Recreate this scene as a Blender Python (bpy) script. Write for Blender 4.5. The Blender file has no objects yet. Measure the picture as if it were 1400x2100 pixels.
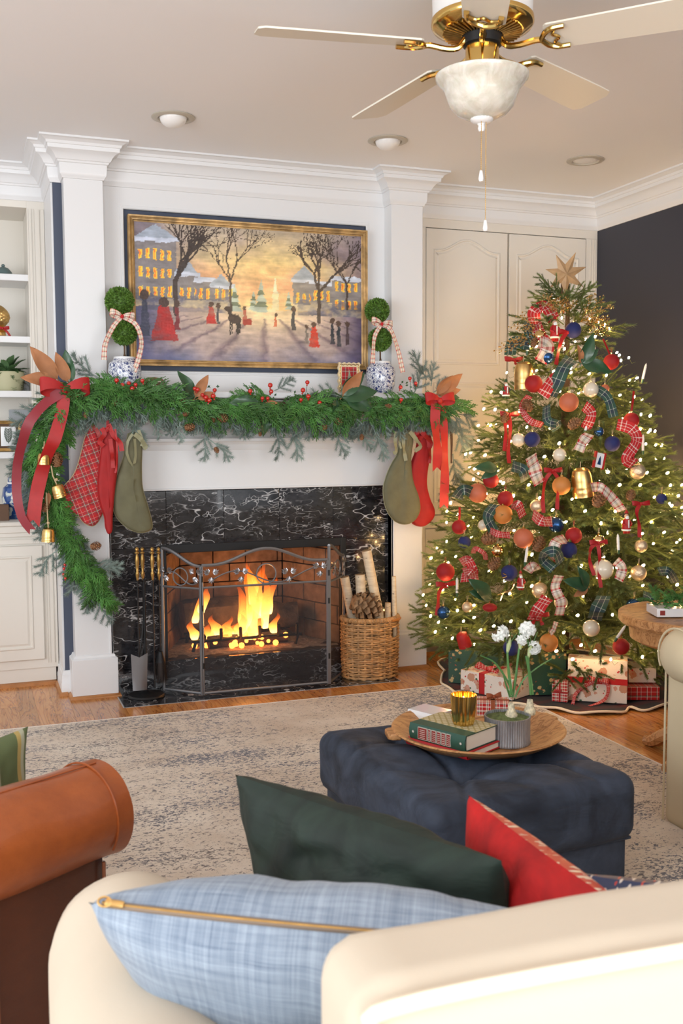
import bpy, math, random
import numpy as np
from mathutils import Vector, Matrix, noise
random.seed(7)
R = math.radians
SC = bpy.context.scene
COL = SC.collection
# ------------------------------------------------------------------ camera
FPX = 2057.734; YAW = .3533; PIT = .0788; ROL = -.0047
CAMP = np.array([-.473, -5.2289, 1.3594])
_r = np.array([math.cos(YAW), -math.sin(YAW), 0]); _f = np.array([math.sin(YAW), math.cos(YAW), 0]); _u = np.array([0, 0, 1.])
F2 = _f*math.cos(PIT) - _u*math.sin(PIT); U2 = _u*math.cos(PIT) + _f*math.sin(PIT)
R3 = _r*math.cos(ROL) + U2*math.sin(ROL); U3 = U2*math.cos(ROL) - _r*math.sin(ROL)
cam_d = bpy.data.cameras.new('camera'); cam = bpy.data.objects.new('camera', cam_d); COL.objects.link(cam)
cam_d.sensor_fit = 'HORIZONTAL'; cam_d.sensor_width = 36; cam_d.lens = FPX/1400*36; cam_d.clip_start = .05; cam_d.dof.use_dof = True; cam_d.dof.focus_distance = 5.2; cam_d.dof.aperture_fstop = 13
cam.matrix_world = Matrix(((R3[0], U3[0], -F2[0], CAMP[0]), (R3[1], U3[1], -F2[1], CAMP[1]), (R3[2], U3[2], -F2[2], CAMP[2]), (0, 0, 0, 1)))
SC.camera = cam
def at(px, py, X=None, Y=None, Z=None):
    d = F2 + (px-700)/FPX*R3 - (py-1050)/FPX*U3
    t = (Y-CAMP[1])/d[1] if Y is not None else (Z-CAMP[2])/d[2] if Z is not None else (X-CAMP[0])/d[0]
    return CAMP + d*t
def size_at(p): return float((np.array(p)-CAMP) @ F2)/FPX      # metres per pixel at a point
# ------------------------------------------------------------------ light
w = bpy.data.worlds.new('world'); SC.world = w; w.use_nodes = True
w.node_tree.nodes['Background'].inputs[0].default_value = (.86, .93, 1, 1)
w.node_tree.nodes['Background'].inputs[1].default_value = .72
def area(name, loc, target, size, sy, power, col):
    l = bpy.data.lights.new(name, 'AREA'); l.shape = 'RECTANGLE'; l.size = size; l.size_y = sy; l.energy = power; l.color = col
    o = bpy.data.objects.new(name, l); COL.objects.link(o); o.location = loc
    o.rotation_euler = (Vector(target)-Vector(loc)).to_track_quat('-Z', 'Y').to_euler(); return o
area('window_light_left', (-3.6, -4.4, 1.6), (.6, -.8, 1.5), 2.8, 2.0, 95, (.91, .96, 1))
area('rear_ceiling_fill', (.4, -8.0, 1.1), (.9, -2.6, 2.8), 4.6, 2.0, 160, (.96, .98, 1))  # added unseen fill behind the camera, tilted up to brighten the ceiling
SC.view_settings.view_transform = 'Standard'; SC.view_settings.look = 'None'
SC.view_settings.exposure = 0.45; SC.view_settings.gamma = 1; SC.view_settings.use_curve_mapping = False
SC.cycles.max_bounces = 7; SC.cycles.diffuse_bounces = 4; SC.cycles.glossy_bounces = 3; SC.cycles.transparent_max_bounces = 12
SC.cycles.sample_clamp_indirect = 6; SC.cycles.caustics_reflective = False; SC.cycles.caustics_refractive = False
# ------------------------------------------------------------------ materials
def lin(c):
    return tuple((x/12.92 if x <= .04045 else ((x+.055)/1.055)**2.4) for x in c)
def hx(r, g, b): return lin((r/255, g/255, b/255))
class NT:
    def __init__(s, name):
        s.m = bpy.data.materials.new(name); s.m.use_nodes = True; s.t = s.m.node_tree; s.n = s.t.nodes; s.L = s.t.links
        s.b = s.n['Principled BSDF']; s.out = s.n['Material Output']
    def node(s, kind, **kw):
        n = s.n.new('ShaderNode'+kind)
        for k, v in kw.items():
            if k.startswith('i_'):
                k = k[2:]; n.inputs[int(k) if k.isdigit() else k].default_value = v
            else: setattr(n, k, v)
        return n
    def link(s, a, b): s.L.new(a, b)
    def coord(s, kind='Object', scale=(1, 1, 1), rot=(0, 0, 0)):
        c = s.node('TexCoord'); mp = s.node('Mapping'); mp.inputs['Scale'].default_value = scale; mp.inputs['Rotation'].default_value = rot
        s.link(c.outputs[kind], mp.inputs[0]); return mp.outputs[0]
    def ramp(s, fac, stops, interp='LINEAR'):
        r = s.node('ValToRGB'); r.color_ramp.interpolation = interp; e = r.color_ramp.elements
        while len(e) > 1: e.remove(e[-1])
        e[0].position = stops[0][0]; e[0].color = (*stops[0][1], 1)
        for p, c in stops[1:]:
            x = e.new(p); x.color = (*c, 1)
        s.link(fac, r.inputs[0]); return r.outputs[0]
    def mix(s, f, a, b, mode='MIX'):
        m = s.node('MixRGB', blend_type=mode)
        for i, v in enumerate((f, a, b)):
            if hasattr(v, 'is_output'): s.link(v, m.inputs[i])
            elif i == 0: m.inputs[0].default_value = v
            else: m.inputs[i].default_value = (*v, 1)
        return m.outputs[0]
    def math(s, op, a, b=None):
        m = s.node('Math', operation=op)
        for i, v in enumerate((a, b)):
            if v is None: continue
            if hasattr(v, 'is_output'): s.link(v, m.inputs[i])
            else: m.inputs[i].default_value = v
        return m.outputs[0]
    def noise(s, vec, scale, detail=4, rough=.55, dist=0):
        n = s.node('TexNoise'); n.inputs['Scale'].default_value = scale; n.inputs['Detail'].default_value = detail
        n.inputs['Roughness'].default_value = rough; n.inputs['Distortion'].default_value = dist
        if vec is not None: s.link(vec, n.inputs['Vector'])
        return n.outputs['Fac']
    def color(s, v):
        if hasattr(v, 'is_output'): s.link(v, s.b.inputs['Base Color'])
        else: s.b.inputs['Base Color'].default_value = (*v, 1)
    def bump(s, h, strength=.3, dist=.002):
        b = s.node('Bump'); b.inputs['Strength'].default_value = strength; b.inputs['Distance'].default_value = dist
        s.link(h, b.inputs['Height']); s.link(b.outputs[0], s.b.inputs['Normal'])
    def set(s, **k):
        for a, v in k.items():
            s.b.inputs[a.replace('_', ' ')].default_value = v
        return s
def M(name, col, rough=.5, metal=0, var=0, vs=20, bump=0, bs=200, bd=.001, sheen=0, emit=0, coat=0, ecol=None, obj_var=0):
    t = NT(name); t.set(Roughness=rough, Metallic=metal)
    c = col
    if var:
        co = t.coord()
        n = t.noise(co, vs)
        c = t.ramp(n, [(.3, tuple(x*(1-var) for x in col)), (.7, tuple(min(1, x*(1+var)) for x in col))])
    if obj_var:
        oi = t.node('ObjectInfo')
        hsv = t.node('HueSaturation'); hsv.inputs['Fac'].default_value = 1
        t.link(t.math('ADD', t.math('MULTIPLY', oi.outputs['Random'], obj_var), 1-obj_var/2), hsv.inputs['Value'])
        if hasattr(c, 'is_output'): t.link(c, hsv.inputs['Color'])
        else: hsv.inputs['Color'].default_value = (*c, 1)
        c = hsv.outputs[0]
    t.color(c)
    if bump: t.bump(t.noise(t.coord(), bs), bump, bd)
    if sheen: t.set(Sheen_Weight=sheen*.14, Sheen_Roughness=.4); t.b.inputs['Sheen Tint'].default_value = (*[min(1, x*2.5+.15) for x in col], 1)
    if coat: t.set(Coat_Weight=coat, Coat_Roughness=.08)
    if emit: t.b.inputs['Emission Color'].default_value = (*(ecol or col), 1); t.b.inputs['Emission Strength'].default_value = emit
    return t.m
def plaid(name, us, vs, scale, coord='UV', fac=.5, rough=.75, sheen=.3, rot=0):
    """us/vs: lists of (position 0..1, colour) constant stripes repeated over 1/scale"""
    t = NT(name); t.set(Roughness=rough, Sheen_Weight=sheen*.2)
    v = t.coord(coord, (scale, scale, scale), (0, 0, rot)); sp = t.node('SeparateXYZ'); t.link(v, sp.inputs[0])
    a = t.ramp(t.math('FRACT', sp.outputs[0]), us, 'CONSTANT'); b = t.ramp(t.math('FRACT', sp.outputs[1]), vs, 'CONSTANT')
    t.color(t.mix(fac, a, b)); return t.m
RED = (.47, .010, .012); DK = (.02, .035, .05); WH = (.8, .76, .68); GRN = (.025, .075, .045); CRM = (.72, .6, .42)
MAT = {}
MAT['white_paint'] = M('white_paint', (.76, .765, .77), .38, bump=.06, bs=60)
MAT['cream_paint'] = M('cream_paint', (.74, .70, .63), .4, bump=.06, bs=60)
MAT['ceiling'] = M('ceiling_paint', (.87, .875, .89), .85, bump=.1, bs=90)
MAT['navy_wall'] = M('navy_wall', hx(66, 74, 92), .6, bump=.08, bs=120)
MAT['dark_wall'] = M('charcoal_navy_wall', hx(48, 50, 62), .5, bump=.08, bs=120)
MAT['black'] = M('black_iron', (.012, .012, .013), .5, .3, bump=.2, bs=90)
MAT['pewter'] = M('pewter_metal', (.24, .24, .25), .4, .7, bump=.15, bs=150)
MAT['brass'] = M('polished_brass', (.75, .50, .16), .14, 1)
MAT['old_brass'] = M('aged_brass', (.45, .27, .08), .3, 1, var=.3, vs=30)
MAT['gold'] = M('gold_bell', (.72, .46, .17), .3, 1, var=.2, vs=25, bump=.3, bs=60)
MAT['gold_leaf'] = M('gold_foil', (.8, .56, .22), .25, 1, bump=.8, bs=160, bd=.002)
MAT['ivory'] = M('ivory_plastic', (.80, .76, .66), .35)
MAT['white_plastic'] = M('white_plastic', (.85, .84, .82), .3)
MAT['rope'] = M('jute_rope', (.5, .38, .22), .9, bump=.5, bs=300)
MAT['soil'] = M('dark_soil', (.04, .03, .02), .95, bump=.6, bs=120)
MAT['bark'] = M('brown_stem', (.12, .07, .04), .85, var=.3, vs=40, bump=.5, bs=120)
MAT['red_velvet'] = M('red_velvet', (.33, .005, .006), .7, sheen=.6, var=.12, vs=14)
MAT['red_satin'] = M('red_ribbon_velvet', (.38, .007, .007), .55, sheen=.35, var=.1, vs=30)
MAT['burgundy_satin'] = M('burgundy_satin', (.26, .02, .03), .45, sheen=.2)
MAT['olive_velvet'] = M('olive_velvet', (.125, .118, .062), .7, sheen=.45, var=.15, vs=12)
MAT['olive_satin'] = M('olive_satin', (.26, .25, .14), .5, sheen=.3)
MAT['blue_velvet'] = M('navy_velvet', (.012, .018, .10), .8, sheen=.35)
MAT['blue_satin'] = M('blue_satin_glass', (.03, .09, .22), .25, .75)
MAT['copper_matte'] = M('terracotta_flock', (.50, .13, .06), .6, sheen=.3)
MAT['rust_matte'] = M('rust_orange_flock', (.55, .2, .04), .6, sheen=.3)
MAT['cream_pearl'] = M('cream_pearl', (.72, .63, .48), .28, coat=.5)
MAT['gold_texture'] = M('champagne_textured', (.75, .58, .38), .35, .7, bump=1, bs=110, bd=.003)
MAT['gold_shiny'] = M('gold_mirror', (.85, .62, .28), .12, 1)
MAT['pinecone'] = M('pinecone_brown', (.30, .14, .06), .7, var=.35, vs=60)
MAT['candle'] = M('white_candle', (.85, .82, .78), .45)
MAT['berry'] = M('red_berry', (.50, .018, .012), .25, var=.25, vs=60, coat=.6)
MAT['magnolia_green'] = M('magnolia_green', (.03, .085, .035), .35, var=.25, vs=10, coat=.2)
MAT['magnolia_brown'] = M('magnolia_copper', (.36, .15, .06), .7, var=.2, vs=12, sheen=.2)
MAT['spruce'] = M('spruce_needles', (.15, .19, .055), .6, var=.35, vs=8, obj_var=.5)
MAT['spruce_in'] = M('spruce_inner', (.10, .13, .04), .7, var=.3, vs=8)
MAT['cedar'] = M('cedar_green', (.055, .16, .03), .6, var=.4, vs=14, obj_var=.6)
MAT['frost'] = M('frosted_needles', (.26, .33, .29), .75, var=.25, vs=14, obj_var=.4)
MAT['wood_light'] = M('light_wood', (.52, .33, .17), .55, var=.2, vs=12, bump=.2, bs=80)
MAT['white_petal'] = M('white_petal', (.82, .84, .80), .6)
MAT['leaf_green'] = M('narcissus_green', (.10, .24, .07), .45, var=.2, vs=20)
MAT['moss'] = M('moss', (.12, .15, .05), .95, var=.4, vs=60)
MAT['paper'] = M('book_paper', (.80, .76, .66), .8, bump=.4, bs=400)
MAT['grey_shade'] = M('dark_teal_ceramic', (.10, .15, .15), .35)
MAT['bulb'] = M('warm_bulb', (1, .7, .35), .3, emit=105, ecol=(1, .60, .25))
def wood_floor():
    t = NT('oak_floor'); t.set(Roughness=.24, Coat_Weight=.35, Coat_Roughness=.12)
    co = t.coord('Object', (9, 1.1, 1)); oi = t.node('ObjectInfo')
    ad = t.node('VectorMath', operation='ADD'); t.link(co, ad.inputs[0]); cm = t.node('CombineXYZ')
    t.link(t.math('MULTIPLY', oi.outputs['Random'], 37.), cm.inputs[0]); t.link(t.math('MULTIPLY', oi.outputs['Random'], 91.), cm.inputs[1]); t.link(cm.outputs[0], ad.inputs[1])
    n = t.noise(ad.outputs[0], 1.1, 5, .55, 1.2)
    wv = t.math('FRACT', t.math('MULTIPLY', n, 9.))
    g = t.ramp(wv, [(0, hx(120, 70, 30)), (.12, hx(184, 114, 54)), (.6, hx(206, 144, 80)), (1, hx(190, 124, 64))])
    hv = t.node('HueSaturation'); t.link(g, hv.inputs['Color']); t.link(t.math('ADD', t.math('MULTIPLY', oi.outputs['Random'], .35), .78), hv.inputs['Value'])
    t.color(hv.outputs[0]); t.bump(wv, .06, .001); return t.m
MAT['floor'] = wood_floor()
MAT['shoe_wood'] = M('oak_moulding', hx(176, 118, 66), .35, var=.15, vs=20)
def marble():
    t = NT('black_marble'); t.set(Roughness=.12, Coat_Weight=.3)
    oi = t.node('ObjectInfo')
    def co(sc, rot):
        ad = t.node('VectorMath', operation='ADD'); t.link(t.coord('Object', sc, rot), ad.inputs[0]); cm = t.node('CombineXYZ'); t.link(t.math('MULTIPLY', oi.outputs['Random'], 31.), cm.inputs[0]); t.link(t.math('MULTIPLY', oi.outputs['Random'], 17.), cm.inputs[2]); t.link(cm.outputs[0], ad.inputs[1]); return ad.outputs[0]
    def vein(c, sc, wd, dist, det=5):
        n = t.noise(c, sc, det, .62, dist); d = t.math('ABSOLUTE', t.math('SUBTRACT', n, .5)); return t.math('SUBTRACT', 1., t.math('MINIMUM', t.math('DIVIDE', d, wd), 1.))
    cA = co((1, 1, 2.3), (0, R(12), 0)); cB = co((1.4, 1, 2.6), (0, R(-32), 0))
    mk = t.ramp(t.noise(cA, 3.2, 3), [(.40, (0, 0, 0)), (.56, (1, 1, 1))]); mk2 = t.ramp(t.noise(cB, 4.2, 3), [(.44, (0, 0, 0)), (.58, (1, 1, 1))])
    v = t.math('MAXIMUM', t.math('MULTIPLY', vein(cA, 2.7, .009, .05, 3), mk), t.math('MULTIPLY', vein(cB, 3.9, .009, .0, 3), mk2)); v = t.math('MAXIMUM', v, t.math('MULTIPLY', t.math('MULTIPLY', vein(cA, 8., .016, .3, 3), .3), mk2))
    base = t.ramp(t.noise(cB, 9, 6, .7), [(.35, (.008, .008, .010)), (.7, (.04, .04, .045))])
    t.color(t.mix(v, base, (.66, .66, .67))); return t.m
MAT['marble'] = marble()
def rug():
    t = NT('distressed_rug'); t.set(Roughness=.95, Sheen_Weight=.2)
    co = t.coord('Object', (1, 1, 1)); big = t.noise(co, 1.7, 5, .65); band = t.noise(t.coord('Object', (.8, 4.2, 1)), 1.5, 4)
    f1 = t.noise(t.coord('Object', (1, 1.7, 1)), 62, 3, .6, 1.0)
    dens = t.math('ADD', t.math('MULTIPLY', t.math('SUBTRACT', big, .5), .30), t.math('MULTIPLY', t.math('SUBTRACT', band, .5), .40))
    m = t.ramp(t.math('ADD', t.math('ADD', f1, dens), .0), [(.553, (0, 0, 0)), (.573, (1, 1, 1))])
    base = t.ramp(t.noise(co, 2.6, 6, .7), [(.35, hx(198, 180, 160)), (.65, hx(222, 211, 196))])
    dark = t.ramp(big, [(.42, hx(92, 82, 78)), (.6, hx(70, 76, 96))])
    t.color(t.mix(t.math('MULTIPLY', m, .92), base, dark)); t.bump(t.noise(co, 220, 2), .5, .003); return t.m
MAT['rug'] = rug()
def leather(name, col, dark):
    t = NT(name); t.set(Roughness=.34, Coat_Weight=.15)
    co = t.coord(); n = t.noise(co, 5, 6, .65); sc = t.noise(t.coord('Object', (3, 14, 14)), 4, 5, .7)
    c = t.ramp(n, [(.3, dark), (.7, col)]); t.color(t.mix(t.math('MULTIPLY', sc, .35), c, tuple(min(1, x*1.5) for x in col)))
    v = t.node('TexVoronoi'); v.inputs['Scale'].default_value = 260; t.link(co, v.inputs['Vector']); t.bump(v.outputs[0], .12, .001); return t.m
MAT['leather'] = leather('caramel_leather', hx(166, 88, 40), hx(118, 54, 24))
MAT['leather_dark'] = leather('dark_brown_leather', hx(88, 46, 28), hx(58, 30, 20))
def velvet_suede(name, col, hi):
    t = NT(name); t.set(Roughness=.75, Sheen_Weight=.08, Sheen_Roughness=.45); t.b.inputs['Sheen Tint'].default_value = (*hi, 1)
    co = t.coord('Object', (1, 1, 1)); n = t.noise(co, 5.5, 5, .6, 1.0); t.color(t.ramp(n, [(.35, col), (.72, hi)])); t.bump(t.noise(t.coord('Object', (1, 1.6, 2.4), (.5, .4, .6)), 6, 3, .55, .6), .5, .014); return t.m
MAT['navy_suede'] = velvet_suede('navy_velvet_upholstery', hx(30, 38, 52), hx(66, 77, 96))
MAT['green_velvet'] = velvet_suede('forest_velvet', hx(14, 26, 20), hx(36, 53, 43))
MAT['red_pillow'] = velvet_suede('scarlet_velvet', hx(150, 6, 8), hx(205, 22, 20))
def linen(name, a, b, sc=1., amt=.6):
    t = NT(name); t.set(Roughness=.9, Sheen_Weight=.15)
    u = t.noise(t.coord('UV', (900*sc, 12*sc, 1)), 1, 2); v = t.noise(t.coord('UV', (12*sc, 900*sc, 1)), 1, 2)
    u2 = t.noise(t.coord('UV', (150*sc, 5*sc, 1)), 1, 3); v2 = t.noise(t.coord('UV', (5*sc, 150*sc, 1)), 1, 3)
    s_ = t.math('ADD', t.math('ADD', u, v), t.math('ADD', u2, v2)); m = t.ramp(t.math('MULTIPLY', s_, .25), [(.5-.12/amt*.6, a), (.5+.12/amt*.6, b)])
    t.color(m); t.bump(s_, .25, .001); return t.m
MAT['blue_linen'] = linen('chambray_linen', hx(98, 113, 132), hx(158, 171, 185))
MAT['slipcover'] = M('cream_cotton_slipcover', hx(202, 189, 169), .9, sheen=.2, bump=.25, bs=500, var=.03, vs=3)
MAT['slipcover_tan'] = M('khaki_cotton_slipcover', hx(208, 192, 160), .9, sheen=.2, bump=.25, bs=500, var=.04, vs=3)
MAT['cream_piping'] = M('cream_piping', hx(240, 226, 200), .85)
MAT['tartan'] = plaid('red_tartan', [(0, RED), (.30, DK), (.36, RED), (.44, (.05, .09, .06)), (.5, WH), (.53, (.05, .09, .06)), (.60, RED), (.7, DK), (.76, RED), (.9, WH), (.92, RED)],
                      [(0, RED), (.30, DK), (.36, RED), (.44, (.05, .09, .06)), (.5, WH), (.53, (.05, .09, .06)), (.60, RED), (.7, DK), (.76, RED), (.9, WH), (.92, RED)], 22)
MAT['red_plaid_ribbon'] = plaid('red_plaid_ribbon', [(0, RED), (.2, WH), (.24, RED), (.45, WH), (.5, RED), (.7, WH), (.74, RED)], [(0, RED), (.3, WH), (.4, RED), (.7, WH), (.76, RED)], 1.0)
MAT['cream_plaid_ribbon'] = plaid('cream_red_plaid_ribbon', [(0, RED), (.16, (.78, .62, .5)), (.4, (.28, .22, .16)), (.6, (.78, .62, .5)), (.84, RED)], [(0, CRM), (.3, RED), (.5, WH), (.62, (.25, .2, .16)), (.7, WH)], 1.0)
MAT['green_plaid_ribbon'] = plaid('green_plaid_ribbon', [(0, GRN), (.3, (.6, .62, .5)), (.34, DK), (.66, (.6, .62, .5)), (.7, GRN)], [(0, GRN), (.45, (.6, .62, .5)), (.5, DK), (.9, GRN)], 1.0)
MAT['gift_plaid'] = plaid('red_gift_plaid', [(0, RED), (.28, (.04, .08, .05)), (.36, WH), (.42, RED), (.7, DK), (.76, WH), (.8, RED)], [(0, RED), (.3, WH), (.36, (.04, .08, .05)), (.5, RED), (.8, WH), (.84, RED)], 20, rough=.4, sheen=0)
MAT['gift_plaid_fine'] = plaid('fine_striped_gift_plaid', [(0, RED), (.2, WH), (.3, (.04, .08, .05)), (.4, WH), (.5, RED), (.7, WH), (.8, RED)], [(0, RED), (.3, WH), (.45, RED), (.7, (.04, .08, .05)), (.8, WH)], 34, rough=.4, sheen=0)
def motif(name, base, cols, scale, th):
    t = NT(name); t.set(Roughness=.4)
    c = base
    for i, (cc, th_) in enumerate(zip(cols, th)):
        v = t.node('TexVoronoi'); v.inputs['Scale'].default_value = scale*(1+.37*i); t.link(t.coord('UV', (1, 1, 1), (0, 0, .7*i)), v.inputs['Vector'])
        n = t.noise(t.coord('UV'), scale*3.1, 3)
        d = t.math('ADD', v.outputs['Distance'], t.math('MULTIPLY', t.math('SUBTRACT', n, .5), .5))
        f = t.ramp(d, [(th_, (1, 1, 1)), (th_+.02, (0, 0, 0))]); c = t.mix(f, c, cc)
    t.color(c); return t.m
MAT['gift_green'] = motif('green_gold_leaf_paper', (.025, .075, .05), [(.50, .36, .17), (.4, .08, .04)], 30, (.30, .13))
MAT['gift_cream'] = motif('cream_bear_paper', (.80, .72, .64), [(.55, .28, .18), (.62, .32, .24), (.05, .14, .07), (.55, .03, .03)], 15, (.34, .24, .15, .12))
def china():
    t = NT('blue_white_porcelain'); t.set(Roughness=.15, Coat_Weight=.6)
    co = t.coord('Object'); v = t.node('TexVoronoi'); v.inputs['Scale'].default_value = 46; t.link(co, v.inputs['Vector'])
    n = t.noise(co, 62, 3, .5, 1.6); band = t.math('ABSOLUTE', t.math('SUBTRACT', n, .5))
    a = t.ramp(band, [(.035, (1, 1, 1)), (.05, (0, 0, 0))]); b = t.ramp(v.outputs['Distance'], [(.30, (1, 1, 1)), (.34, (0, 0, 0))])
    m = t.mix(1, a, b, 'ADD'); t.color(t.mix(t.math('MULTIPLY', m, .92), (.78, .80, .84), (.02, .04, .17))); return t.m
MAT['china'] = china()
def china_blue():
    t = NT('blue_ground_porcelain'); t.set(Roughness=.15, Coat_Weight=.6)
    co = t.coord('Object'); n = t.noise(co, 26, 4, .6, .8); t.color(t.ramp(n, [(.54, (.02, .07, .25)), (.6, (.62, .66, .62))])); return t.m
MAT['china_blue'] = china_blue()
MAT['porcelain'] = M('white_porcelain', (.78, .79, .80), .15, coat=.5)
def mesh_screen():
    t = NT('fine_wire_mesh'); t.set(Roughness=.5, Metallic=.6); t.color((.06, .06, .065))
    v = t.coord('UV', (420, 420, 420), (0, 0, R(45))); sp = t.node('SeparateXYZ'); t.link(v, sp.inputs[0])
    a = t.math('LESS_THAN', t.math('FRACT', sp.outputs[0]), .24); b = t.math('LESS_THAN', t.math('FRACT', sp.outputs[1]), .24)
    t.link(t.math('MAXIMUM', a, b), t.b.inputs['Alpha']); return t.m
MAT['mesh'] = mesh_screen()
def galvanized():
    t = NT('galvanized_tin'); t.set(Roughness=.45, Metallic=.6)
    n = t.noise(t.coord('Object', (1, 1, .25)), 30, 5, .7); t.color(t.ramp(n, [(.3, (.20, .21, .23)), (.7, (.46, .47, .49))])); return t.m
MAT['tin'] = galvanized()
def birch():
    t = NT('birch_bark'); t.set(Roughness=.8)
    n = t.noise(t.coord('Object', (1, 1, 5)), 9, 5, .7); n2 = t.noise(t.coord('Object', (1, 1, 3)), 22, 3)
    c = t.ramp(n, [(.28, (.16, .10, .06)), (.36, (.62, .48, .32)), (.6, (.78, .66, .48))])
    t.color(t.mix(t.ramp(n2, [(.66, (0, 0, 0)), (.7, (1, 1, 1))]), c, (.12, .08, .05))); t.bump(n, .4, .003); return t.m
MAT['birch'] = birch()
MAT['wicker'] = M('wicker_cane', (.46, .25, .10), .55, var=.45, vs=30, obj_var=.4)
def bowl_wood():
    t = NT('paulownia_bowl_wood'); t.set(Roughness=.42)
    n = t.noise(t.coord('Object', (3, 14, 10)), 2.2, 5, .6, .8); f = t.math('FRACT', t.math('MULTIPLY', n, 5.))
    t.color(t.ramp(f, [(0, hx(124, 78, 40)), (.2, hx(176, 122, 72)), (.7, hx(202, 150, 98)), (1, hx(168, 112, 62))])); return t.m
MAT['bowl_wood'] = bowl_wood()
def alabaster():
    t = NT('alabaster_glass'); t.set(Roughness=.25, Coat_Weight=.4, Subsurface_Weight=.3, Subsurface_Scale=.03)
    t.color(t.ramp(t.noise(t.coord(), 14, 4, .6, 1.5), [(.35, (.62, .58, .48)), (.65, (.80, .78, .70))])); return t.m
MAT['alabaster'] = alabaster()
MAT['log'] = M('charred_log', (.05, .035, .028), .9, var=.6, vs=14, bump=.9, bs=40, bd=.01)
MAT['firebrick'] = M('refractory_brick', (.19, .115, .075), .9, var=.35, vs=18, bump=.3, bs=90)
MAT['ash'] = M('grey_ash', (.32, .27, .23), .95, var=.4, vs=50, bump=.8, bs=90, bd=.01)
MAT['soot'] = M('sooty_metal', (.03, .02, .016), .7)
def flame():
    t = NT('flame'); nt = t
    e = t.node('Emission'); tr = t.node('BsdfTransparent'); mx = t.node('MixShader')
    lw = t.node('LayerWeight'); lw.inputs[0].default_value = .45
    sp = t.node('SeparateXYZ'); t.link(t.coord('UV'), sp.inputs[0])
    c = t.ramp(sp.outputs[1], [(0, (1, .55, .16)), (.3, (1, .34, .05)), (.7, (1, .17, .015)), (1, (.8, .07, .005))]); t.link(c, e.inputs[0])
    t.link(t.math('MULTIPLY', t.math('SUBTRACT', 1.15, sp.outputs[1]), 5.5), e.inputs[1])
    n = t.noise(t.coord('Object', (1, 1, .5)), 22, 3, .6, .8)
    a = t.math('MULTIPLY', t.math('SUBTRACT', 1., lw.outputs['Facing']), t.math('SUBTRACT', 1.05, sp.outputs[1]))
    a = t.math('MULTIPLY', a, t.math('ADD', n, .35)); cl = t.node('Clamp'); t.link(a, cl.inputs[0])
    t.link(cl.outputs[0], mx.inputs[0]); t.link(tr.outputs[0], mx.inputs[1]); t.link(e.outputs[0], mx.inputs[2]); t.link(mx.outputs[0], t.out.inputs[0]); return t.m
MAT['flame'] = flame()
MAT['can_ring'] = M('beige_trim_ring', (.50, .46, .38), .4)
MAT['ember'] = M('glowing_ember', (1, .3, .05), .8, emit=6, ecol=(1, .26, .04))
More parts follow.
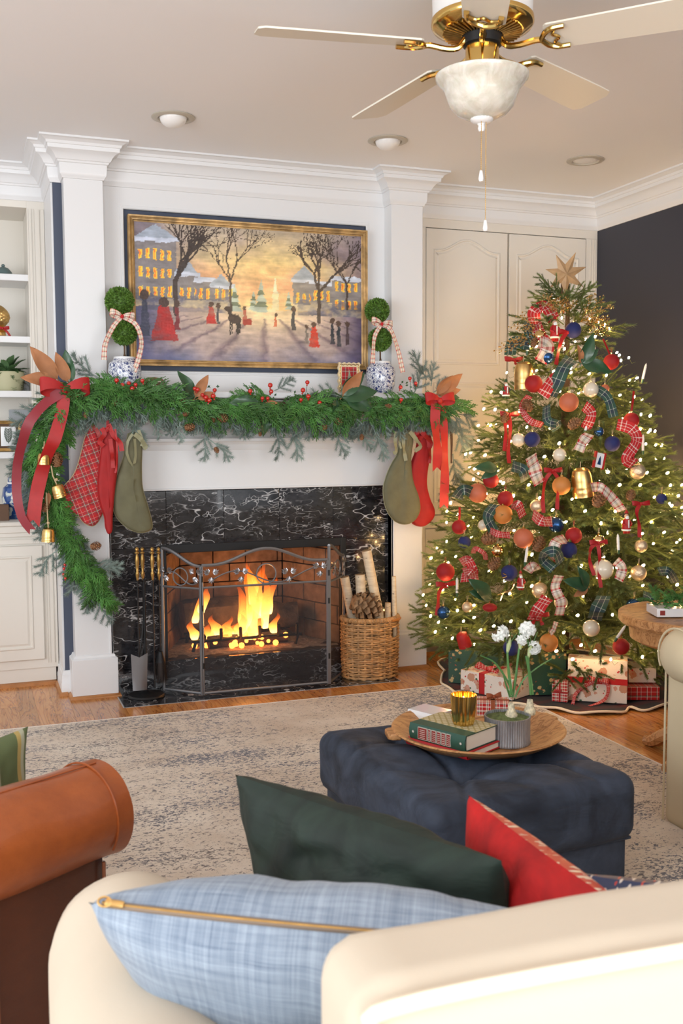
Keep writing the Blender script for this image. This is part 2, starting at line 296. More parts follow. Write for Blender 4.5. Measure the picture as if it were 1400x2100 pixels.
# ------------------------------------------------------------------ mesh helpers
def nrm(v):
    v = np.array(v, float); l = np.linalg.norm(v); return v/l if l > 1e-12 else v
class MB:
    def __init__(s): s.V = []; s.F = []; s.U = []
    def add(s, V, F, U=None, mat=None):
        V = np.asarray(V, float).reshape(-1, 3)
        if mat is not None: V = V @ mat[:3, :3].T + mat[:3, 3]
        n = sum(len(a) for a in s.V); s.V.append(V); s.F += [tuple(i+n for i in f) for f in F]
        s.U += (U if U is not None else [None]*len(F)); return s
    def box(s, c, d, rz=0, mat=None):
        x, y, z = [k/2 for k in d]; P = np.array([(a*x, b*y, e*z) for a in (-1, 1) for b in (-1, 1) for e in (-1, 1)])
        if rz: ca, sa = math.cos(rz), math.sin(rz); P = np.stack([P[:, 0]*ca-P[:, 1]*sa, P[:, 0]*sa+P[:, 1]*ca, P[:, 2]], 1)
        return s.add(P+np.array(c), [(0, 1, 3, 2), (4, 6, 7, 5), (0, 4, 5, 1), (2, 3, 7, 6), (0, 2, 6, 4), (1, 5, 7, 3)], mat=mat)
    def bx(s, x0, x1, y0, y1, z0, z1): return s.box(((x0+x1)/2, (y0+y1)/2, (z0+z1)/2), (x1-x0, y1-y0, z1-z0))
    def grid(s, fn, nu, nv, cu=False, cv=False, uv=None, mat=None):
        U = np.arange(nu if cu else nu+1)/nu; W = np.arange(nv if cv else nv+1)/nv
        V = [fn(u, v) for u in U for v in W]; m = len(W); k = len(U); F = []; UU = []
        for i in range(nu):
            for j in range(nv):
                a, b = i, (i+1) % k; c, d = j, (j+1) % m; F.append((a*m+c, b*m+c, b*m+d, a*m+d))
                if uv: UU.append([uv(i/nu, j/nv), uv((i+1)/nu, j/nv), uv((i+1)/nu, (j+1)/nv), uv(i/nu, (j+1)/nv)])
        return s.add(V, F, UU if uv else None, mat)
    def lathe(s, prof, n=32, c=(0, 0, 0), mat=None, flute=None):
        def f(u, v):
            i = v*(len(prof)-1); r, z = prof[int(round(i))]; a = 2*math.pi*u
            if flute: r = r*(1+flute[0]*math.cos(flute[1]*a))
            return (c[0]+r*math.cos(a), c[1]+r*math.sin(a), c[2]+z)
        return s.grid(f, n, len(prof)-1, cu=True, mat=mat)
    def tube(s, pts, r, n=8, cap=True, mat=None):
        P = np.array(pts, float); m = len(P); rr = np.broadcast_to(np.array(r, float), (m,))
        T = np.gradient(P, axis=0); T /= np.maximum(np.linalg.norm(T, axis=1), 1e-9)[:, None]
        a = np.cross(T[0], (0, 0, 1.)); a = nrm(a) if np.linalg.norm(a) > 1e-3 else np.array((1., 0, 0)); V = []
        for i in range(m):
            a = nrm(a-T[i]*(a @ T[i])); b = np.cross(T[i], a)
            for k in range(n): t = 2*math.pi*k/n; V.append(P[i]+rr[i]*(a*math.cos(t)+b*math.sin(t)))
        F = [(i*n+k, i*n+(k+1) % n, (i+1)*n+(k+1) % n, (i+1)*n+k) for i in range(m-1) for k in range(n)]
        if cap: F += [tuple(range(n))[::-1], tuple((m-1)*n+k for k in range(n))]
        return s.add(V, F, mat=mat)
    def ball(s, c, r, n=16, sq=(1, 1, 1)):
        return s.grid(lambda u, v: (c[0]+r*sq[0]*math.sin(math.pi*v)*math.cos(2*math.pi*u), c[1]+r*sq[1]*math.sin(math.pi*v)*math.sin(2*math.pi*u), c[2]+r*sq[2]*math.cos(math.pi*v)), n, max(4, n//2), cu=True)
    def prism(s, poly, y0, y1, ax='y'):
        n = len(poly); V = [(p[0], y, p[1]) if ax == 'y' else (y, p[0], p[1]) if ax == 'x' else (p[0], p[1], y) for y in (y0, y1) for p in poly]
        return s.add(V, [tuple(range(n)), tuple(range(2*n-1, n-1, -1))]+[(i, i+n, (i+1) % n+n, (i+1) % n) for i in range(n)])
    def strip(s, pts, wid, nrmv=None, cup=0):
        """ribbon along pts; wid = half-width vectors (or scalar with side vector nrmv)"""
        P = np.array(pts, float); m = len(P)
        W = np.array(wid, float)
        if W.ndim < 2: W = np.outer(np.broadcast_to(W, (m,)), nrm(nrmv))
        w0 = 2*np.linalg.norm(W[m//2]); L = np.concatenate([[0], np.cumsum(np.linalg.norm(np.diff(P, axis=0), axis=1))])/max(w0, 1e-6)
        V = np.concatenate([P-W, P+W]); F = [(i, i+1, m+i+1, m+i) for i in range(m-1)]
        U = [[(0, L[i]), (0, L[i+1]), (1, L[i+1]), (1, L[i])] for i in range(m-1)]
        return s.add(V, F, U)
    def sweep(s, path, prof, closed=False):
        P = [np.array(p, float) for p in path]; n = len(P); Nn = []
        for i in range(n-1): d = nrm(P[i+1]-P[i]); Nn.append(np.array((d[1], -d[0])))
        V = []
        for i in range(n):
            if i == 0: mvec = Nn[0]
            elif i == n-1: mvec = Nn[-1]
            else: a = Nn[i-1]+Nn[i]; mvec = a/(1+Nn[i-1] @ Nn[i])
            for d, z in prof: V.append((P[i][0]+mvec[0]*d, P[i][1]+mvec[1]*d, z))
        k = len(prof); F = [(i*k+j, i*k+j+1, (i+1)*k+j+1, (i+1)*k+j) for i in range(n-1) for j in range(k-1)]
        F += [tuple(range(k)), tuple((n-1)*k+j for j in range(k))[::-1]]
        return s.add(V, F)
    def rbox(s, c, d, r, seg=8, rz=0, disp=None, mat=None):
        h = np.array(d)/2; V = []; F = []; U = []; idx = {}
        g = np.linspace(-1, 1, seg+1)
        def vid(p):
            k = tuple(np.round(p, 5))
            if k not in idx:
                q = np.array(p)*h; q0 = np.clip(q, -(h-r), h-r); dd = q-q0; l = np.linalg.norm(dd)
                o = q0+dd/l*r if l > 1e-9 else q
                if disp is not None: o = disp(o, np.array(p))
                idx[k] = len(V); V.append(o)
            return idx[k]
        gs = np.sign(g)*np.abs(g)**.8
        for ax in range(3):
            for sg in (-1, 1):
                for i in range(seg):
                    for j in range(seg):
                        q = []
                        for a, b in ((i, j), (i+1, j), (i+1, j+1), (i, j+1)):
                            p = [0, 0, 0]; p[ax] = sg; p[(ax+1) % 3] = gs[a]; p[(ax+2) % 3] = gs[b]; q.append(vid(p))
                        if sg < 0: q = q[::-1]
                        F.append(tuple(q))
        V = np.array(V)
        if rz: ca, sa = math.cos(rz), math.sin(rz); V = np.stack([V[:, 0]*ca-V[:, 1]*sa, V[:, 0]*sa+V[:, 1]*ca, V[:, 2]], 1)
        return s.add(V+np.array(c), F, mat=mat)
    def tri(s, V, F): return s.add(V, F)
    def verts(s): return np.concatenate(s.V) if s.V else np.zeros((0, 3))
def make_mesh(name, mb, mat, off=(0, 0, 0), ang=38, smooth=True):
    V = mb.verts()-np.array(off, float); me = bpy.data.meshes.new(name); F = mb.F
    me.from_pydata(V.tolist(), [], F)
    uvl = me.uv_layers.new(name='UVMap'); uv = np.zeros((len(me.loops), 2), np.float32); i = 0
    if len(F) < 60000:
        for f, u in zip(F, mb.U):
            if u is not None:
                for k in range(len(f)): uv[i+k] = u[k]
            else:
                a, b, c = V[f[0]], V[f[1]], V[f[2]]; n = np.abs(np.cross(b-a, c-a)); ax = int(np.argmax(n)); o = [(1, 2), (0, 2), (0, 1)][ax]
                for k, vi in enumerate(f): uv[i+k] = (V[vi][o[0]], V[vi][o[1]])
            i += len(f)
        uvl.data.foreach_set('uv', uv.ravel())
    if smooth: me.shade_smooth(); me.set_sharp_from_angle(angle=R(ang))
    if mat is not None: me.materials.append(MAT[mat] if isinstance(mat, str) else mat)
    return me
def wloc(o):
    p = Vector((0, 0, 0))
    while o is not None: p += o.location; o = o.parent
    return np.array(p)
def obj(name, mb, mat, parent=None, local=False, bevel=0, smooth=True, ang=38, kind=None, label=None, cat=None, group=None, sub=0):
    """link mb as ONE mesh object. World-space verts unless local."""
    if parent is not None: off = np.zeros(3) if local else wloc(parent)
    else: V = mb.verts(); off = np.array([(V[:, 0].min()+V[:, 0].max())/2, (V[:, 1].min()+V[:, 1].max())/2, V[:, 2].min()])
    o = bpy.data.objects.new(name, make_mesh(name, mb, mat, off, ang, smooth)); COL.objects.link(o)
    if parent is not None: o.parent = parent
    else: o.location = off
    if bevel:
        m = o.modifiers.new('bevel', 'BEVEL'); m.width = bevel; m.segments = 2; m.limit_method = 'ANGLE'
    if sub: m = o.modifiers.new('sub', 'SUBSURF'); m.levels = m.render_levels = sub
    tag(o, label, cat, group, kind); return o
def tag(o, label=None, cat=None, group=None, kind=None):
    if label: o['label'] = label
    if cat: o['category'] = cat
    if group: o['group'] = group
    if kind: o['kind'] = kind
    return o
def thing(name, label, cat, loc, rz=0, group=None):
    o = bpy.data.objects.new(name, None); COL.objects.link(o); o.location = [float(x) for x in loc]; o.rotation_euler = (0, 0, rz); o.empty_display_size = .05
    return tag(o, label, cat, group)
def struct(name, mb, mat, parent=None, **k):
    o = obj(name, mb, mat, parent, **k)
    if parent is None: o['kind'] = 'structure'
    return o
def dup(o, parent=None, loc=None, rot=None, scale=None, label=None, cat=None, group=None):
    c = o.copy(); COL.objects.link(c); c.parent = parent
    if loc is not None: c.location = [float(x) for x in loc]
    if rot is not None: c.rotation_euler = rot
    if scale is not None: c.scale = (scale,)*3 if isinstance(scale, (int, float)) else scale
    tag(c, label, cat, group)
    for ch in [x for x in o.children]: dup(ch, c)
    return c
def inst(name, me, parent, loc, rot=(0, 0, 0), scale=1.):
    o = bpy.data.objects.new(name, me); COL.objects.link(o); o.parent = parent; o.location = [float(x) for x in loc]
    if isinstance(rot, Matrix): o.rotation_euler = rot.to_euler()
    else: o.rotation_euler = rot
    o.scale = (scale,)*3 if isinstance(scale, (int, float)) else scale
    return o
def basis(x, up=(0, 0, 1)):
    """rotation matrix whose X axis is x and whose Z is close to up"""
    x = nrm(x); y = np.cross(up, x); y = nrm(y) if np.linalg.norm(y) > 1e-4 else np.array((0, 1., 0)); z = np.cross(x, y)
    return Matrix((x, y, z)).transposed().to_3x3()
def rotx4(mat3, loc):
    m = np.eye(4); m[:3, :3] = np.array(mat3); m[:3, 3] = loc; return m
def bez(pts, n=16):
    """Catmull-Rom through pts"""
    P = [np.array(p, float) for p in pts]; P = [2*P[0]-P[1]]+P+[2*P[-1]-P[-2]]; o = []
    seg = len(P)-3; k = max(2, n//seg)
    for i in range(seg):
        a, b, c, d = P[i:i+4]
        for j in range(k):
            t = j/k; o.append(.5*((2*b)+(-a+c)*t+(2*a-5*b+4*c-d)*t*t+(-a+3*b-3*c+d)*t**3))
    o.append(P[-2]); return np.array(o)
# ================================================================== the room
H = 2.8; PW = .1907; BW = 1.9491; BL = -.05; BY = .111; XR = 3.288; CY = .269; LY = .58
b = MB(); b.bx(-4.2, 3.6, -8.5, 1.2, -.06, -.003); floor = struct('floor', b, 'floor', smooth=False)
# oak boards running towards the hearth wall, each one a piece; those under the rug are left out
bw = .083; x = -1.45; meshes = {}; rnd = random.Random(3)
while x < XR:
    y = -.75 - rnd.random()*.5 if x < 2.05 else -4.2 - rnd.random()*.6
    while y < .58:
        L = rnd.choice([.7, .9, 1.1, 1.35]); y1 = min(y+L, .6); k = round(y1-y, 2)
        if y1-y < .05: break
        if .20 < x < 1.66 and y1 > -.262: y1 = -.262
        if y1-y > .05:
            q = MB(); q.bx(-bw/2+.0005, bw/2-.0005, 0, y1-y-.0008, -.012, 0); o = obj('plank', q, 'floor', floor, local=True, smooth=False)
            o.location = (x+bw/2-floor.location.x, y-floor.location.y, -floor.location.z)
        if y1 <= -.26 and .20 < x < 1.66: break
        y += L
    x += bw
b = MB(); b.bx(-4.2, 3.6, -8.5, 1.2, H, H+.06); struct('ceiling', b, 'ceiling')
b = MB(); b.bx(XR, XR+.1, -7.5, 1.1, 0, H); struct('wall_right', b, 'dark_wall')
b = MB(); b.bx(-4.2, XR, 1.02, 1.1, 0, H); struct('wall_back', b, 'cream_paint')
b = MB()
for a in ((BL+.006, .43, BY, 1.0, 0, H), (1.52, BW-.006, BY, 1.0, 0, H), (.43, 1.52, BY, 1.0, .79, H)): b.bx(*a)
struct('wall_chimney', b, 'navy_wall')
b = MB(); b.bx(BL-.004, BL+.006, BY+.012, 1.0, 0, H); b.bx(BW-.006, BW, .02, 1.0, 0, H); struct('trim_1', b, 'white_paint')
crown = [(0, 2.621), (.006, 2.622), (.010, 2.632), (.016, 2.640), (.018, 2.652), (.020, 2.692), (.027, 2.695), (.030, 2.703), (.036, 2.706), (.044, 2.722), (.058, 2.738), (.076, 2.746), (.078, 2.764), (.083, 2.766), (.088, 2.778), (.104, 2.786), (.110, 2.789), (.1174, 2.791), (.1174, 2.8), (0, 2.8)]
path = [(-3.0, LY), (BL, LY), (BL, BY), (0, BY), (0, 0), (PW, 0), (PW, .1), (BW-PW, .1), (BW-PW, 0), (BW, 0), (BW, CY), (XR, CY), (XR, -7.4)]
b = MB(); b.sweep(path, crown); struct('trim_2', b, 'white_paint', ang=30)
# pilasters with plinths
for i, x0 in enumerate((0, BW-PW)):
    b = MB(); x1 = x0+PW
    b.bx(x0, x1, 0, .12, .2, 2.66)
    pl = [(0, .225), (.006, .222), (.010, .21), (.020, .204), (.020, .018), (0, .018)]
    b.sweep([(x0, .11), (x0, 0), (x1, 0), (x1, .11)], pl)
    struct('trim_%d' % (3+i), b, 'white_paint', bevel=.0015)
    s = MB(); sh = [(0, 0), (.034, 0), (.034, .006), (.030, .014), (.022, .018), (0, .018)]; s.sweep([(x0-.0, .11), (x0, 0), (x1, 0), (x1, .11)], sh); struct('trim_%d' % (5+i), s, 'shoe_wood')
# centre panel of the overmantel with its moulded recess
b = MB(); nx0, nx1, nz0, nz1 = .305, 1.645, 1.690, 2.512
for a in ((PW, nx0, .1, .13, 1.40, 2.66), (nx1, BW-PW, .1, .13, 1.40, 2.66), (nx0, nx1, .1, .13, nz1, 2.66), (nx0, nx1, .1, .13, 1.40, nz0)): b.bx(*a)
fr = [(0, 0), (.004, .006), (.010, .006), (.012, .003), (.018, .003), (.020, 0)]
def frame_ring(b, x0, x1, z0, z1, y, prof, dirn=1):
    """moulding round an opening on a wall facing -Y; prof (outward offset, projection)"""
    V = []; cs = [(x0, z0, -1, -1), (x1, z0, 1, -1), (x1, z1, 1, 1), (x0, z1, -1, 1)]
    for X, Z, sx, sz in cs:
        for d, p in prof: V.append((X+sx*d*dirn, y-p, Z+sz*d*dirn))
    k = len(prof); F = [(i*k+j, ((i+1) % 4)*k+j, ((i+1) % 4)*k+j+1, i*k+j+1) for i in range(4) for j in range(k-1)]
    b.add(V, F)
frame_ring(b, nx0, nx1, nz0, nz1, .1, [(0, -.03), (0, 0)]+fr)
struct('trim_7', b, 'white_paint', ang=20)
b = MB(); b.bx(nx0-.01, nx1+.01, .122, .128, nz0-.01, nz1+.01); struct('trim_8', b, 'navy_wall')
# baseboards: navy return left of the pilaster, right wall
bb = [(0, .13), (.005, .128), (.007, .112), (.012, .108), (.013, .07), (.016, .066), (.016, 0), (0, 0)]
b = MB(); b.sweep([(BL, .37), (BL, BY), (-.02, BY)], bb); struct('baseboard_left', b, 'white_paint')
b = MB(); b.sweep([(BL-.016, .372), (BL-.016, BY-.016), (-.034, BY-.016)], [(0, 0), (.014, 0), (.012, .012), (0, .018)]); struct('trim_9', b, 'shoe_wood')
b = MB(); b.sweep([(XR, CY-.02), (XR, -7.4)], bb); struct('baseboard_right', b, 'white_paint')
# ------------------------------------------------------------------ built-in cupboard, right alcove
cup = thing('built_in_cupboard', 'tall cream built-in cupboard with arched door panels behind the christmas tree', 'cupboard', (2.6, CY, 0))
b = MB(); b.bx(BW+.001, XR-.001, CY+.022, .98, .09, 2.66); b.bx(BW+.001, XR-.001, CY+.05, .98, 0, .1); b.bx(BW+.001, XR-.001, CY, CY+.03, 2.57, 2.66)
b.bx(BW+.001, 2.094, CY, CY+.03, .1, 2.57); b.bx(3.205, XR-.001, CY, CY+.03, .1, 2.57); b.bx(2.09, 3.21, CY, CY+.03, .78, .855); b.bx(2.0, 3.25, CY, CY+.03, .075, .12)
for xx in (3.235, 3.255, 3.27): b.bx(xx, xx+.004, CY-.004, CY-.0002, .12, 2.565)
obj('cabinet_body', b, 'cream_paint', cup, bevel=.001)
b = MB(); b.sweep([(BW, CY), (XR-.02, CY)], [(0, 0), (.016, 0), (.014, .014), (0, .02)]); obj('shoe_moulding', b, 'shoe_wood', cup)
def arch(x0, x1, z0, z1, rise, n=20):
    """closed outline with an ogee arched top"""
    o = [(x0, z0), (x1, z0)]
    for i in range(n+1):
        u = i/n; X = x1+(x0-x1)*u; s = abs(2*u-1); k = 0 if s > .86 else .5+.5*math.cos(math.pi*s/.86); o.append((X, z1-rise+rise*k))
    return o
def raised(b, poly, y, wid=.02):
    c = np.mean(poly, axis=0); P = np.array(poly)
    def off(d):
        n = len(P); o = []
        for i in range(n):
            a = nrm(P[i]-P[i-1]); e = nrm(P[(i+1) % n]-P[i]); na = np.array((-a[1], a[0])); ne = np.array((-e[1], e[0])); m = na+ne; m = m/max(.4, 1+na @ ne); o.append(P[i]+m*d)
        return o
    prof = [(0, 0), (.004, -.005), (.010, -.005), (.016, .003), (wid+.012, -.004), (wid+.014, -.004)]
    V = []; 
    for d, p in prof: V += [(q[0], y+p, q[1]) for q in off(d)]
    n = len(P); F = [(k*n+i, k*n+(i+1) % n, (k+1)*n+(i+1) % n, (k+1)*n+i) for k in range(len(prof)-1) for i in range(n)]
    F.append(tuple((len(prof)-1)*n+i for i in range(n))); b.add(V, F)
for k, (x0, x1) in enumerate(((2.094, 2.644), (2.652, 3.203))):
    d = MB(); d.bx(x0+.002, x1-.002, CY-.004, CY+.02, .862, 2.565); o = obj('upper_door', d, 'cream_paint', cup, bevel=.003)
    d = MB(); raised(d, arch(x0+.05, x1-.055, 1.765, 2.515, .07), CY-.005); obj('arched_panel', d, 'cream_paint', o, ang=20)
    d = MB(); raised(d, arch(x0+.05, x1-.055, .93, 1.66, 0, 2), CY-.005); obj('lower_panel', d, 'cream_paint', o, ang=20)
    d = MB(); hx_ = x1-.025 if k == 0 else x0+.025
    d.ball((hx_, CY-.02, 1.60), .013, 12); d.tube([(hx_, CY-.005, 1.60), (hx_, CY-.015, 1.60)], .006); obj('knob', d, 'brass', o)
    d = MB(); d.bx(x0+.002, x1-.002, CY-.004, CY+.02, .124, .775); o = obj('lower_door', d, 'cream_paint', cup, bevel=.003)
    d = MB(); raised(d, arch(x0+.05, x1-.055, .18, .71, 0, 2), CY-.005); obj('panel', d, 'cream_paint', o, ang=20)
    d = MB(); hx_ = x1-.022 if k == 0 else x0+.022; d.ball((hx_, CY-.02, .73), .013, 12); d.tube([(hx_, CY-.005, .73), (hx_, CY-.015, .73)], .006); obj('knob', d, 'brass', o)
# ------------------------------------------------------------------ bookcase, left alcove
bk = thing('built_in_bookcase', 'cream built-in bookcase with open shelves above a panelled base cabinet', 'bookcase', (-.6, .5, 0))
b = MB(); UL = -1.35; SX = -.146
b.bx(UL, SX+.002, .95, .97, .87, 2.66); b.bx(SX, BL-.004, LY, .97, .87, 2.66); b.bx(UL-.1, UL, LY, .97, .87, 2.66); b.bx(UL, SX, LY, .97, 2.585, 2.66)
for xx, yy in ((SX+.004, .003), (SX+.02, .006), (SX+.034, .004), (SX+.062, .005), (SX+.068, .003)): b.bx(xx, xx+.004, LY-yy, LY-.0003, .9, 2.58)
b.bx(SX+.072, BL-.006, LY-.006, LY-.0003, .9, 2.58)
obj('bookcase_frame', b, 'cream_paint', bk, bevel=.001)
for z in (2.23, 1.895, 1.598, 1.262):
    b = MB(); b.bx(UL, SX+.012, LY+.02, .95, z-.028, z); b.bx(UL, SX+.012, LY+.012, LY+.03, z-.036, z); obj('shelf', b, 'white_paint', bk, bevel=.003)
b = MB(); b.bx(UL-.1, BL-.006, .345, .97, .872, .895); b.bx(UL-.1, BL-.006, .35, .97, .835, .872); obj('counter_top', b, 'cream_paint', bk, bevel=.004)
b = MB(); b.bx(UL-.1, BL-.006, .37, .96, .095, .84); b.bx(UL-.1, BL-.02, .378, .96, .022, .1)
for xx in (-.112, -.1, -.078, -.074): b.bx(xx, xx+.003, .366, .38, .12, .80)
b.bx(-.07, BL-.008, .364, .38, .1, .80); b.bx(UL-.1, BL-.006, .360, .38, .775, .80); b.bx(UL-.1, BL-.006, .355, .38, .815, .84)
obj('base_cabinet', b, 'cream_paint', bk, bevel=.001)
for x0, x1 in ((-.68, -.128), (-1.25, -.70)):
    d = MB(); d.bx(x0, x1, .352, .372, .145, .765); o = obj('door', d, 'cream_paint', bk, bevel=.004); d = MB(); raised(d, [(x0+.055, .205), (x1-.055, .205), (x1-.055, .712), (x0+.055, .712)], .351); obj('door_panel', d, 'cream_paint', o, ang=20)
b = MB(); b.sweep([(UL, .378), (BL-.03, .378), (BL-.03, .40)], [(0, 0), (.016, 0), (.014, .016), (0, .022)]); obj('shoe_moulding', b, 'shoe_wood', bk)
# ------------------------------------------------------------------ fireplace
fp = thing('fireplace', 'wood burning fireplace faced with white veined black marble tiles', 'fireplace', (.975, .05, 0))
TY = .052; X0, X1 = .178, 1.771; OX0, OX1 = .462, 1.488; OZ1 = .76
def tile(x0, x1, z0, z1, y=TY, th=.02):
    if x1-x0 < .01 or z1-z0 < .01: return
    q = MB(); q.bx(x0+.0008, x1-.0008, y, y+th, z0+.0008, z1-.0008); o = obj('marble_tile', q, 'marble', fp, bevel=.001, smooth=False)
xs = [X0, .487, .798, 1.11, 1.424, X1]
for i in range(5): tile(xs[i], xs[i+1], OZ1, 1.057)
for z0, z1 in ((.452, .76), (.147, .452), (0, .147)):
    tile(X0, OX0, z0, z1); tile(OX1, X1, z0, z1)
for i, (a, c) in enumerate(((OX0, .798), (.798, 1.11), (1.11, OX1))): tile(a, c, 0, .147)
hs = [.2045, .487, .79, 1.10, 1.40, 1.70]
for i in range(5):
    q = MB(); q.bx(hs[i]+.001, hs[i+1]-.001, -.255, TY, -.012, .003); obj('hearth_tile', q, 'marble', fp, bevel=.001, smooth=False)
b = MB(); b.bx(.2, 1.704, -.258, TY, -.012, .0005); obj('hearth_grout', b, M('pale_grout', (.45, .44, .43), .9), fp)
b = MB(); b.bx(X0, OX0, TY+.02, .11, 0, 1.06); b.bx(OX1, X1, TY+.02, .11, 0, 1.06); b.bx(OX0, OX1, TY+.02, .11, OZ1, 1.06); b.bx(OX0, OX1, TY+.02, .11, 0, .145); obj('backing', b, 'soot', fp)
b = MB(); b.bx(OX0-.012, OX0+.022, TY-.006, .08, .147, OZ1+.012); b.bx(OX1-.022, OX1+.012, TY-.006, .08, .147, OZ1+.012); b.bx(OX0+.022, OX1-.022, TY-.006, .08, OZ1-.035, OZ1+.012); obj('metal_surround', b, 'black', fp, bevel=.003)
# firebox of refractory bricks
def brick_wall(pa, pb, z0, z1, rows=6, L=.2):
    pa, pb = np.array(pa), np.array(pb); d = pb-pa; T = np.linalg.norm(d); d /= T; nn = np.array((d[1], -d[0])); rz = math.atan2(d[1], d[0]); hh = (z1-z0)/rows
    for r in range(rows):
        t = -(r % 2)*L/2
        while t < T-.01:
            a, e = max(t, 0), min(t+L, T)
            if e-a > .02:
                q = MB(); c = pa+d*(a+e)/2; q.box((c[0]-nn[0]*.02, c[1]-nn[1]*.02, z0+hh*(r+.5)), (e-a-.006, .04, hh-.006), rz); obj('firebrick', q, 'firebrick', fp, bevel=.003, smooth=False)
            t += L
FB = .60
brick_wall((.66, FB), (1.29, FB), .15, .80); brick_wall((.46, .10), (.66, FB), .15, .80); brick_wall((1.29, FB), (1.49, .10), .15, .80)
b = MB(); b.bx(.44, 1.51, .08, .64, .10, .148); b.bx(.42, 1.53, .10, .66, .80, .83); b.bx(.62, 1.33, FB+.045, FB+.06, .1, .83)
b.prism([(.455, .1), (.655, FB+.05), (.62, FB+.06), (.42, .1)], .1, .82, 'z'); b.prism([(1.495, .1), (1.295, FB+.05), (1.33, FB+.06), (1.53, .1)], .1, .82, 'z'); obj('firebox', b, 'soot', fp)
b = MB(); b.grid(lambda u, v: (.48+.99*u, .10+.46*v, .148+.022*max(0, math.sin(math.pi*u)*math.sin(math.pi*v))+.012*noise.noise(Vector((u*14, v*9, 0)))), 60, 30); tag(obj('ash_bed', b, 'ash', fp), kind='stuff')
# mantel
mt = thing('mantelpiece', 'white painted mantel shelf and frieze carrying the garland', 'mantel', (.975, 0, 1.06))
b = MB(); b.bx(PW-.001, BW-PW+.001, .0, .1, 1.062, 1.30); b.bx(PW+.0, BW-PW, -.006, .05, 1.062, 1.072); obj('frieze_board', b, 'white_paint', mt, bevel=.002)
b = MB(); mp = [(0, 1.27), (.006, 1.27), (.010, 1.285), (.012, 1.30), (.020, 1.312), (.030, 1.318), (.032, 1.332), (.022, 1.34), (.016, 1.35), (.012, 1.38), (0, 1.38)]
b.sweep([(PW-.012, .1), (PW-.012, -.0), (BW-PW+.012, -.0), (BW-PW+.012, .1)], mp+[]); b.sweep([(-.003, .1), (-.003, -.0), (BW+.003, -.0), (BW+.003, .1)], [(0, 1.47), (.02, 1.475), (.03, 1.49), (.06, 1.505), (.075, 1.515), (.09, 1.52), (.09, 1.535), (0, 1.535)]); b.bx(PW-.001, BW-PW+.001, -.004, .1, 1.375, 1.54); obj('bed_moulding', b, 'white_paint', mt, ang=25)
b = MB(); b.bx(-.09, BW+.09, -.15, .098, 1.54, 1.575); obj('shelf', b, 'white_paint', mt, bevel=.006)
for xa, s in ((PW, 1), (BW-PW, -1)):
    b = MB(); b.bx(min(xa-s*.013, xa), max(xa-s*.013, xa), .0, .06, 0, 1.062); b.bx(min(xa-s*.02, xa-s*.008), max(xa-s*.02, xa-s*.008), -.004, .02, .21, 1.062)
    obj('side_moulding', b, 'white_paint', mt, bevel=.002)
MZ = 1.575
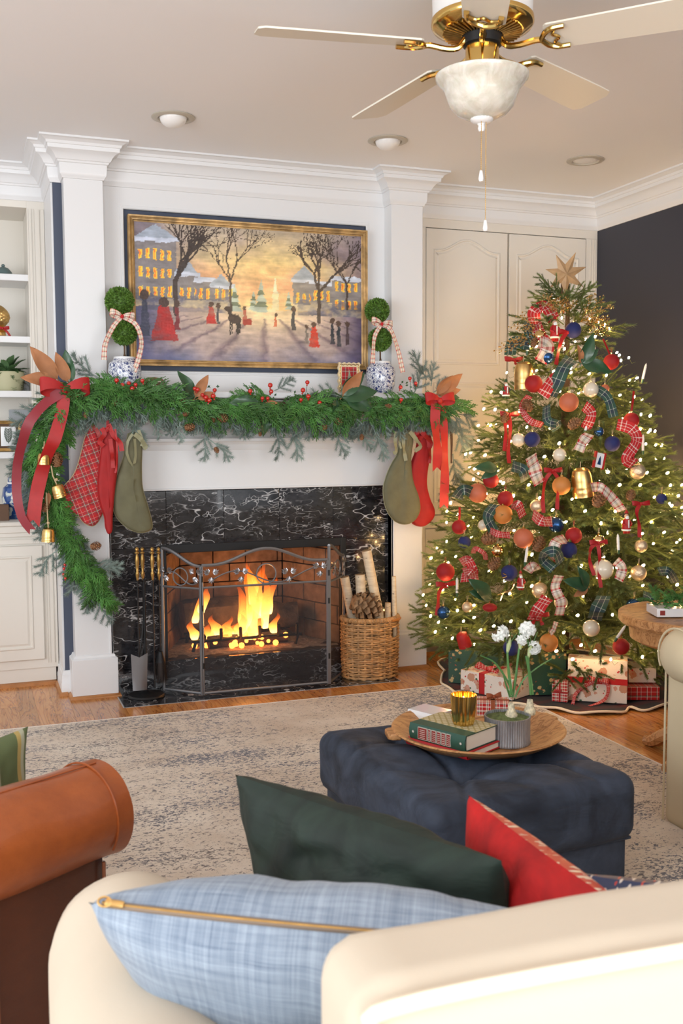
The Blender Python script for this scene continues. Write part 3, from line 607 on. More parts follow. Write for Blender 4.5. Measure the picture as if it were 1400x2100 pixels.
# ================================================================== things on and around the fireplace
def canvas_mesh(x0, x1, z0, z1, y, nu=300, nv=172):
    """a generic dusk winter street in loose brushwork, stored as colours of the canvas grid"""
    rs = np.random.RandomState(5); U, V = np.meshgrid(np.linspace(0, 1, nu), np.linspace(0, 1, nv)); 
    def fbm(sx, sy, seed, oct_=4):
        r = np.random.RandomState(seed); o = np.zeros_like(U); a = 1
        for k in range(oct_):
            gx, gy = int(sx*2**k)+2, int(sy*2**k)+2; g = r.rand(gy, gx); x = U*(gx-1.001); yy = V*(gy-1.001); i = x.astype(int); j = yy.astype(int); fx = x-i; fy = yy-j
            o += a*(g[j, i]*(1-fx)*(1-fy)+g[j, i+1]*fx*(1-fy)+g[j+1, i]*(1-fx)*fy+g[j+1, i+1]*fx*fy-.5); a *= .55
        return o
    def mixc(C, c, m): m = np.clip(m, 0, 1)[..., None]; return C*(1-m)+np.array(c)*m
    n1, n2, n3 = fbm(6, 5, 1), fbm(30, 24, 2, 3), fbm(14, 50, 3, 3)
    C = np.zeros(U.shape+(3,))+np.array((.62, .56, .50)); glow = np.exp(-(((U-.58)/.34)**2+((V-.52)/.42)**2)); C = mixc(C, (.93, .80, .50), glow*1.1+n1*.4)
    C = mixc(C, (.86, .55, .42), np.exp(-(((V-.55)/.13)**2))*.7+n1*.5); C = mixc(C, (.50, .50, .56), (V-.75)*1.6+n1*.7); C = mixc(C, (.33, .29, .38), (abs(U-.5)-.30)*3.2+n1*.5)
    gr = (V < .40+.03*n2)
    G = np.zeros_like(C)+np.array((.62, .54, .52)); G = mixc(G, (.92, .80, .62), np.exp(-(((U-.55)/.22)**2+((V-.36)/.12)**2)))
    tr = np.abs(np.sin((U-.55)/(.42-V+.05)*6.5+n2*.35)); G = mixc(G, (.36, .29, .33), (.5-tr)*1.5*(V < .33)); G = mixc(G, (.36, .38, .52), ((.12-V)*6+n1*.8)); G = mixc(G, (.30, .30, .46), ((.17-U)*6+n1*.5)); G = mixc(G, (.28, .24, .36), ((U-.86)*6+n1*.5))
    C[gr] = G[gr]
    def rect(a, c, e, f, col, m=1.): 
        nonlocal C; k = ((U > a+n2*.006) & (U < c+n2*.006) & (V > e+n2*.008) & (V < f+n2*.008))*m; C = mixc(C, col, k)
    def tri(cx, w_, e, h_, col):
        nonlocal C; k = (V > e) & (V < e+h_) & (np.abs(U-cx) < w_*(1-(V-e)/h_)); C = mixc(C, col, k*1.)
    for a, c, e, f in ((.0, .17, .40, .86), (.17, .26, .40, .62), (.25, .33, .40, .58), (.32, .41, .40, .54), (.68, .78, .40, .62), (.76, .86, .42, .60), (.86, 1.0, .36, .64)):
        rect(a, c, e, f, (.45, .43, .44)); rect(a-.008, c+.01, f, f+.035, (.70, .73, .80)); rect(a, c, e, e+.05, (.80, .72, .58))
        for q in np.arange(a+.014, c-.012, .030):
            for r_ in np.arange(e+.06, f-.06, .135): rect(q, q+.015, r_, r_+.075, (.97, .70, .22)); rect(q+.003, q+.008, r_+.01, r_+.07, (.92, .34, .12), .7)
    for cx, w_, e, h_ in ((.085, .09, .89, .10), (.21, .05, .65, .1), (.36, .05, .56, .09), (.73, .06, .64, .11)): tri(cx, w_, e, h_, (.58, .62, .68))
    tri(.60, .010, .52, .14, (.88, .84, .70)); rect(.585, .615, .40, .52, (.86, .80, .62))
    for cx, e, h_, w_ in ((.535, .38, .24, .035), (.42, .38, .20, .03), (.50, .39, .15, .02), (.66, .40, .14, .02)):
        for k in range(5): tri(cx, w_*(1-.16*k), e+h_*k*.17, h_*.32, (.30, .36, .30) if k % 2 else (.62, .68, .64))
    C = mixc(C, (.30, .30, .38), ((V > .36) & (V < .47+.04*n2) & ((U < .40) | (U > .70)))*(.55+n2))
    def twig(x, yv, a, L, th, dep):
        nonlocal C
        if dep == 0 or L < .01: return
        x1, y1 = x+L*math.cos(a)*.56, yv+L*math.sin(a); t = np.clip(((U-x)*(x1-x)+(V-yv)*(y1-yv))/((x1-x)**2+(y1-yv)**2+1e-9), 0, 1)
        d = np.hypot((U-x-t*(x1-x))*1.75, V-yv-t*(y1-yv)); C = mixc(C, (.17, .13, .12), (d < th)*.92)
        for k in range(3 if dep > 3 else 2): twig(x1, y1, a+rs.uniform(-.75, .75), L*rs.uniform(.62, .82), th*.66, dep-1)
    for x, e, L, th in ((.165, .34, .24, .017), (.40, .38, .22, .009), (.80, .32, .22, .016), (.93, .42, .2, .009)): twig(x, e, 1.57, L, th, 6)
    def fig(x, z, h_, w_, body, skirt=1.):
        nonlocal C; k = (V > z) & (V < z+h_*.8) & (np.abs(U-x) < w_*(.35+.65*skirt*(1-(V-z)/(h_*.8)))); C = mixc(C, body, k*(.9+n2*.6)); k = np.hypot((U-x)*1.75, V-z-h_*.88) < h_*.11; C = mixc(C, (.25, .17, .14), k*1.)
    for f_ in ((.035, .17, .34, .030, (.16, .18, .27), .6), (.115, .14, .32, .055, (.62, .09, .07), 1.1), (.17, .22, .22, .018, (.42, .10, .12), .4), (.315, .27, .17, .022, (.66, .12, .09), 1.1), (.345, .27, .16, .012, (.16, .16, .2), .3), (.46, .28, .14, .014, (.62, .14, .10), .8), (.60, .27, .10, .010, (.70, .30, .18), .8), (.68, .24, .19, .016, (.15, .15, .18), .5), (.74, .15, .14, .012, (.4, .36, .34), .6), (.775, .12, .20, .026, (.72, .16, .09), 1.), (.86, .15, .20, .016, (.10, .11, .15), .5), (.89, .13, .20, .017, (.08, .10, .14), .4), (.93, .15, .18, .015, (.16, .09, .11), .4)): fig(*f_)
    k = (((U-.418)/.027)**2+((V-.315)/.036)**2 < 1) | ((abs(U-.395+(V-.36)*.15) < .009) & (abs(V-.36) < .04)) | (((U-.384)/.014)**2+((V-.395)/.018)**2 < 1); C = mixc(C, (.16, .11, .10), k*1.); rect(.403, .408, .21, .29, (.12, .09, .08)); rect(.424, .429, .20, .29, (.12, .09, .08)); rect(.437, .443, .21, .30, (.13, .10, .09)); rect(.395, .40, .20, .29, (.12, .09, .08)); rect(.43, .436, .20, .29, (.12, .09, .08)); rect(.455, .49, .27, .32, (.55, .12, .08))
    k1 = np.clip((np.arange(nu)[None, :]+(n2*1.2+n3*1.2)).astype(int), 0, nu-1); k0 = np.clip((np.arange(nv)[:, None]+(n3*1.2-n2*1.2)).astype(int), 0, nv-1); C = C[k0, k1]; C = mixc(C, (.97, .86, .58), glow*.28); C = C*1.12
    C = C*(1+.16*n3[..., None]+.16*n2[..., None]); C = np.clip(C, .02, 1); C = np.where(C <= .04045, C/12.92, ((C+.055)/1.055)**2.4)
    b = MB(); b.grid(lambda u, v: (x0+(x1-x0)*u, y+.0008*noise.noise(Vector((u*160, v*100, 0))), z0+(z1-z0)*v), nu-1, nv-1)
    o = obj('canvas', b, None, paint, smooth=True); at_ = o.data.color_attributes.new('paint', 'FLOAT_COLOR', 'POINT')
    A = np.ones((nu*nv, 4), np.float32); A[:, :3] = C.transpose(1, 0, 2).reshape(-1, 3); at_.data.foreach_set('color', A.ravel())
    t = NT('oil_paint'); t.set(Roughness=.45); n = t.node('Attribute', attribute_name='paint'); t.color(n.outputs['Color']); o.data.materials.append(t.m); return o
paint = thing('framed_painting', 'large landscape oil painting of a snowy dusk street in a gold frame above the mantel', 'painting', (.98, .09, 1.715))
canvas_mesh(.352, 1.604, 1.745, 2.447, .068)
FX0, FX1, FZ0, FZ1 = .352, 1.604, 1.745, 2.447
b = MB(); fpf = [(0, .0), (0, .010), (.006, .012), (.009, .022), (.014, .023), (.017, .017), (.022, .019), (.024, .026), (.032, .027), (.032, -.02)]
MAT['gilt_wood'] = M('gilded_wood', (.48, .30, .12), .4, .35, var=.45, vs=16)
for (xa, za, xb, zb) in ((FX0, FZ0, FX1, FZ0), (FX1, FZ0, FX1, FZ1), (FX1, FZ1, FX0, FZ1), (FX0, FZ1, FX0, FZ0)):
    q = MB(); d = nrm((xb-xa, zb-za)); n_ = np.array((d[1], -d[0])); V = []
    for (X, Z, s) in ((xa, za, -1), (xb, zb, 1)):
        for o_, p_ in fpf: V.append((X+n_[0]*o_+s*d[0]*o_, .078-p_-.002, Z+n_[1]*o_+s*d[1]*o_))
    k = len(fpf); q.add(V, [(j, j+1, k+j+1, k+j) for j in range(k-1)]); obj('frame_rail', q, 'gilt_wood', paint, ang=25)
MAT['old_brass'].node_tree.nodes['Principled BSDF'].inputs['Metallic'].default_value = .75
# ------------------------------------------------------------------ small builders
def leaf_grid(L, Wd, cup=.25, bend=.3, n=8, stem=.12):
    """one big leaf along +X, face up +Z"""
    b = MB()
    def f(u, v):
        wv = Wd*math.sin(math.pi*min(1, u**.85))**.8*(1-.25*u); s = (v-.5)*2; return (L*u, wv*s, bend*L*(u*u)*-.5+cup*wv*abs(s)**1.5+.004*math.sin(9*u+s*3)*abs(s))
    b.grid(f, n, 6, uv=lambda u, v: (u, v)); b.tube([(-stem*L, 0, 0), (0, 0, 0), (L*.5, 0, -bend*L*.125-.001), (L*.97, 0, -bend*L*.47)], [.0022, .002, .0012, .0004], 5); return b
def bow_part(b, c, R3x3, lw, lh, wd, rot=0, loops=2, tails=None, knot=.012):
    """bow in local xz plane facing -y"""
    for s in ((-1, 1) if loops == 2 else (1,)):
        pts = []; W = []
        for i in range(15):
            a = 2*math.pi*i/14; t = .5-.5*math.cos(a); x = s*lw*t; z = lh*.13*math.sin(a)+lh*.12*t; pts.append((x, -.006-.55*wd*math.sin(a)-.2*wd*t, z))
            W.append(np.array((0.1*s*wd*math.sin(a), wd*.3*t, wd*(.32+.68*t**.7)*(1 if a < math.pi else .9))))
        P = np.array(pts); b.strip(P @ np.array(R3x3).T+c, np.array(W) @ np.array(R3x3).T)
    b.ball((0, 0, 0), knot, 10) if False else b.grid(lambda u, v: tuple(np.array(c)+np.array(R3x3) @ np.array((knot*math.cos(2*math.pi*u)*math.sin(math.pi*v), -.008+knot*.9*math.sin(2*math.pi*u)*math.sin(math.pi*v), knot*1.2*math.cos(math.pi*v)))), 10, 6, cu=True)
def tail(b, pts, w0, w1=None, notch=True, side=(1, 0, 0), ripple=0, n=18):
    P = bez(pts, n); m = len(P); w1 = w1 or w0; W = []
    for i in range(m):
        t = i/(m-1); a = ripple*math.sin(t*9); T = nrm(P[min(i+1, m-1)]-P[max(i-1, 0)]); s = np.array(side, float); s = nrm(s-T*(s @ T)); q = np.cross(T, s); W.append((s*math.cos(a)+q*math.sin(a))*(w0+(w1-w0)*t))
    b.strip(P, np.array(W))
    if notch:
        T = nrm(P[-1]-P[-2]); e = P[-1]; wv = W[-1]; L = .6*w1; b.add([e-wv, e+wv, e, e-wv*.96+T*L*1.6, e+wv*.96+T*L*1.6], [(0, 2, 3), (2, 1, 4)], [[(0, 0), (.5, 0), (0, .3)], [(.5, 0), (1, 0), (1, .3)]])
def pinecone(name, L=.07, r=.028, mat='pinecone', seed=0):
    b = MB(); b.lathe([(0, 0), (r*.55, L*.06), (r*.62, L*.4), (r*.3, L*.85), (0, L)], 10); k = 0; N = 62; rr = random.Random(seed)
    for i in range(N):
        t = (i+.5)/N; z = L*t; a = i*2.39996; rad = r*(math.sin(math.pi*min(1, (t*.9+.12)))**.7); o = np.array((math.cos(a), math.sin(a), 0)); s = np.array((-math.sin(a), math.cos(a), 0)); w_ = r*.34*(1-.45*t); up = .28+.5*t
        p0 = o*rad*.35+np.array((0, 0, z)); p1 = o*rad+np.array((0, 0, z+rad*up*.5)); p2 = o*rad*1.12+np.array((0, 0, z+rad*(up*.5)+.006*L/.07))
        b.add([p0-s*w_*.4, p0+s*w_*.4, p1+s*w_, p2, p1-s*w_, p1-np.array((0, 0, .07*r))], [(0, 1, 2, 3, 4), (4, 3, 5), (3, 2, 5), (1, 0, 5)])
    return b
PCM = make_mesh('pinecone', pinecone('p'), 'pinecone'); PCM.materials[0] = MAT['pinecone']
def needles(b_V, b_F, P, L, dens, rad=5, wd=.0011, ang=.75, rr=random):
    """needles round a twig polyline P"""
    for i in range(len(P)-1):
        a, c = P[i], P[i+1]; T = c-a; l = np.linalg.norm(T)
        if l < 1e-6: continue
        T = T/l; s = np.cross(T, (.31, .17, .93)); s /= np.linalg.norm(s); q = np.cross(T, s); k = max(1, int(l*dens))
        for j in range(k):
            p = a+(c-a)*((j+rr.random())/k)
            for m in range(rad):
                th = 6.283*(m+rr.random())/rad; o = s*math.cos(th)+q*math.sin(th); an = ang*(.8+.4*rr.random()); d = T*math.cos(an)+o*math.sin(an); ll = L*(.75+.5*rr.random()); wv = np.cross(d, o)*wd
                n = len(b_V); b_V += [p-wv, p+wv, p+d*ll]; b_F.append((n, n+1, n+2))
def tris(V, F): b = MB(); b.add(V, F); return b
def spray(L, seed, nl, dens, rad, side=.42, step=.028, wd=.0012, droop=.25, ang=.7, spread=.85, flat=True, stemr=.0022):
    """a conifer branch spray along +X with side twigs, drooping towards -Z"""
    rr = random.Random(seed); V = []; F = []; b = MB(); n = 10
    main = np.array([(L*t, .02*math.sin(t*3+seed), -droop*L*t*t) for t in np.linspace(0, 1, n)]); b.tube(main, np.linspace(stemr, stemr*.4, n), 5); needles(V, F, main[2:], nl, dens, rad, wd, ang, rr)
    t = .18; sgn = 1
    while t < .93:
        i = t*(n-1); p = main[int(i)]+(main[min(int(i)+1, n-1)]-main[int(i)])*(i-int(i)); l = L*side*(1-t*.72)*(.8+.4*rr.random()); a = spread*(.85+.3*rr.random())*sgn; tilt = (rr.random()-.5)*(.35 if flat else 1.6)
        d = np.array((math.cos(a), math.sin(a)*math.cos(tilt), math.sin(tilt)*.8)); tw = np.array([p+d*l*u+np.array((.12*l*u*u, 0, -droop*.8*l*u*u)) for u in (0, .35, .7, 1)]); b.tube(tw, [stemr*.55, stemr*.5, stemr*.4, stemr*.25], 4, cap=False); needles(V, F, tw, nl, dens, rad, wd, ang, rr)
        t += step/L*(.7+.6*rr.random()); sgn = -sgn
    b.add(V, F); return b
CED = []
for sd in range(5):   # cedar: long soft drooping fingers
    rr = random.Random(sd+40); b = MB(); L = .17; main = bez([(0, 0, 0), (.06, 0, .012), (.12, .0, -.004), (L, 0, -.05)], 12); b.tube(main, np.linspace(.0028, .0016, len(main)), 5)
    for k in range(17):
        t = .08+.9*k/17; i = int(t*(len(main)-1)); p = main[i]; s = 1 if k % 2 else -1; l = .085*(1-.45*t)*(.8+.5*rr.random()); a = s*(.75+.3*rr.random()); d = np.array((math.cos(a), math.sin(a), .15*rr.random()))
        tw = bez([p, p+d*l*.5+np.array((0, 0, -.003)), p+d*l+np.array((l*.25, 0, -.35*l))], 6); b.tube(tw, np.linspace(.0048, .0024, len(tw)), 4, cap=False)
        for m in (1, 2, 3, 4):
            if m < len(tw)-1:
                s2 = 1 if m % 2 else -1; d2 = nrm(tw[m+1]-tw[m]); sd2 = nrm(np.cross(d2, (0, 0, 1.))); e = tw[m]+d2*.018+sd2*s2*.013+np.array((0, 0, -.004)); b.tube([tw[m], (tw[m]+e)/2+np.array((0, 0, .001)), e], [.0040, .0038, .0018], 4, cap=False)
    CED.append(make_mesh('cedar_spray', b, 'cedar', ang=60))
FRO = [make_mesh('frosted_spray', spray(.17, 60+k, .026, 230, 8, .50, .024, .0024, .35, .80, .75, stemr=.004), 'frost', smooth=False) for k in range(4)]
MGL = make_mesh('magnolia_leaf', leaf_grid(.14, .034), 'magnolia_green'); MGB = make_mesh('magnolia_leaf', leaf_grid(.14, .032, .3, .15), 'magnolia_brown')
b = MB(); b.ball((0, 0, 0), .0118, 12); b.lathe([(0.001, -.010), (.0035, -.015), (.005, -.019), (.002, -.016)], 6); BER = make_mesh('berry', b, 'berry')
# ------------------------------------------------------------------ garland
gar = thing('garland', 'green cedar and frosted pine garland swagged along the mantel and down its left side', 'garland', (.95, -.16, MZ))
GO = wloc(gar)
def gspray(me, name, p, d, up=(0, -.4, 1), sc=1.):
    return inst(name, me, gar, np.array(p)-GO, basis(d, up), sc)
rg = random.Random(11)
core = [at(px, py-5, Y=-.16) for px, py in ((108, 838), (160, 812), (230, 808), (300, 815), (400, 836), (480, 840), (560, 834), (640, 842), (720, 846), (800, 842), (870, 838), (915, 842))]
CP = bez(core, 66)
b = MB(); b.tube(CP, .016, 8); drop = bez([at(px, py, Y=-.16) for px, py in ((108, 838), (84, 900), (82, 970), (102, 1040), (140, 1105), (172, 1165), (195, 1215))], 30); b.tube(drop, np.linspace(.016, .006, len(drop)), 8)
drr = bez([at(px, py, Y=-.14) for px, py in ((915, 842), (925, 890), (925, 950))], 10); b.tube(drr, np.linspace(.012, .004, len(drr)), 8); obj('garland_stem', b, 'bark', gar)
for i, p in enumerate(CP):
    t = i/(len(CP)-1)
    for k in range(3):
        a = rg.uniform(-.5, .5); dirx = rg.choice((-1, 1))*rg.uniform(.2, 1.1)
        if k == 0: d = (dirx*.9, rg.uniform(-.5, -.1), rg.uniform(-.05, .30)); o = (0, rg.uniform(-.03, .01), .012)
        elif k == 1: d = (dirx*.5, rg.uniform(-.7, -.2), rg.uniform(-1, -.5)); o = (0, -.03, 0)
        else: d = (dirx*.8, rg.uniform(-.6, -.3), rg.uniform(-.45, .05)); o = (0, -.035, 0)
        if k != 1 or rg.random() < .5:
            gspray(CED[rg.randrange(5)], 'cedar_spray', p+np.array(o), nrm(d), (rg.uniform(-.3, .3), -1, .6), rg.uniform(.62, .88))
    for _ in range(2 if t > .03 else 0):
        d = (rg.uniform(-.75, .75), rg.uniform(-.5, .0), rg.uniform(-1, -.55)); gspray(FRO[rg.randrange(4)], 'frosted_spray', p+np.array((0, -.045, -.035)), nrm(d), (0, -1, .3), rg.uniform(.5, .8))
for px, py, dx, dz in ((205, 775, -.6, .6), (560, 796, .8, .35), (700, 822, -.9, .4), (840, 806, .4, .6), (880, 790, .4, .9), (885, 800, .9, .5), (870, 780, -.2, 1), (118, 812, -1, -.3), (95, 850, -1, -.1), (940, 850, 1, -.5), (935, 870, .9, -.8), (940, 880, .4, -1), (930, 930, .3, -1), (935, 960, .2, -1), (922, 985, -.2, -1), (430, 885, -.3, -1), (435, 900, .6, -.8), (560, 880, .2, -1), (600, 880, .1, -1), (690, 880, .4, -.8), (740, 880, .6, -.8), (770, 885, .3, -1), (250, 850, -.3, -1), (270, 860, .3, -1), (175, 835, -.2, -1), (900, 860, .1, -1)):
    gspray(FRO[rg.randrange(4)], 'frosted_spray', at(px, py, Y=-.19), nrm((dx, -.15, dz)), (0, -1, .3), rg.uniform(.7, .95))
for px in range(176, 812, 15):
    gspray(FRO[rg.randrange(4)], 'frosted_spray', at(px, 858+rg.uniform(-12, 8)+(-14 if px < 300 else 0), Y=-.225), nrm((rg.uniform(-.7, .8), rg.uniform(-.3, .1), rg.uniform(-1, -.45))), (0, -1, .3), rg.uniform(.38, .62))
for i, p in enumerate(drop):
    t = i/(len(drop)-1); T = nrm(drop[min(i+1, len(drop)-1)]-drop[max(i-1, 0)])
    for k in range(2):
        sd = rg.choice((-1, 1)); gspray(CED[rg.randrange(5)], 'cedar_spray', p+np.array((.012, -.03, 0)), nrm(T+np.array((sd*rg.uniform(.3, .75)+(.15 if t < .7 else 0), rg.uniform(-.3, 0), 0))), (rg.uniform(-.5, .5), -1, .2), rg.uniform(.6, .95)*(1-.25*t))
    for k in range(2):
        sd = -1 if k == 0 else (1 if t > .45 else -1); gspray(FRO[rg.randrange(4)], 'frosted_spray', p+np.array((-.03 if t < .5 else 0, -.01, 0)), nrm(T*.8+np.array((sd*(.45+.3*rg.random()), -.05, 0))), (0, -1, .2), rg.uniform(.6, .95))
for px, py, dx, dz in ((185, 1150, 1, -.35), (190, 1165, 1, -.1), (175, 1180, .6, -.7), (200, 1200, .5, -1), (205, 1225, .3, -1), (150, 1160, -.2, -1), (120, 1130, -.7, -.8), (160, 1175, .9, -.5)): gspray(FRO[rg.randrange(4)], 'frosted_spray', at(px, py, Y=-.17), nrm((dx, -.1, dz)), (0, -1, .3), .85)
for px, py, a, me, sc in ((400, 812, 165, MGL, 1.2), (398, 815, 118, MGL, 1.1), (395, 815, 205, MGL, .95), (400, 815, 60, MGB, .95), (405, 818, 20, MGB, .7), (395, 820, 190, MGB, .6), (530, 824, 180, MGL, 1.1), (548, 826, 265, MGL, 1.25), (540, 826, 300, MGL, 1.1), (545, 826, 0, MGB, .45), (700, 815, 12, MGL, 1.5), (700, 812, 45, MGL, 1.3), (702, 813, 50, MGB, 1.25), (690, 820, 265, MGL, .9), (710, 822, -15, MGL, 1.25), (118, 778, 129, MGB, 1.4), (120, 784, 172, MGB, 1.25), (140, 784, 112, MGB, 1.1), (145, 786, 100, MGL, 1.15), (895, 808, 48, MGB, 1.0), (900, 810, 14, MGB, .95), (905, 812, -2, MGL, .8), (900, 806, 38, MGB, 1.25), (100, 1010, 262, MGB, .5)):
    p = at(px, py, Y=-.235); ar = R(a); d = (math.cos(ar), -.12, math.sin(ar)); o = inst('magnolia_leaf', me, gar, p-GO, basis(d, (rg.uniform(-.4, .4), -1, .25)), sc)
    if me is MGB: o['label'] = 'copper underside leaf'
for px, py in ((239, 780), (251, 790), (264, 786), (271, 797), (278, 789), (292, 781), (405, 799), (399, 797), (415, 810), (422, 815), (429, 821), (437, 812), (440, 800), (513, 802), (538, 817), (549, 817), (554, 790), (556, 803), (621, 800), (630, 784), (617, 820), (632, 813), (655, 826), (840, 776), (821, 794), (852, 786), (822, 820), (133, 1158), (131, 1166), (130, 1178), (134, 1186)):
    p = at(px, py, Y=-.245 if px > 200 else -.2); o = inst('berry', BER, gar, p-GO, (rg.uniform(-.5, .5), rg.uniform(-.5, .5), 0), rg.uniform(.85, 1.1) if px > 200 else .6)
b = MB()
for px, py, qx, qy in ((239, 780, 262, 812), (264, 786, 270, 812), (292, 781, 275, 810), (440, 800, 425, 832), (405, 799, 420, 830), (554, 790, 545, 825), (630, 784, 618, 828), (621, 800, 625, 830), (840, 776, 838, 810), (513, 802, 520, 826), (852, 786, 845, 812), (432, 795, 405, 792)): b.tube([at(px, py, Y=-.24), at((px+qx)/2+3, (py+qy)/2, Y=-.23), at(qx, qy, Y=-.2)], .0013, 5)
for k in range(34):
    c = rg.choice(((262, 790), (425, 800), (540, 800), (625, 810), (840, 790))); p = at(c[0]+rg.uniform(-26, 26), c[1]+rg.uniform(-10, 18), Y=-.24); a = rg.random()*6.28; d = np.array((math.cos(a), -.2, math.sin(a)))*.009; s = nrm(np.cross(d, (0, 1, .2)))*.006; b.add([p-d, p-s, p+d, p+s], [(0, 1, 2, 3)])
obj('berry_stem', b, 'magnolia_green', gar, kind='stuff')
for px, py, a, sc in ((232, 833, 80, .45), (445, 853, -20, .6), (435, 868, 80, .35), (375, 852, 30, .35), (440, 917, -60, .35), (658, 882, 40, .4), (685, 855, -40, .6), (788, 834, 0, .42), (741, 903, 90, .35), (378, 878, 10, .55), (118, 958, 95, .75), (90, 1050, 70, .5), (185, 1122, 10, .55), (533, 895, 90, .25), (176, 858, 100, .3)):
    p = at(px, py, Y=-.235); ar = R(a); inst('pinecone', PCM, gar, p-GO, basis((math.cos(ar), -.15, math.sin(ar)), (0, -1, 0)) @ Matrix.Rotation(R(90), 3, 'Y'), sc*1.35)
# ------------------------------------------------------------------ velvet bows at the garland's ends
def big_bow(c, lab, tails, lw, lh, wd, mat='red_satin', tilt=0):
    root = thing('ribbon_bow', lab, 'bow', c); b = MB(); bow_part(b, np.array(c), Matrix.Rotation(tilt, 3, 'Y'), lw, lh, wd, knot=.016); obj('bow_loops', b, mat, root, ang=60)
    for pts, w0, w1, m2 in tails: b = MB(); tail(b, pts, w0, w1, ripple=.35); obj('bow_tail', b, m2, root, ang=60)
A = lambda px, py, y=-.27: at(px, py, Y=y)
big_bow(A(133, 800), 'large red velvet bow tied over the garland at the left end of the mantel', [([A(130, 803), A(128, 840), A(112, 900, -.29), A(98, 930), A(84, 975, -.25), A(74, 1020), A(68, 1066)], .030, .033, 'red_satin'), ([A(128, 803), A(95, 825), A(62, 862, -.29), A(48, 900), A(36, 950, -.24), A(34, 1010), A(44, 1060), A(62, 1085)], .026, .020, 'burgundy_satin')], .115, .16, .034)
big_bow(A(900, 822), 'red velvet bow with long tails at the right end of the mantel garland', [([A(893, 828), A(892, 870), A(897, 920, -.29), A(896, 958)], .027, .026, 'red_satin'), ([A(903, 828), A(910, 880, -.25), A(912, 960, -.28), A(910, 1034)], .023, .025, 'red_satin')], .088, .12, .026)
# ------------------------------------------------------------------ cow bells on jute
def bell_mesh(r, h, mat):
    root_b = MB(); root_b.lathe([(0, 0), (r*.45, -.01*h), (r*.82, -.10*h), (r*.95, -.26*h), (r, -.45*h), (r*1.0, -.62*h), (r*1.03, -.66*h), (r*1.01, -.70*h), (r*1.03, -.80*h), (r*1.06, -.84*h), (r*1.04, -.88*h), (r*1.07, -h), (r*.98, -h), (r*.9, -.5*h), (0, -.15*h)], 28)
    return root_b
def hang_bell(px, py, y, r, h, rope, lab, tilt=0, mat='gold', grp=None):
    c = at(px, py, Y=y); root = thing('hanging_bell', lab, 'bell', c, group=grp); mt3 = rotx4(Matrix.Rotation(tilt, 3, 'Y'), c)
    q = bell_mesh(r, h, mat); V = q.verts(); q.V = [V @ mt3[:3, :3].T+mt3[:3, 3]]; obj('bell_body', q, mat, root)
    q = MB(); q.ball(c+np.array((0, 0, -h*1.02)), r*.22, 10); obj('clapper', q, 'bark', root)
    q = MB(); top = [at(a_, b_, Y=y) for a_, b_ in rope]; q.tube([c]+top, .0035, 6); q.ball(c+np.array((0, 0, .022)), .008, 8); obj('rope', q, 'rope', root); return root
hang_bell(90, 928, -.245, .030, .058, [(91, 905)], 'gold bell half hidden by cedar, topmost of the bells down the garland', .05)
hang_bell(116, 993, -.25, .031, .066, [(108, 975), (105, 955)], 'gold bell hanging tilted against the toe of the tartan stocking', -.25)
hang_bell(99, 1082, -.25, .030, .068, [(97, 1050), (95, 1010)], 'lowest gold bell on a knotted jute cord at the left drop', .03)
# ------------------------------------------------------------------ stockings
def stocking(outline, y, mat, trim, lab, cuffmat, ribs, th=.045, loop=None, seed=0, tfun=None):
    P2 = [at(px, py, Y=y) for px, py in outline]; P = bez(P2+[P2[0]], 5*len(P2))[:-1]; c = P.mean(0); root = thing('stocking', lab, 'stocking', P[np.argmin(P[:, 2])]*[1, 1, 1], group='christmas stockings hung from the mantel')
    b = MB(); n = len(P); rings = [(1.0, 0), (.985, .35), (.93, .68), (.80, .88), (.55, .98), (.25, 1.0)]; V = []; F = []; U = []
    # spine-based inset: shrink towards nearest mid axis point
    def mid(p):
        z = p[2]; d = np.abs(P[:, 2]-z); idx = np.argsort(d)[:max(4, n//8)]; xs_ = P[idx, 0]; return np.array(((P[:, 0][idx].min()+xs_.max())/2*.6+.4*c[0], p[1], z*.86+.14*c[2]))
    Mi = np.array([mid(p) for p in P])
    for side in (-1, 1):
        base = len(V)
        for k, (s, h_) in enumerate(rings):
            for i in range(n):
                q = Mi[i]+(P[i]-Mi[i])*s; wr = .006*noise.noise(Vector((q[0]*18+seed, q[2]*9, side))); V.append((q[0], y+side*(th/2*h_+wr*h_), q[2]))
        for k in range(len(rings)-1):
            for i in range(n): F.append((base+k*n+i, base+k*n+(i+1) % n, base+(k+1)*n+(i+1) % n, base+(k+1)*n+i))
        m_ = len(V); V.append(tuple(np.array(V[base+(len(rings)-1)*n:base+len(rings)*n]).mean(0)))
        for i in range(n): F.append((base+(len(rings)-1)*n+i, base+(len(rings)-1)*n+(i+1) % n, m_))
    b.add(V, F); 
    for f in F: U.append([(V[k][0]*.94+V[k][2]*.34, V[k][2]*.94-V[k][0]*.34) for k in f])
    b.U = U; obj('stocking_body', b, mat, root, ang=70)
    b = MB(); b.tube(list(P)+[P[0]], .0028, 5, cap=False); obj('piping', b, trim, root)
    if loop: b = MB(); l = [at(px, py, Y=y) for px, py in loop]; tail(b, l, .007, notch=False, n=6); obj('hanging_loop', b, cuffmat, root)
    for pts, w0 in ribs: b = MB(); tail(b, [at(q[0], q[1], Y=y-(q[2] if len(q) > 2 else .035)) for q in pts], w0, notch=False, ripple=.5, n=14); obj('cuff_ruffle', b, cuffmat, root, ang=60)
    return root
MAT['trim_gold'] = M('tan_piping', (.52, .38, .2), .8)
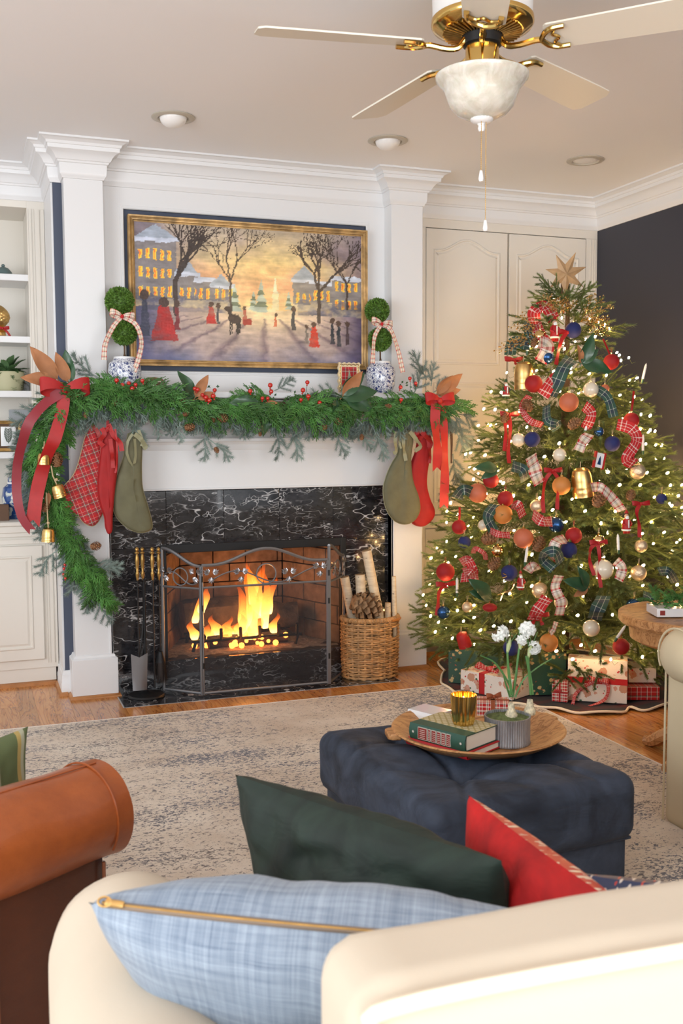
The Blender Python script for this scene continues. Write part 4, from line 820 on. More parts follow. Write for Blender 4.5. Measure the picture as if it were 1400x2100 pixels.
stocking([(172, 905), (186, 868), (200, 880), (208, 925), (212, 975), (214, 1030), (208, 1058), (192, 1078), (172, 1072), (158, 1055), (136, 1048), (118, 1038), (114, 1018), (128, 1000), (150, 975), (162, 945)], -.16, 'tartan', 'trim_gold', 'red tartan stocking with tan piping, leftmost on the mantel', 'tartan', [([(186, 872), (200, 885), (206, 905), (210, 940), (204, 950)], .010)], loop=[(186, 845), (186, 870)])
stocking([(207, 920), (218, 880), (228, 876), (240, 920), (240, 960), (234, 1010), (230, 1060), (229, 1088), (222, 1094), (216, 1080), (214, 1060), (204, 1030), (200, 1000), (202, 965)], -.19, 'red_velvet', 'red_velvet', 'red velvet stocking seen edge on between the tartan and olive ones', 'red_satin', [([(208, 878), (214, 890), (204, 905), (212, 915)], .012), ([(222, 870), (232, 892), (246, 908), (250, 925)], .012), ([(236, 880), (240, 920), (238, 960), (236, 970)], .005), ([(218, 875), (222, 880), (226, 876)], .016), ([(226, 900), (230, 935), (232, 960)], .010)], loop=[(220, 845), (221, 875)])
stocking([(262, 890), (275, 886), (290, 900), (290, 960), (292, 1000), (302, 1035), (312, 1075), (306, 1088), (286, 1092), (262, 1083), (240, 1062), (232, 1040), (232, 1010), (240, 975), (252, 940)], -.17, 'olive_velvet', 'olive_satin', 'olive green velvet stocking on the left, above the fire tools', 'olive_satin', [([(272, 890), (262, 905), (260, 930), (272, 955), (278, 935), (276, 900)], .007), ([(276, 890), (288, 900), (298, 915), (294, 920)], .012), ([(284, 882), (292, 905), (290, 915)], .008)], loop=[(272, 862), (272, 888)])
stocking([(812, 935), (822, 895), (836, 880), (846, 900), (842, 940), (846, 985), (858, 1020), (860, 1048), (848, 1068), (828, 1075), (806, 1066), (790, 1040), (785, 1005), (790, 980), (800, 955)], -.19, 'olive_velvet', 'olive_satin', 'olive green velvet stocking on the right, beside the red one', 'olive_satin', [([(812, 885), (810, 905), (812, 925), (806, 930)], .010), ([(826, 890), (828, 920), (832, 945)], .010), ([(840, 885), (852, 900), (862, 915), (850, 925)], .011), ([(822, 880), (818, 900), (822, 920)], .006)], loop=[(836, 855), (836, 882)])
stocking([(850, 930), (860, 890), (872, 880), (884, 900), (880, 935), (874, 985), (880, 1020), (890, 1045), (888, 1062), (872, 1077), (855, 1078), (842, 1068), (840, 1040), (838, 1000), (840, 960)], -.165, 'red_velvet', 'red_velvet', 'red velvet stocking on the right end of the mantel', 'red_satin', [([(858, 876), (870, 892), (882, 905), (880, 918)], .014), ([(852, 880), (858, 895), (866, 900)], .012), ([(876, 900), (882, 930), (880, 950)], .008)], loop=[(862, 848), (864, 880)])
# ------------------------------------------------------------------ topiaries
def topiary(jx, jtop, jbot, tb, bb_, lab, tails, y=-.085):
    jc = at(jx, jtop, Y=y); c = np.array((jc[0], y, MZ)); root = thing('topiary', lab, 'topiary', c); h = jc[2]-MZ; r = .083
    q = MB(); q.lathe([(0, 0), (r*.78, 0), (r*.76, .006), (r*.95, h*.25), (r, h*.6), (r*.93, h*.82), (r*.66, h*.93), (r*.62, h*.97), (r*.64, h), (r*.56, h), (r*.56, h*.9), (0, h*.9)], 40, c); obj('ginger_jar_pot', q, 'china', root)
    q = MB(); q.lathe([(r*.60, h*.93), (r*.66, h*.95), (r*.65, h*1.01), (r*.58, h*1.01), (r*.57, h*.93)], 32, c); obj('pot_rim', q, 'porcelain', root)
    q = MB(); q.ball(c+np.array((0, 0, h*.92)), r*.55, 14, (1, 1, .2)); obj('moss', q, 'moss', root)
    T = at(*tb[:2], Y=y); Bt = at(*bb_[:2], Y=y); q = MB()
    for k in range(3): q.tube([c+np.array((.008*math.cos(k*2.1), .008*math.sin(k*2.1), h*.9)), (c+np.array((Bt[0]-c[0], 0, 0))*.5)+np.array((0, 0, h+.02)), Bt], .0045, 6)
    q.tube([Bt, T], .005, 6); obj('stem', q, 'bark', root)
    for (cc, rad) in ((T, tb[2]), (Bt, bb_[2])):
        V = []; F = []; rr = random.Random(int(cc[0]*100)); n = 1100; q = MB(); q.ball(cc, rad*.82, 16)
        for i in range(n):
            z = 1-2*(i+.5)/n; a = i*2.39996; o = np.array((math.sqrt(1-z*z)*math.cos(a), math.sqrt(1-z*z)*math.sin(a), z)); s = nrm(np.cross(o, (rr.random()-.5, rr.random()-.5, rr.random()-.5))); d = nrm(o+.8*np.cross(o, s)*(rr.random()-.2)); p = cc+o*rad*(.80+.05*rr.random()); L = .017*(.8+.4*rr.random()); w_ = .0050; k = len(V)
            V += [p, p+d*L*.5+s*w_, p+d*L, p+d*L*.5-s*w_]; F.append((k, k+1, k+2, k+3))
        q.add(V, F); obj('foliage_ball', q, 'boxwood', root, smooth=False)
    q = MB(); kc = (T*bb_[2]+Bt*tb[2])/(tb[2]+bb_[2])+np.array((-.01, -.062, 0)); bow_part(q, kc, Matrix.Rotation(.15, 3, 'Y'), .062, .075, .016, knot=.009); obj('ribbon_bow', q, 'cream_plaid_ribbon', root, ang=60)
    for pts in tails: q = MB(); tail(q, [kc]+[at(a_, b_, Y=y-.075) for a_, b_ in pts], .011, .013, ripple=.3, notch=False); obj('ribbon_tail', q, 'cream_plaid_ribbon', root, ang=60)
MAT['boxwood'] = M('preserved_boxwood', (.10, .20, .028), .6, var=.6, vs=90)
topiary(255, 733, 800, (245, 618, .071), (255, 682, .062), 'boxwood double ball topiary in blue white jar at the left of the mantel', [[(232, 670), (216, 705), (213, 738)], [(278, 665), (290, 700), (284, 735), (274, 762)]])
topiary(780, 742, 806, (773, 637, .066), (779, 696, .063), 'boxwood double ball topiary in blue white jar at the right of the mantel', [[(768, 690), (765, 725), (764, 745)], [(800, 675), (815, 715), (826, 764)]])
# small things on the shelf
c = at(716, 805, Y=-.13); c[2] = MZ+.0; w2, h2 = .062, at(716, 744, Y=-.13)[2]-MZ; fr_ = thing('wavy_photo_frame', 'small scalloped cream and gold frame with red tartan print, leaning beside the right jar', 'frame', c); q = MB(); pl = []
for i in range(72):
    t = i/72*4; s, u = int(t), t-int(t); e = .0035*math.sin(u*math.pi*9); X, Z = ((-w2+2*w2*u, e), (w2+e, h2*u), (w2-2*w2*u, h2+e), (-w2+e, h2-h2*u))[s]; pl.append((c[0]+X, c[2]+Z))
q.prism(pl, c[1], c[1]+.012); obj('frame_border', q, M('cream_gold_frame', (.72, .58, .36), .4, .3), fr_)
q = MB(); pi_ = [(c[0]+(X-c[0])*.84, c[2]+h2/2+(Z-c[2]-h2/2)*.88) for X, Z in pl]; q.tube([(X, c[1]-.001, Z) for X, Z in pi_]+[(pi_[0][0], c[1]-.001, pi_[0][1])], .0022, 5); obj('gold_line', q, 'old_brass', fr_)
q = MB(); q.bx(c[0]-w2*.68, c[0]+w2*.68, c[1]-.002, c[1]+.001, c[2]+h2*.16, c[2]+h2*.86); obj('tartan_print', q, 'tartan', fr_)
q = MB(); zc = c[2]+h2*.35
for k in range(5): q.add([(c[0]-.018*(1-k*.18), c[1]-.003, zc+k*.012), (c[0]+.018*(1-k*.18), c[1]-.003, zc+k*.012), (c[0], c[1]-.0035, zc+k*.012+.022)], [(0, 1, 2)])
obj('printed_tree', q, M('sage_print', (.30, .32, .24), .7), fr_)
c = at(318, 800, Y=-.13); c[2] = MZ; pq = thing('arched_wooden_plaque', 'small arched brown wooden block with cream relief, behind the garland beside the left jar', 'ornament', c); hh = at(318, 773, Y=-.13)[2]-MZ; q = MB()
q.prism([(c[0]-.05, c[2]), (c[0]+.055, c[2]), (c[0]+.055, c[2]+hh*.6), (c[0]+.04, c[2]+hh*.85), (c[0]+.0, c[2]+hh), (c[0]-.035, c[2]+hh*.95), (c[0]-.05, c[2]+hh*.7)], c[1], c[1]+.03); obj('wood_block', q, M('dark_walnut', (.16, .09, .03), .5), pq, bevel=.002)
q = MB(); q.bx(c[0]-.035, c[0]-.028, c[1]-.004, c[1], c[2]+.01, c[2]+hh*.8); q.bx(c[0]-.02, c[0]+.03, c[1]-.004, c[1], c[2]+hh*.62, c[2]+hh*.72); q.bx(c[0]-.02, c[0]+.03, c[1]-.004, c[1], c[2]+hh*.3, c[2]+hh*.4); obj('cream_relief', q, 'cream_pearl', pq)
# ------------------------------------------------------------------ bookcase things
def bkp(px, z, y=.74): p = at(px, 600, Y=y); return np.array((p[0], y, z))
c = bkp(8, 2.23); root = thing('cloche', 'dark green domed ceramic on the top shelf of the bookcase', 'ornament', c); q = MB(); q.lathe([(0, 0), (.05, 0), (.052, .008), (.045, .03), (.028, .05), (.008, .058), (0, .058)], 24, c); obj('dome', q, 'grey_shade', root); q = MB(); q.ball(c+np.array((0, 0, .064)), .010, 10); obj('knob', q, 'grey_shade', root)
c = bkp(-2, 1.895); root = thing('golden_pineapple', 'gold pineapple finial with a red ribbon, on the second bookcase shelf', 'ornament', c)
q = MB(); q.lathe([(0, 0), (.045, 0), (.046, .008), (.03, .014), (.028, .03), (.04, .04), (.018, .048), (.015, .056), (0, .056)], 24, c); obj('base', q, 'gold', root)
q = MB(); q.grid(lambda u, v: tuple(c+np.array(((.052*math.sin(math.pi*(v*.94+.04))**.72*(1+.07*abs(math.sin(9*math.pi*(u+v*.6))*math.sin(9*math.pi*(u-v*.6)))))*math.cos(6.2832*u), (.052*math.sin(math.pi*(v*.94+.04))**.72*(1+.07*abs(math.sin(9*math.pi*(u+v*.6))*math.sin(9*math.pi*(u-v*.6)))))*math.sin(6.2832*u), .055+.125*v))), 108, 40, cu=True); obj('fruit', q, 'gold', root)
q = MB(); bow_part(q, c+np.array((.012, -.045, .05)), Matrix.Identity(3), .035, .03, .008, knot=.006); tail(q, [c+np.array((.014, -.05, .05)), c+np.array((.035, -.055, .03)), c+np.array((.052, -.05, .004))], .006); obj('ribbon', q, 'red_satin', root)
c = bkp(10, 1.598); root = thing('potted_fern', 'leafy green fern in a pale sage pot on the third bookcase shelf', 'plant', c)
q = MB(); q.lathe([(0, 0), (.075, 0), (.085, .02), (.092, .10), (.088, .11), (.08, .10), (0, .10)], 32, c); obj('pot', q, M('sage_pot', (.50, .48, .30), .6), root)
V = []; F = []; rr = random.Random(9)
for k in range(150):
    a = rr.random()*6.28; el = rr.uniform(-.25, 1.25); L = rr.uniform(.10, .20); d = np.array((math.cos(a)*math.cos(el), math.sin(a)*math.cos(el)*.6, math.sin(el))); p0 = c+np.array((0, 0, .09)); side = nrm(np.cross(d, (0, 0, 1.)))
    for i in range(16):
        t = (i+1)/16; p = p0+d*L*t+np.array((0, 0, -.07*t*t)); wv = .022*math.sin(math.pi*(t*.85+.1))
        for s in (-1, 1): e = p+side*s*wv+d*.008; q_ = nrm(d)*.0045; k_ = len(V); V += [p-q_, p+q_, e+q_*.3, e-q_*.9]; F.append((k_, k_+1, k_+2, k_+3))
obj('fronds', tris(V, F), M('fern_green', (.07, .15, .05), .6, var=.4, vs=30), root, smooth=False)
c = bkp(8, 1.262, .70); root = thing('botanical_print', 'small framed evergreen sprig print in a gold frame on the fourth shelf', 'frame', c); 
q = MB(); frame_ring(q, c[0]-.055, c[0]+.055, c[2]+.02, c[2]+.155, c[1], [(0, -.01), (0, .002), (.006, .006), (.014, .010), (.019, .006), (.019, -.012)]); obj('frame', q, 'gold', root)
q = MB(); q.bx(c[0]-.056, c[0]+.056, c[1]+.002, c[1]+.01, c[2]+.019, c[2]+.156); obj('mat_border', q, M('umber_mat', (.10, .05, .025), .7), root); q = MB(); q.bx(c[0]-.04, c[0]+.04, c[1]-.001, c[1]+.002, c[2]+.032, c[2]+.14); obj('paper', q, 'porcelain', root)
q = MB()
for i in range(13):
    z = c[2]+.05+i*.006; w_ = .024*math.sin(math.pi*(.22+.6*(1-i/13)))
    for s in (-1, 1): q.add([(c[0], c[1]-.002, z), (c[0]+s*w_, c[1]-.002, z+.010), (c[0]+s*w_*.8, c[1]-.002, z+.013), (c[0], c[1]-.002, z+.003)], [(0, 1, 2, 3)])
q.bx(c[0]-.0012, c[0]+.0012, c[1]-.0025, c[1]-.001, c[2]+.045, c[2]+.13); obj('sprig', q, M('print_green', (.05, .08, .05), .8), root)
c = bkp(30, .895, .60); root = thing('ginger_jar', 'lidded blue ground ginger jar with white blossoms, on the bookcase counter', 'jar', c); c = c+np.array((-.015, 0, 0))
q = MB(); q.lathe([(0, 0), (.06, 0), (.062, .01), (.08, .06), (.086, .12), (.078, .17), (.05, .195), (.045, .2), (0, .2)], 36, c); obj('body', q, 'china_blue', root)
q = MB(); q.lathe([(.047, .195), (.052, .2), (.053, .225), (.048, .228), (.035, .25), (.012, .262), (0, .263)], 32, c); obj('lid', q, 'china_blue', root); q = MB(); q.lathe([(.047, .190), (.054, .192), (.054, .202), (.047, .204)], 32, c); obj('white_band', q, 'porcelain', root); q = MB(); q.ball(c+np.array((0, 0, .272)), .012, 12); obj('lid_knob', q, 'blue_satin', root)
c = bkp(-8, .895, .50); root = obj('wooden_box', MB().bx(c[0]-.06, c[0]+.03, c[1]-.04, c[1]+.04, c[2], c[2]+.085), M('brown_box', (.12, .06, .03), .6), bevel=.003); tag(root, 'brown wooden box cut by the photo edge, before the ginger jar', 'box')
c = bkp(45, 1.262, .9); 
q = MB(); q.box((c[0]-.01, .93, 1.262+.12), (.16, .03, .24)); root = obj('grey_book', q, M('pale_grey_cloth', (.42, .44, .46), .8), bevel=.002); tag(root, 'pale grey panel standing behind the botanical print', 'board')
q = MB(); q.box((bkp(52, 0, .85)[0], .86, 1.598+.05), (.075, .08, .10)); root = obj('white_canister', q, 'porcelain', bevel=.008); tag(root, 'small white ceramic canister behind the fern pot', 'canister')
# ================================================================== fire, screen, tools, basket
b = MB()
lg = thing('log_grate', 'black iron grate inside the firebox holding the burning logs', 'grate', (.95, .3, .15)); q = MB()
for z_, y_ in ((.215, .17), (.215, .40)): q.tube([(.64, y_, z_), (1.27, y_, z_)], .009, 6)
for k in range(6):
    x_ = .68+k*.11; q.tube([(x_, .12, .285), (x_+.01, .155, .225), (x_, .20, .21), (x_, .42, .21), (x_, .45, .27)], .009, 6)
for x_ in (.66, 1.25): q.tube([(x_, .17, .215), (x_-.02, .16, .16)], .009, 6); q.tube([(x_, .40, .215), (x_, .42, .16)], .009, 6)
obj('grate_bars', q, 'black', lg)
def firelog(p0, p1, r, lab, seed):
    p0, p1 = np.array(p0), np.array(p1); root = thing('fire_log', lab, 'log', (p0+p1)/2-np.array((0, 0, r)), group=None); b = MB(); d = nrm(p1-p0); s = nrm(np.cross(d, (0, 0, 1.))); u = np.cross(s, d); L = np.linalg.norm(p1-p0)
    b.grid(lambda a, v: tuple(p0+d*L*v+(s*math.cos(6.2832*a)+u*math.sin(6.2832*a))*r*(1+.28*noise.noise(Vector((math.cos(6.28*a)*1.6+seed, math.sin(6.28*a)*1.6, v*4))))), 24, 16, cu=True); obj('bark', b, 'log', root)
    e = MB()
    for c, sg in ((p0, -1), (p1, 1)):
        V = [c+(s*math.cos(6.2832*k/24)+u*math.sin(6.2832*k/24))*r*(1+.28*noise.noise(Vector((math.cos(6.28*k/24)*1.6+seed, math.sin(6.28*k/24)*1.6, 0 if sg < 0 else 4)))) for k in range(24)]; V.append(c+d*sg*.01); e.add(V, [(k, (k+1) % 24, 24) for k in range(24)])
    obj('cut_end', e, 'firebrick', root); return root
firelog((.62, .38, .32), (1.0, .42, .325), .092, 'charred log lying at the left on the grate', 3); firelog((1.02, .40, .30), (1.30, .34, .295), .07, 'smaller charred log at the right on the grate', 7); firelog((.74, .22, .195), (1.2, .24, .19), .035, 'split log glowing under the front bars of the grate', 5)
fire = thing('fire', 'tall orange flames rising between the logs in the fireplace', 'fire', (.97, .28, .2)); rr = random.Random(21)
def tongue(x, y, z, h, w_, sway, seed):
    b = MB()
    def f(u, v):
        r = w_*(math.sin(math.pi*(v*.86+.14))**.8)*(1-v)**.35*(1+.5*noise.noise(Vector((math.cos(6.28*u)*1.2+seed, math.sin(6.28*u)*1.2, v*3)))); cx = sway*v*v+.02*math.sin(v*7+seed)*v
        return (x+cx+r*math.cos(6.2832*u), y+r*.5*math.sin(6.2832*u), z+h*v)
    b.grid(f, 20, 20, cu=True, uv=lambda u, v: (u, v)); return b
for k, (x, z, h, w_, sw) in enumerate(((1.0, .24, .40, .045, -.03), (1.045, .30, .33, .05, .03), (1.10, .32, .22, .04, .05), (.96, .23, .30, .035, -.05), (1.07, .25, .36, .03, .01), (1.02, .38, .26, .035, -.02), (.80, .21, .13, .035, -.02), (.76, .2, .10, .03, -.02), (.86, .21, .12, .04, .01), (.93, .21, .14, .04, .0), (1.0, .21, .16, .045, .01), (.71, .36, .16, .03, .06), (.68, .30, .20, .03, .10), (.66, .22, .12, .03, -.03), (.91, .2, .09, .05, .01), (1.12, .22, .12, .03, .02), (.84, .2, .08, .045, .01), (.97, .2, .08, .05, .01))):
    obj('flame', tongue(x, rr.uniform(.19, .33), z, h, w_, sw, k), 'flame', fire)
em = MB()
for k in range(46): x_ = rr.gauss(.93, .10); em.ball((x_, rr.uniform(.15, .34), .172+rr.uniform(0, .045)), rr.uniform(.008, .02), 7)
tag(obj('embers', em, 'ember', fire), kind='stuff')
for nm, lc, pw, sz in (('fire_glow', (.95, .20, .30), 4, .06), ('fire_glow_high', (1.02, .3, .45), 2.5, .08)):
    l = bpy.data.lights.new(nm, 'POINT'); l.energy = pw; l.color = (1, .42, .12); l.shadow_soft_size = sz; o = bpy.data.objects.new(nm, l); COL.objects.link(o); o.location = lc
# ------------------------------------------------------------------ folding screen
sc = thing('fireplace_screen', 'three panel pewter fireplace screen with leaf scrolls and fine wire mesh', 'screen', (.94, -.2, .003)); SB = .012
def panel(P0, P1, zt, arch_h, name, half=None):
    P0, P1 = np.array(P0), np.array(P1); d = P1-P0; W = np.linalg.norm(d); d = d/W; n_ = np.array((d[1], -d[0])); at2 = lambda u, z, o=0: np.array((P0[0]+d[0]*u*W-n_[0]*-o, P0[1]+d[1]*u*W+n_[1]*o, z))
    top = (lambda u: zt+arch_h*(.5-.5*math.cos(2*math.pi*min(1, max(0, (u-.08)/.84)))) ) if half is None else ((lambda u: zt+arch_h*(.5+.5*math.cos(math.pi*(1-u if half < 0 else u)))) if half > 0 else (lambda u: zt+arch_h*(.5+.5*math.cos(math.pi*u))))
    root = sc; q = MB(); bar = .009; zr = zt-.115
    for u in (0, 1): q.tube([at2(u, .012), at2(u, top(u))], bar, 6)
    q.tube([at2(u/24, top(u/24)) for u in range(25)], bar, 6); q.tube([at2(0, .02), at2(1, .02)], bar*.8, 6); q.tube([at2(0, zr), at2(1, zr)], bar*.7, 6); pf = obj(name+'_frame', q, 'pewter', root)
    q = MB(); q.grid(lambda u, v: tuple(at2(u, .02+(zr-.02)*v)), 1, 1, uv=lambda u, v: (u*W, v*zr)); obj('wire_mesh', q, 'mesh', pf)
    us = (0, 1) if half is None else (0, 1)
    q = MB(); cu_ = .5; rc = .052 if half is None else .045
    pts = []; amp = .03
    for i in range(41):
        u = .06+.88*i/40; z = zr+.045+.035*math.sin(u*math.pi*2*1.5-.9) if half is None else zr+.05+.03*math.sin(u*6); pts.append(at2(u, z, .004))
    q.tube(pts, .004, 5); obj('scroll_vine', q, 'pewter', pf)
    q = MB(); q.tube([tuple(at2(cu_, 0, .006)*[1, 1, 0]+np.array((d[0]*rc*math.cos(t), d[1]*rc*math.cos(t), zr+.058+rc*math.sin(t)))) for t in np.linspace(0, 2*math.pi, 30)], .0038, 5, cap=False); obj('ring', q, 'pewter', pf)
    for u, du in (((.07, 0), (.30, 0), (.68, 0), (.93, 0)) if half is None else ((.86, 0),) if half > 0 else ((.14, 0), (.9, 0))):
        q = MB(); c = at2(u, zr+.055+.02*math.sin(u*9), .010)
        for k in range(3):
            for j in range(5):
                a = k*2.1+.5+(j-2)*.45; L = .034-.005*abs(j-2); cc = c+np.array((d[0]*.014*math.cos(k*2.1+.5), d[1]*.014*math.cos(k*2.1+.5), .016*math.sin(k*2.1+.5)))
                e = np.array((d[0]*math.cos(a), d[1]*math.cos(a), math.sin(a))); s = np.array((-d[0]*math.sin(a), -d[1]*math.sin(a), math.cos(a))); o3 = np.array((n_[0], n_[1], 0))
                q.add([cc-s*.004+o3*.002, cc+s*.004+o3*.002, cc+e*L*.55+s*.006+o3*.006, cc+e*L, cc+e*L*.55-s*.006+o3*.006], [(0, 1, 2, 3, 4)])
        obj('vine_leaf', q, 'bright_pewter', pf, smooth=False)
MAT['bright_pewter'] = M('bright_pewter', (.42, .42, .44), .3, .9)
pL, pR = at(417, 1425, Z=.012)[:2], at(673, 1402, Z=.012)[:2]
ztop = .685
panel(pL, pR, ztop, .075, 'centre_panel')
panel((at(325, 1400, Z=.012)[0]+.0, -.03), (pL[0]-.006, pL[1]), ztop-.005, .085, 'left_panel', half=-1)
panel((pR[0]+.008, pR[1]), (pR[0]+.165, -.012), ztop-.005, .08, 'right_panel', half=-1)
q = MB()
for z_ in (.15, .45, .6): q.tube([(pL[0], pL[1]-.004, z_), (pL[0], pL[1]-.004, z_+.03)], .007, 8); q.tube([(pR[0]+.004, pR[1]-.004, z_), (pR[0]+.004, pR[1]-.004, z_+.03)], .007, 8)
tag(obj('hinges', q, 'black', sc), kind='stuff')
# ------------------------------------------------------------------ fire tools
tc = at(300, 1428, Z=.003); tc[1] += .0
st = thing('fire_tool_stand', 'round based black stand carrying four brass handled fire tools', 'stand', tc); q = MB(); q.lathe([(0, 0), (.092, 0), (.095, .006), (.088, .014), (.05, .018), (.02, .024), (.012, .03), (0, .03)], 36, tc); obj('base', q, 'black', st)
q = MB(); q.tube([tc+np.array((0, 0, .02)), tc+np.array((0, 0, .615))], .006, 8); q.tube([tc+np.array((-.075, -.0, .60)), tc+np.array((-.04, -.02, .607)), tc+np.array((0, 0, .60)), tc+np.array((.04, .02, .607)), tc+np.array((.078, 0, .60))], .004, 6); obj('post', q, 'black', st)
def tool(px, kind, lab, dy):
    p = at(px, 1200, Y=tc[1]+dy); x, y = p[0], p[1]; root = thing('fire_tool', lab, 'tool', (x, y, .03), group='fire tools on the round stand'); q = MB(); zt_ = at(px, 1122 if px not in (294,) else 1126, Y=y)[2]
    prof = [(.003, 0), (.009, -.006), (.010, -.014), (.004, -.020), (.012, -.026), (.012, -.030), (.005, -.036), (.009, -.05), (.011, -.07), (.008, -.10), (.006, -.125), (.009, -.13), (.009, -.14), (.005, -.165), (.004, -.17)]
    q.lathe([(0, 0)]+prof, 14, (x, y, zt_)); obj('handle', q, 'old_brass', root); q = MB(); zb = {'poker': .05, 'brush': .22, 'shovel': .22, 'tongs': .06}[kind]; q.tube([(x, y, zt_-.165), (x, y, zb)], .0042, 6)
    if kind == 'poker': q.tube([(x, y, .09), (x+.02, y-.01, .075), (x+.028, y-.01, .10)], .004, 6)
    if kind == 'tongs': q.tube([(x, y, .40), (x+.006, y, .3), (x-.018, y, .18), (x+.012, y-.01, .05)], .005, 6); q.tube([(x, y, .40), (x-.01, y, .3), (x-.03, y, .2), (x-.02, y-.01, .05)], .005, 6)
    obj('shaft', q, 'black', root); q = MB()
    if kind == 'shovel': q.grid(lambda u, v: (x+(u-.5)*.085*(1-.15*v), y-.008-.008*(1-(2*u-1)**2)*(.3+v), .22-.17*v+.02*abs(2*u-1)*(1-v)), 8, 8); obj('blade', q, 'pewter', root)
    if kind == 'brush':
        q.lathe([(0, .06), (.012, .055), (.02, .02), (.026, 0), (0, 0)], 14, (x, y, .17)); obj('brush_head', q, 'black', root); q = MB(); rr = random.Random(4); V = []; F = []
        for k in range(420): a = rr.random()*6.28; r_ = .024*math.sqrt(rr.random()); p0 = np.array((x+r_*math.cos(a), y+r_*math.sin(a), .172)); p1 = np.array((x+r_*1.7*math.cos(a), y+r_*1.7*math.sin(a), .05+.01*rr.random())); s = np.array((.0012*math.sin(a), -.0012*math.cos(a), 0)); n_ = len(V); V += [p0-s, p0+s, p1]; F.append((n_, n_+1, n_+2))
        obj('bristles', tris(V, F), 'soot', root, smooth=False)
    return root
tool(282, 'shovel', 'fire shovel with brass handle, leftmost on the round stand', -.035); tool(293, 'tongs', 'fire tongs with brass handle, second from the left on the stand', .025); tool(313, 'poker', 'fire poker with brass handle, second from the right on the stand', -.03); tool(326, 'brush', 'hearth brush with brass handle, rightmost on the round stand', .03)
# ------------------------------------------------------------------ wicker basket
bc = at(766, 1392, Z=.003); bc = np.array((bc[0]+.012, bc[1]+.085, .003)); BRX, BRY, BH = .163, .125, .335
bs = thing('wicker_basket', 'round honey coloured wicker basket full of birch logs, right of the fire screen', 'basket', bc)
def bpt(a, z, o=0): k = .93+.07*math.sin(math.pi*z/BH*.55+.3); return bc+np.array(((BRX*k+o)*math.cos(a), (BRY*k+o)*math.sin(a), z))
rr = random.Random(8); NS = 26
for r in range(29):
    z = .012+r*.0105; q = MB(); jz = rr.uniform(-.0015, .0015); ph = (r % 2)*math.pi
    skip = None
    pts = []
    for i in range(105):
        a = 2*math.pi*i/104; o = .0045*math.sin(NS/2*a*1.0+ph); pts.append(bpt(a, z+jz+.0022*noise.noise(Vector((math.cos(a)*3, math.sin(a)*3, r*1.7))), o))
    if r in (21, 22, 23, 24, 25):    # handle gap at the right front
        pts = [p for i, p in enumerate(pts) if not (R(-58) < ((2*math.pi*i/104+math.pi) % (2*math.pi))-math.pi < R(-28))]; k0 = next(i for i in range(len(pts)-1) if np.linalg.norm(pts[i+1]-pts[i]) > .03); pts = pts[k0+1:]+pts[1:k0+1]
    q.tube(pts, .0052, 6, cap=True); obj('woven_row', q, 'wicker', bs)
for k in range(NS):
    a = 2*math.pi*(k+.5)/NS
    if R(-56) < ((a+math.pi) % (2*math.pi))-math.pi < R(-30): continue
    q = MB(); q.tube([bpt(a, z, .0) for z in np.linspace(.003, BH-.008, 6)], .0042, 5); q.tube([bpt(a+.035, z, .0) for z in np.linspace(.003, BH-.008, 6)], .0036, 5); obj('stake', q, 'wicker', bs)
q = MB(); N = 420; 
for s in range(2):
    q.tube([bpt(2*math.pi*i/N, BH-.006+.011*math.sin(i*.9+s*math.pi), .009*math.cos(i*.9+s*math.pi)) for i in range(N+1)], .0045, 5, cap=False)
q.tube([bpt(2*math.pi*i/60, BH-.006, 0) for i in range(61)], .010, 8, cap=False); obj('rolled_rim', q, 'wicker', bs)
q = MB(); q.tube([bpt(2*math.pi*i/60, .006+.003*math.sin(i*2), .004) for i in range(61)], .006, 6, cap=False); obj('foot_ring', q, 'wicker', bs); q = MB(); q.lathe([(0, .004), (BRY*.9, .004), (BRY*.92, .01)], 30, bc); q.lathe([(BRY*.86, .01), (BRY*.9, BH-.03)], 30, bc); obj('inner_lining', q, 'bark', bs)
q = MB(); q.tube([bpt(a, BH-.012, .012) for a in np.linspace(R(-62), R(-22), 8)], .0075, 8); obj('handle', q, M('orange_cane', (.45, .17, .04), .45), bs)
def birch_log(p0, p1, r, lab):
    p0, p1 = np.array(p0), np.array(p1); root = thing('birch_log', lab, 'log', p0, group='birch logs in the wicker basket'); d = nrm(p1-p0); s = nrm(np.cross(d, (0, 1., 0))); u = np.cross(s, d); L = np.linalg.norm(p1-p0); b = MB()
    b.grid(lambda a, v: tuple(p0+d*L*v+(s*math.cos(6.2832*a)+u*math.sin(6.2832*a))*r*(1+.06*noise.noise(Vector((math.cos(6.28*a)*1.3, math.sin(6.28*a), v*5+p0[0]*9))))), 18, 14, cu=True); obj('bark', b, 'birch', root); b = MB(); V = [p1+(s*math.cos(6.2832*k/18)+u*math.sin(6.2832*k/18))*r*1.0 for k in range(18)]+[p1+d*.002]; b.add(V, [(k, (k+1) % 18, 18) for k in range(18)]); obj('cut_end', b, 'wood_light', root)
BY_ = bc[1]
def bl(px0, py0, px1, py1, y, r, lab): p0 = at(px0, py0, Y=y); p0[2] = max(p0[2], .05); birch_log(p0, at(px1, py1, Y=y+.0), r, lab)
bl(734, 1330, 706, 1183, BY_+.05, .026, 'leftmost birch log, leaning out to the left of the basket'); bl(745, 1330, 738, 1178, BY_+.02, .028, 'second birch log from the left, standing behind the big pine cone'); bl(790, 1330, 751, 1129, BY_-.0, .027, 'tallest birch log, in the middle of the basket'); bl(796, 1330, 795, 1236, BY_-.02, .017, 'short birch log just above the basket rim'); bl(810, 1316, 807, 1182, BY_-.035, .013, 'thin birch stick at the right of the basket')
pc = at(749, 1243, Y=BY_-.05); q = pinecone('big', .17, .078, seed=3); Rm = np.array(basis((1, -.1, -.35)) @ Matrix.Rotation(R(90), 3, 'Y')); q.V = [(v-np.array((0, 0, .085))) @ Rm.T+pc for v in [q.verts()]]
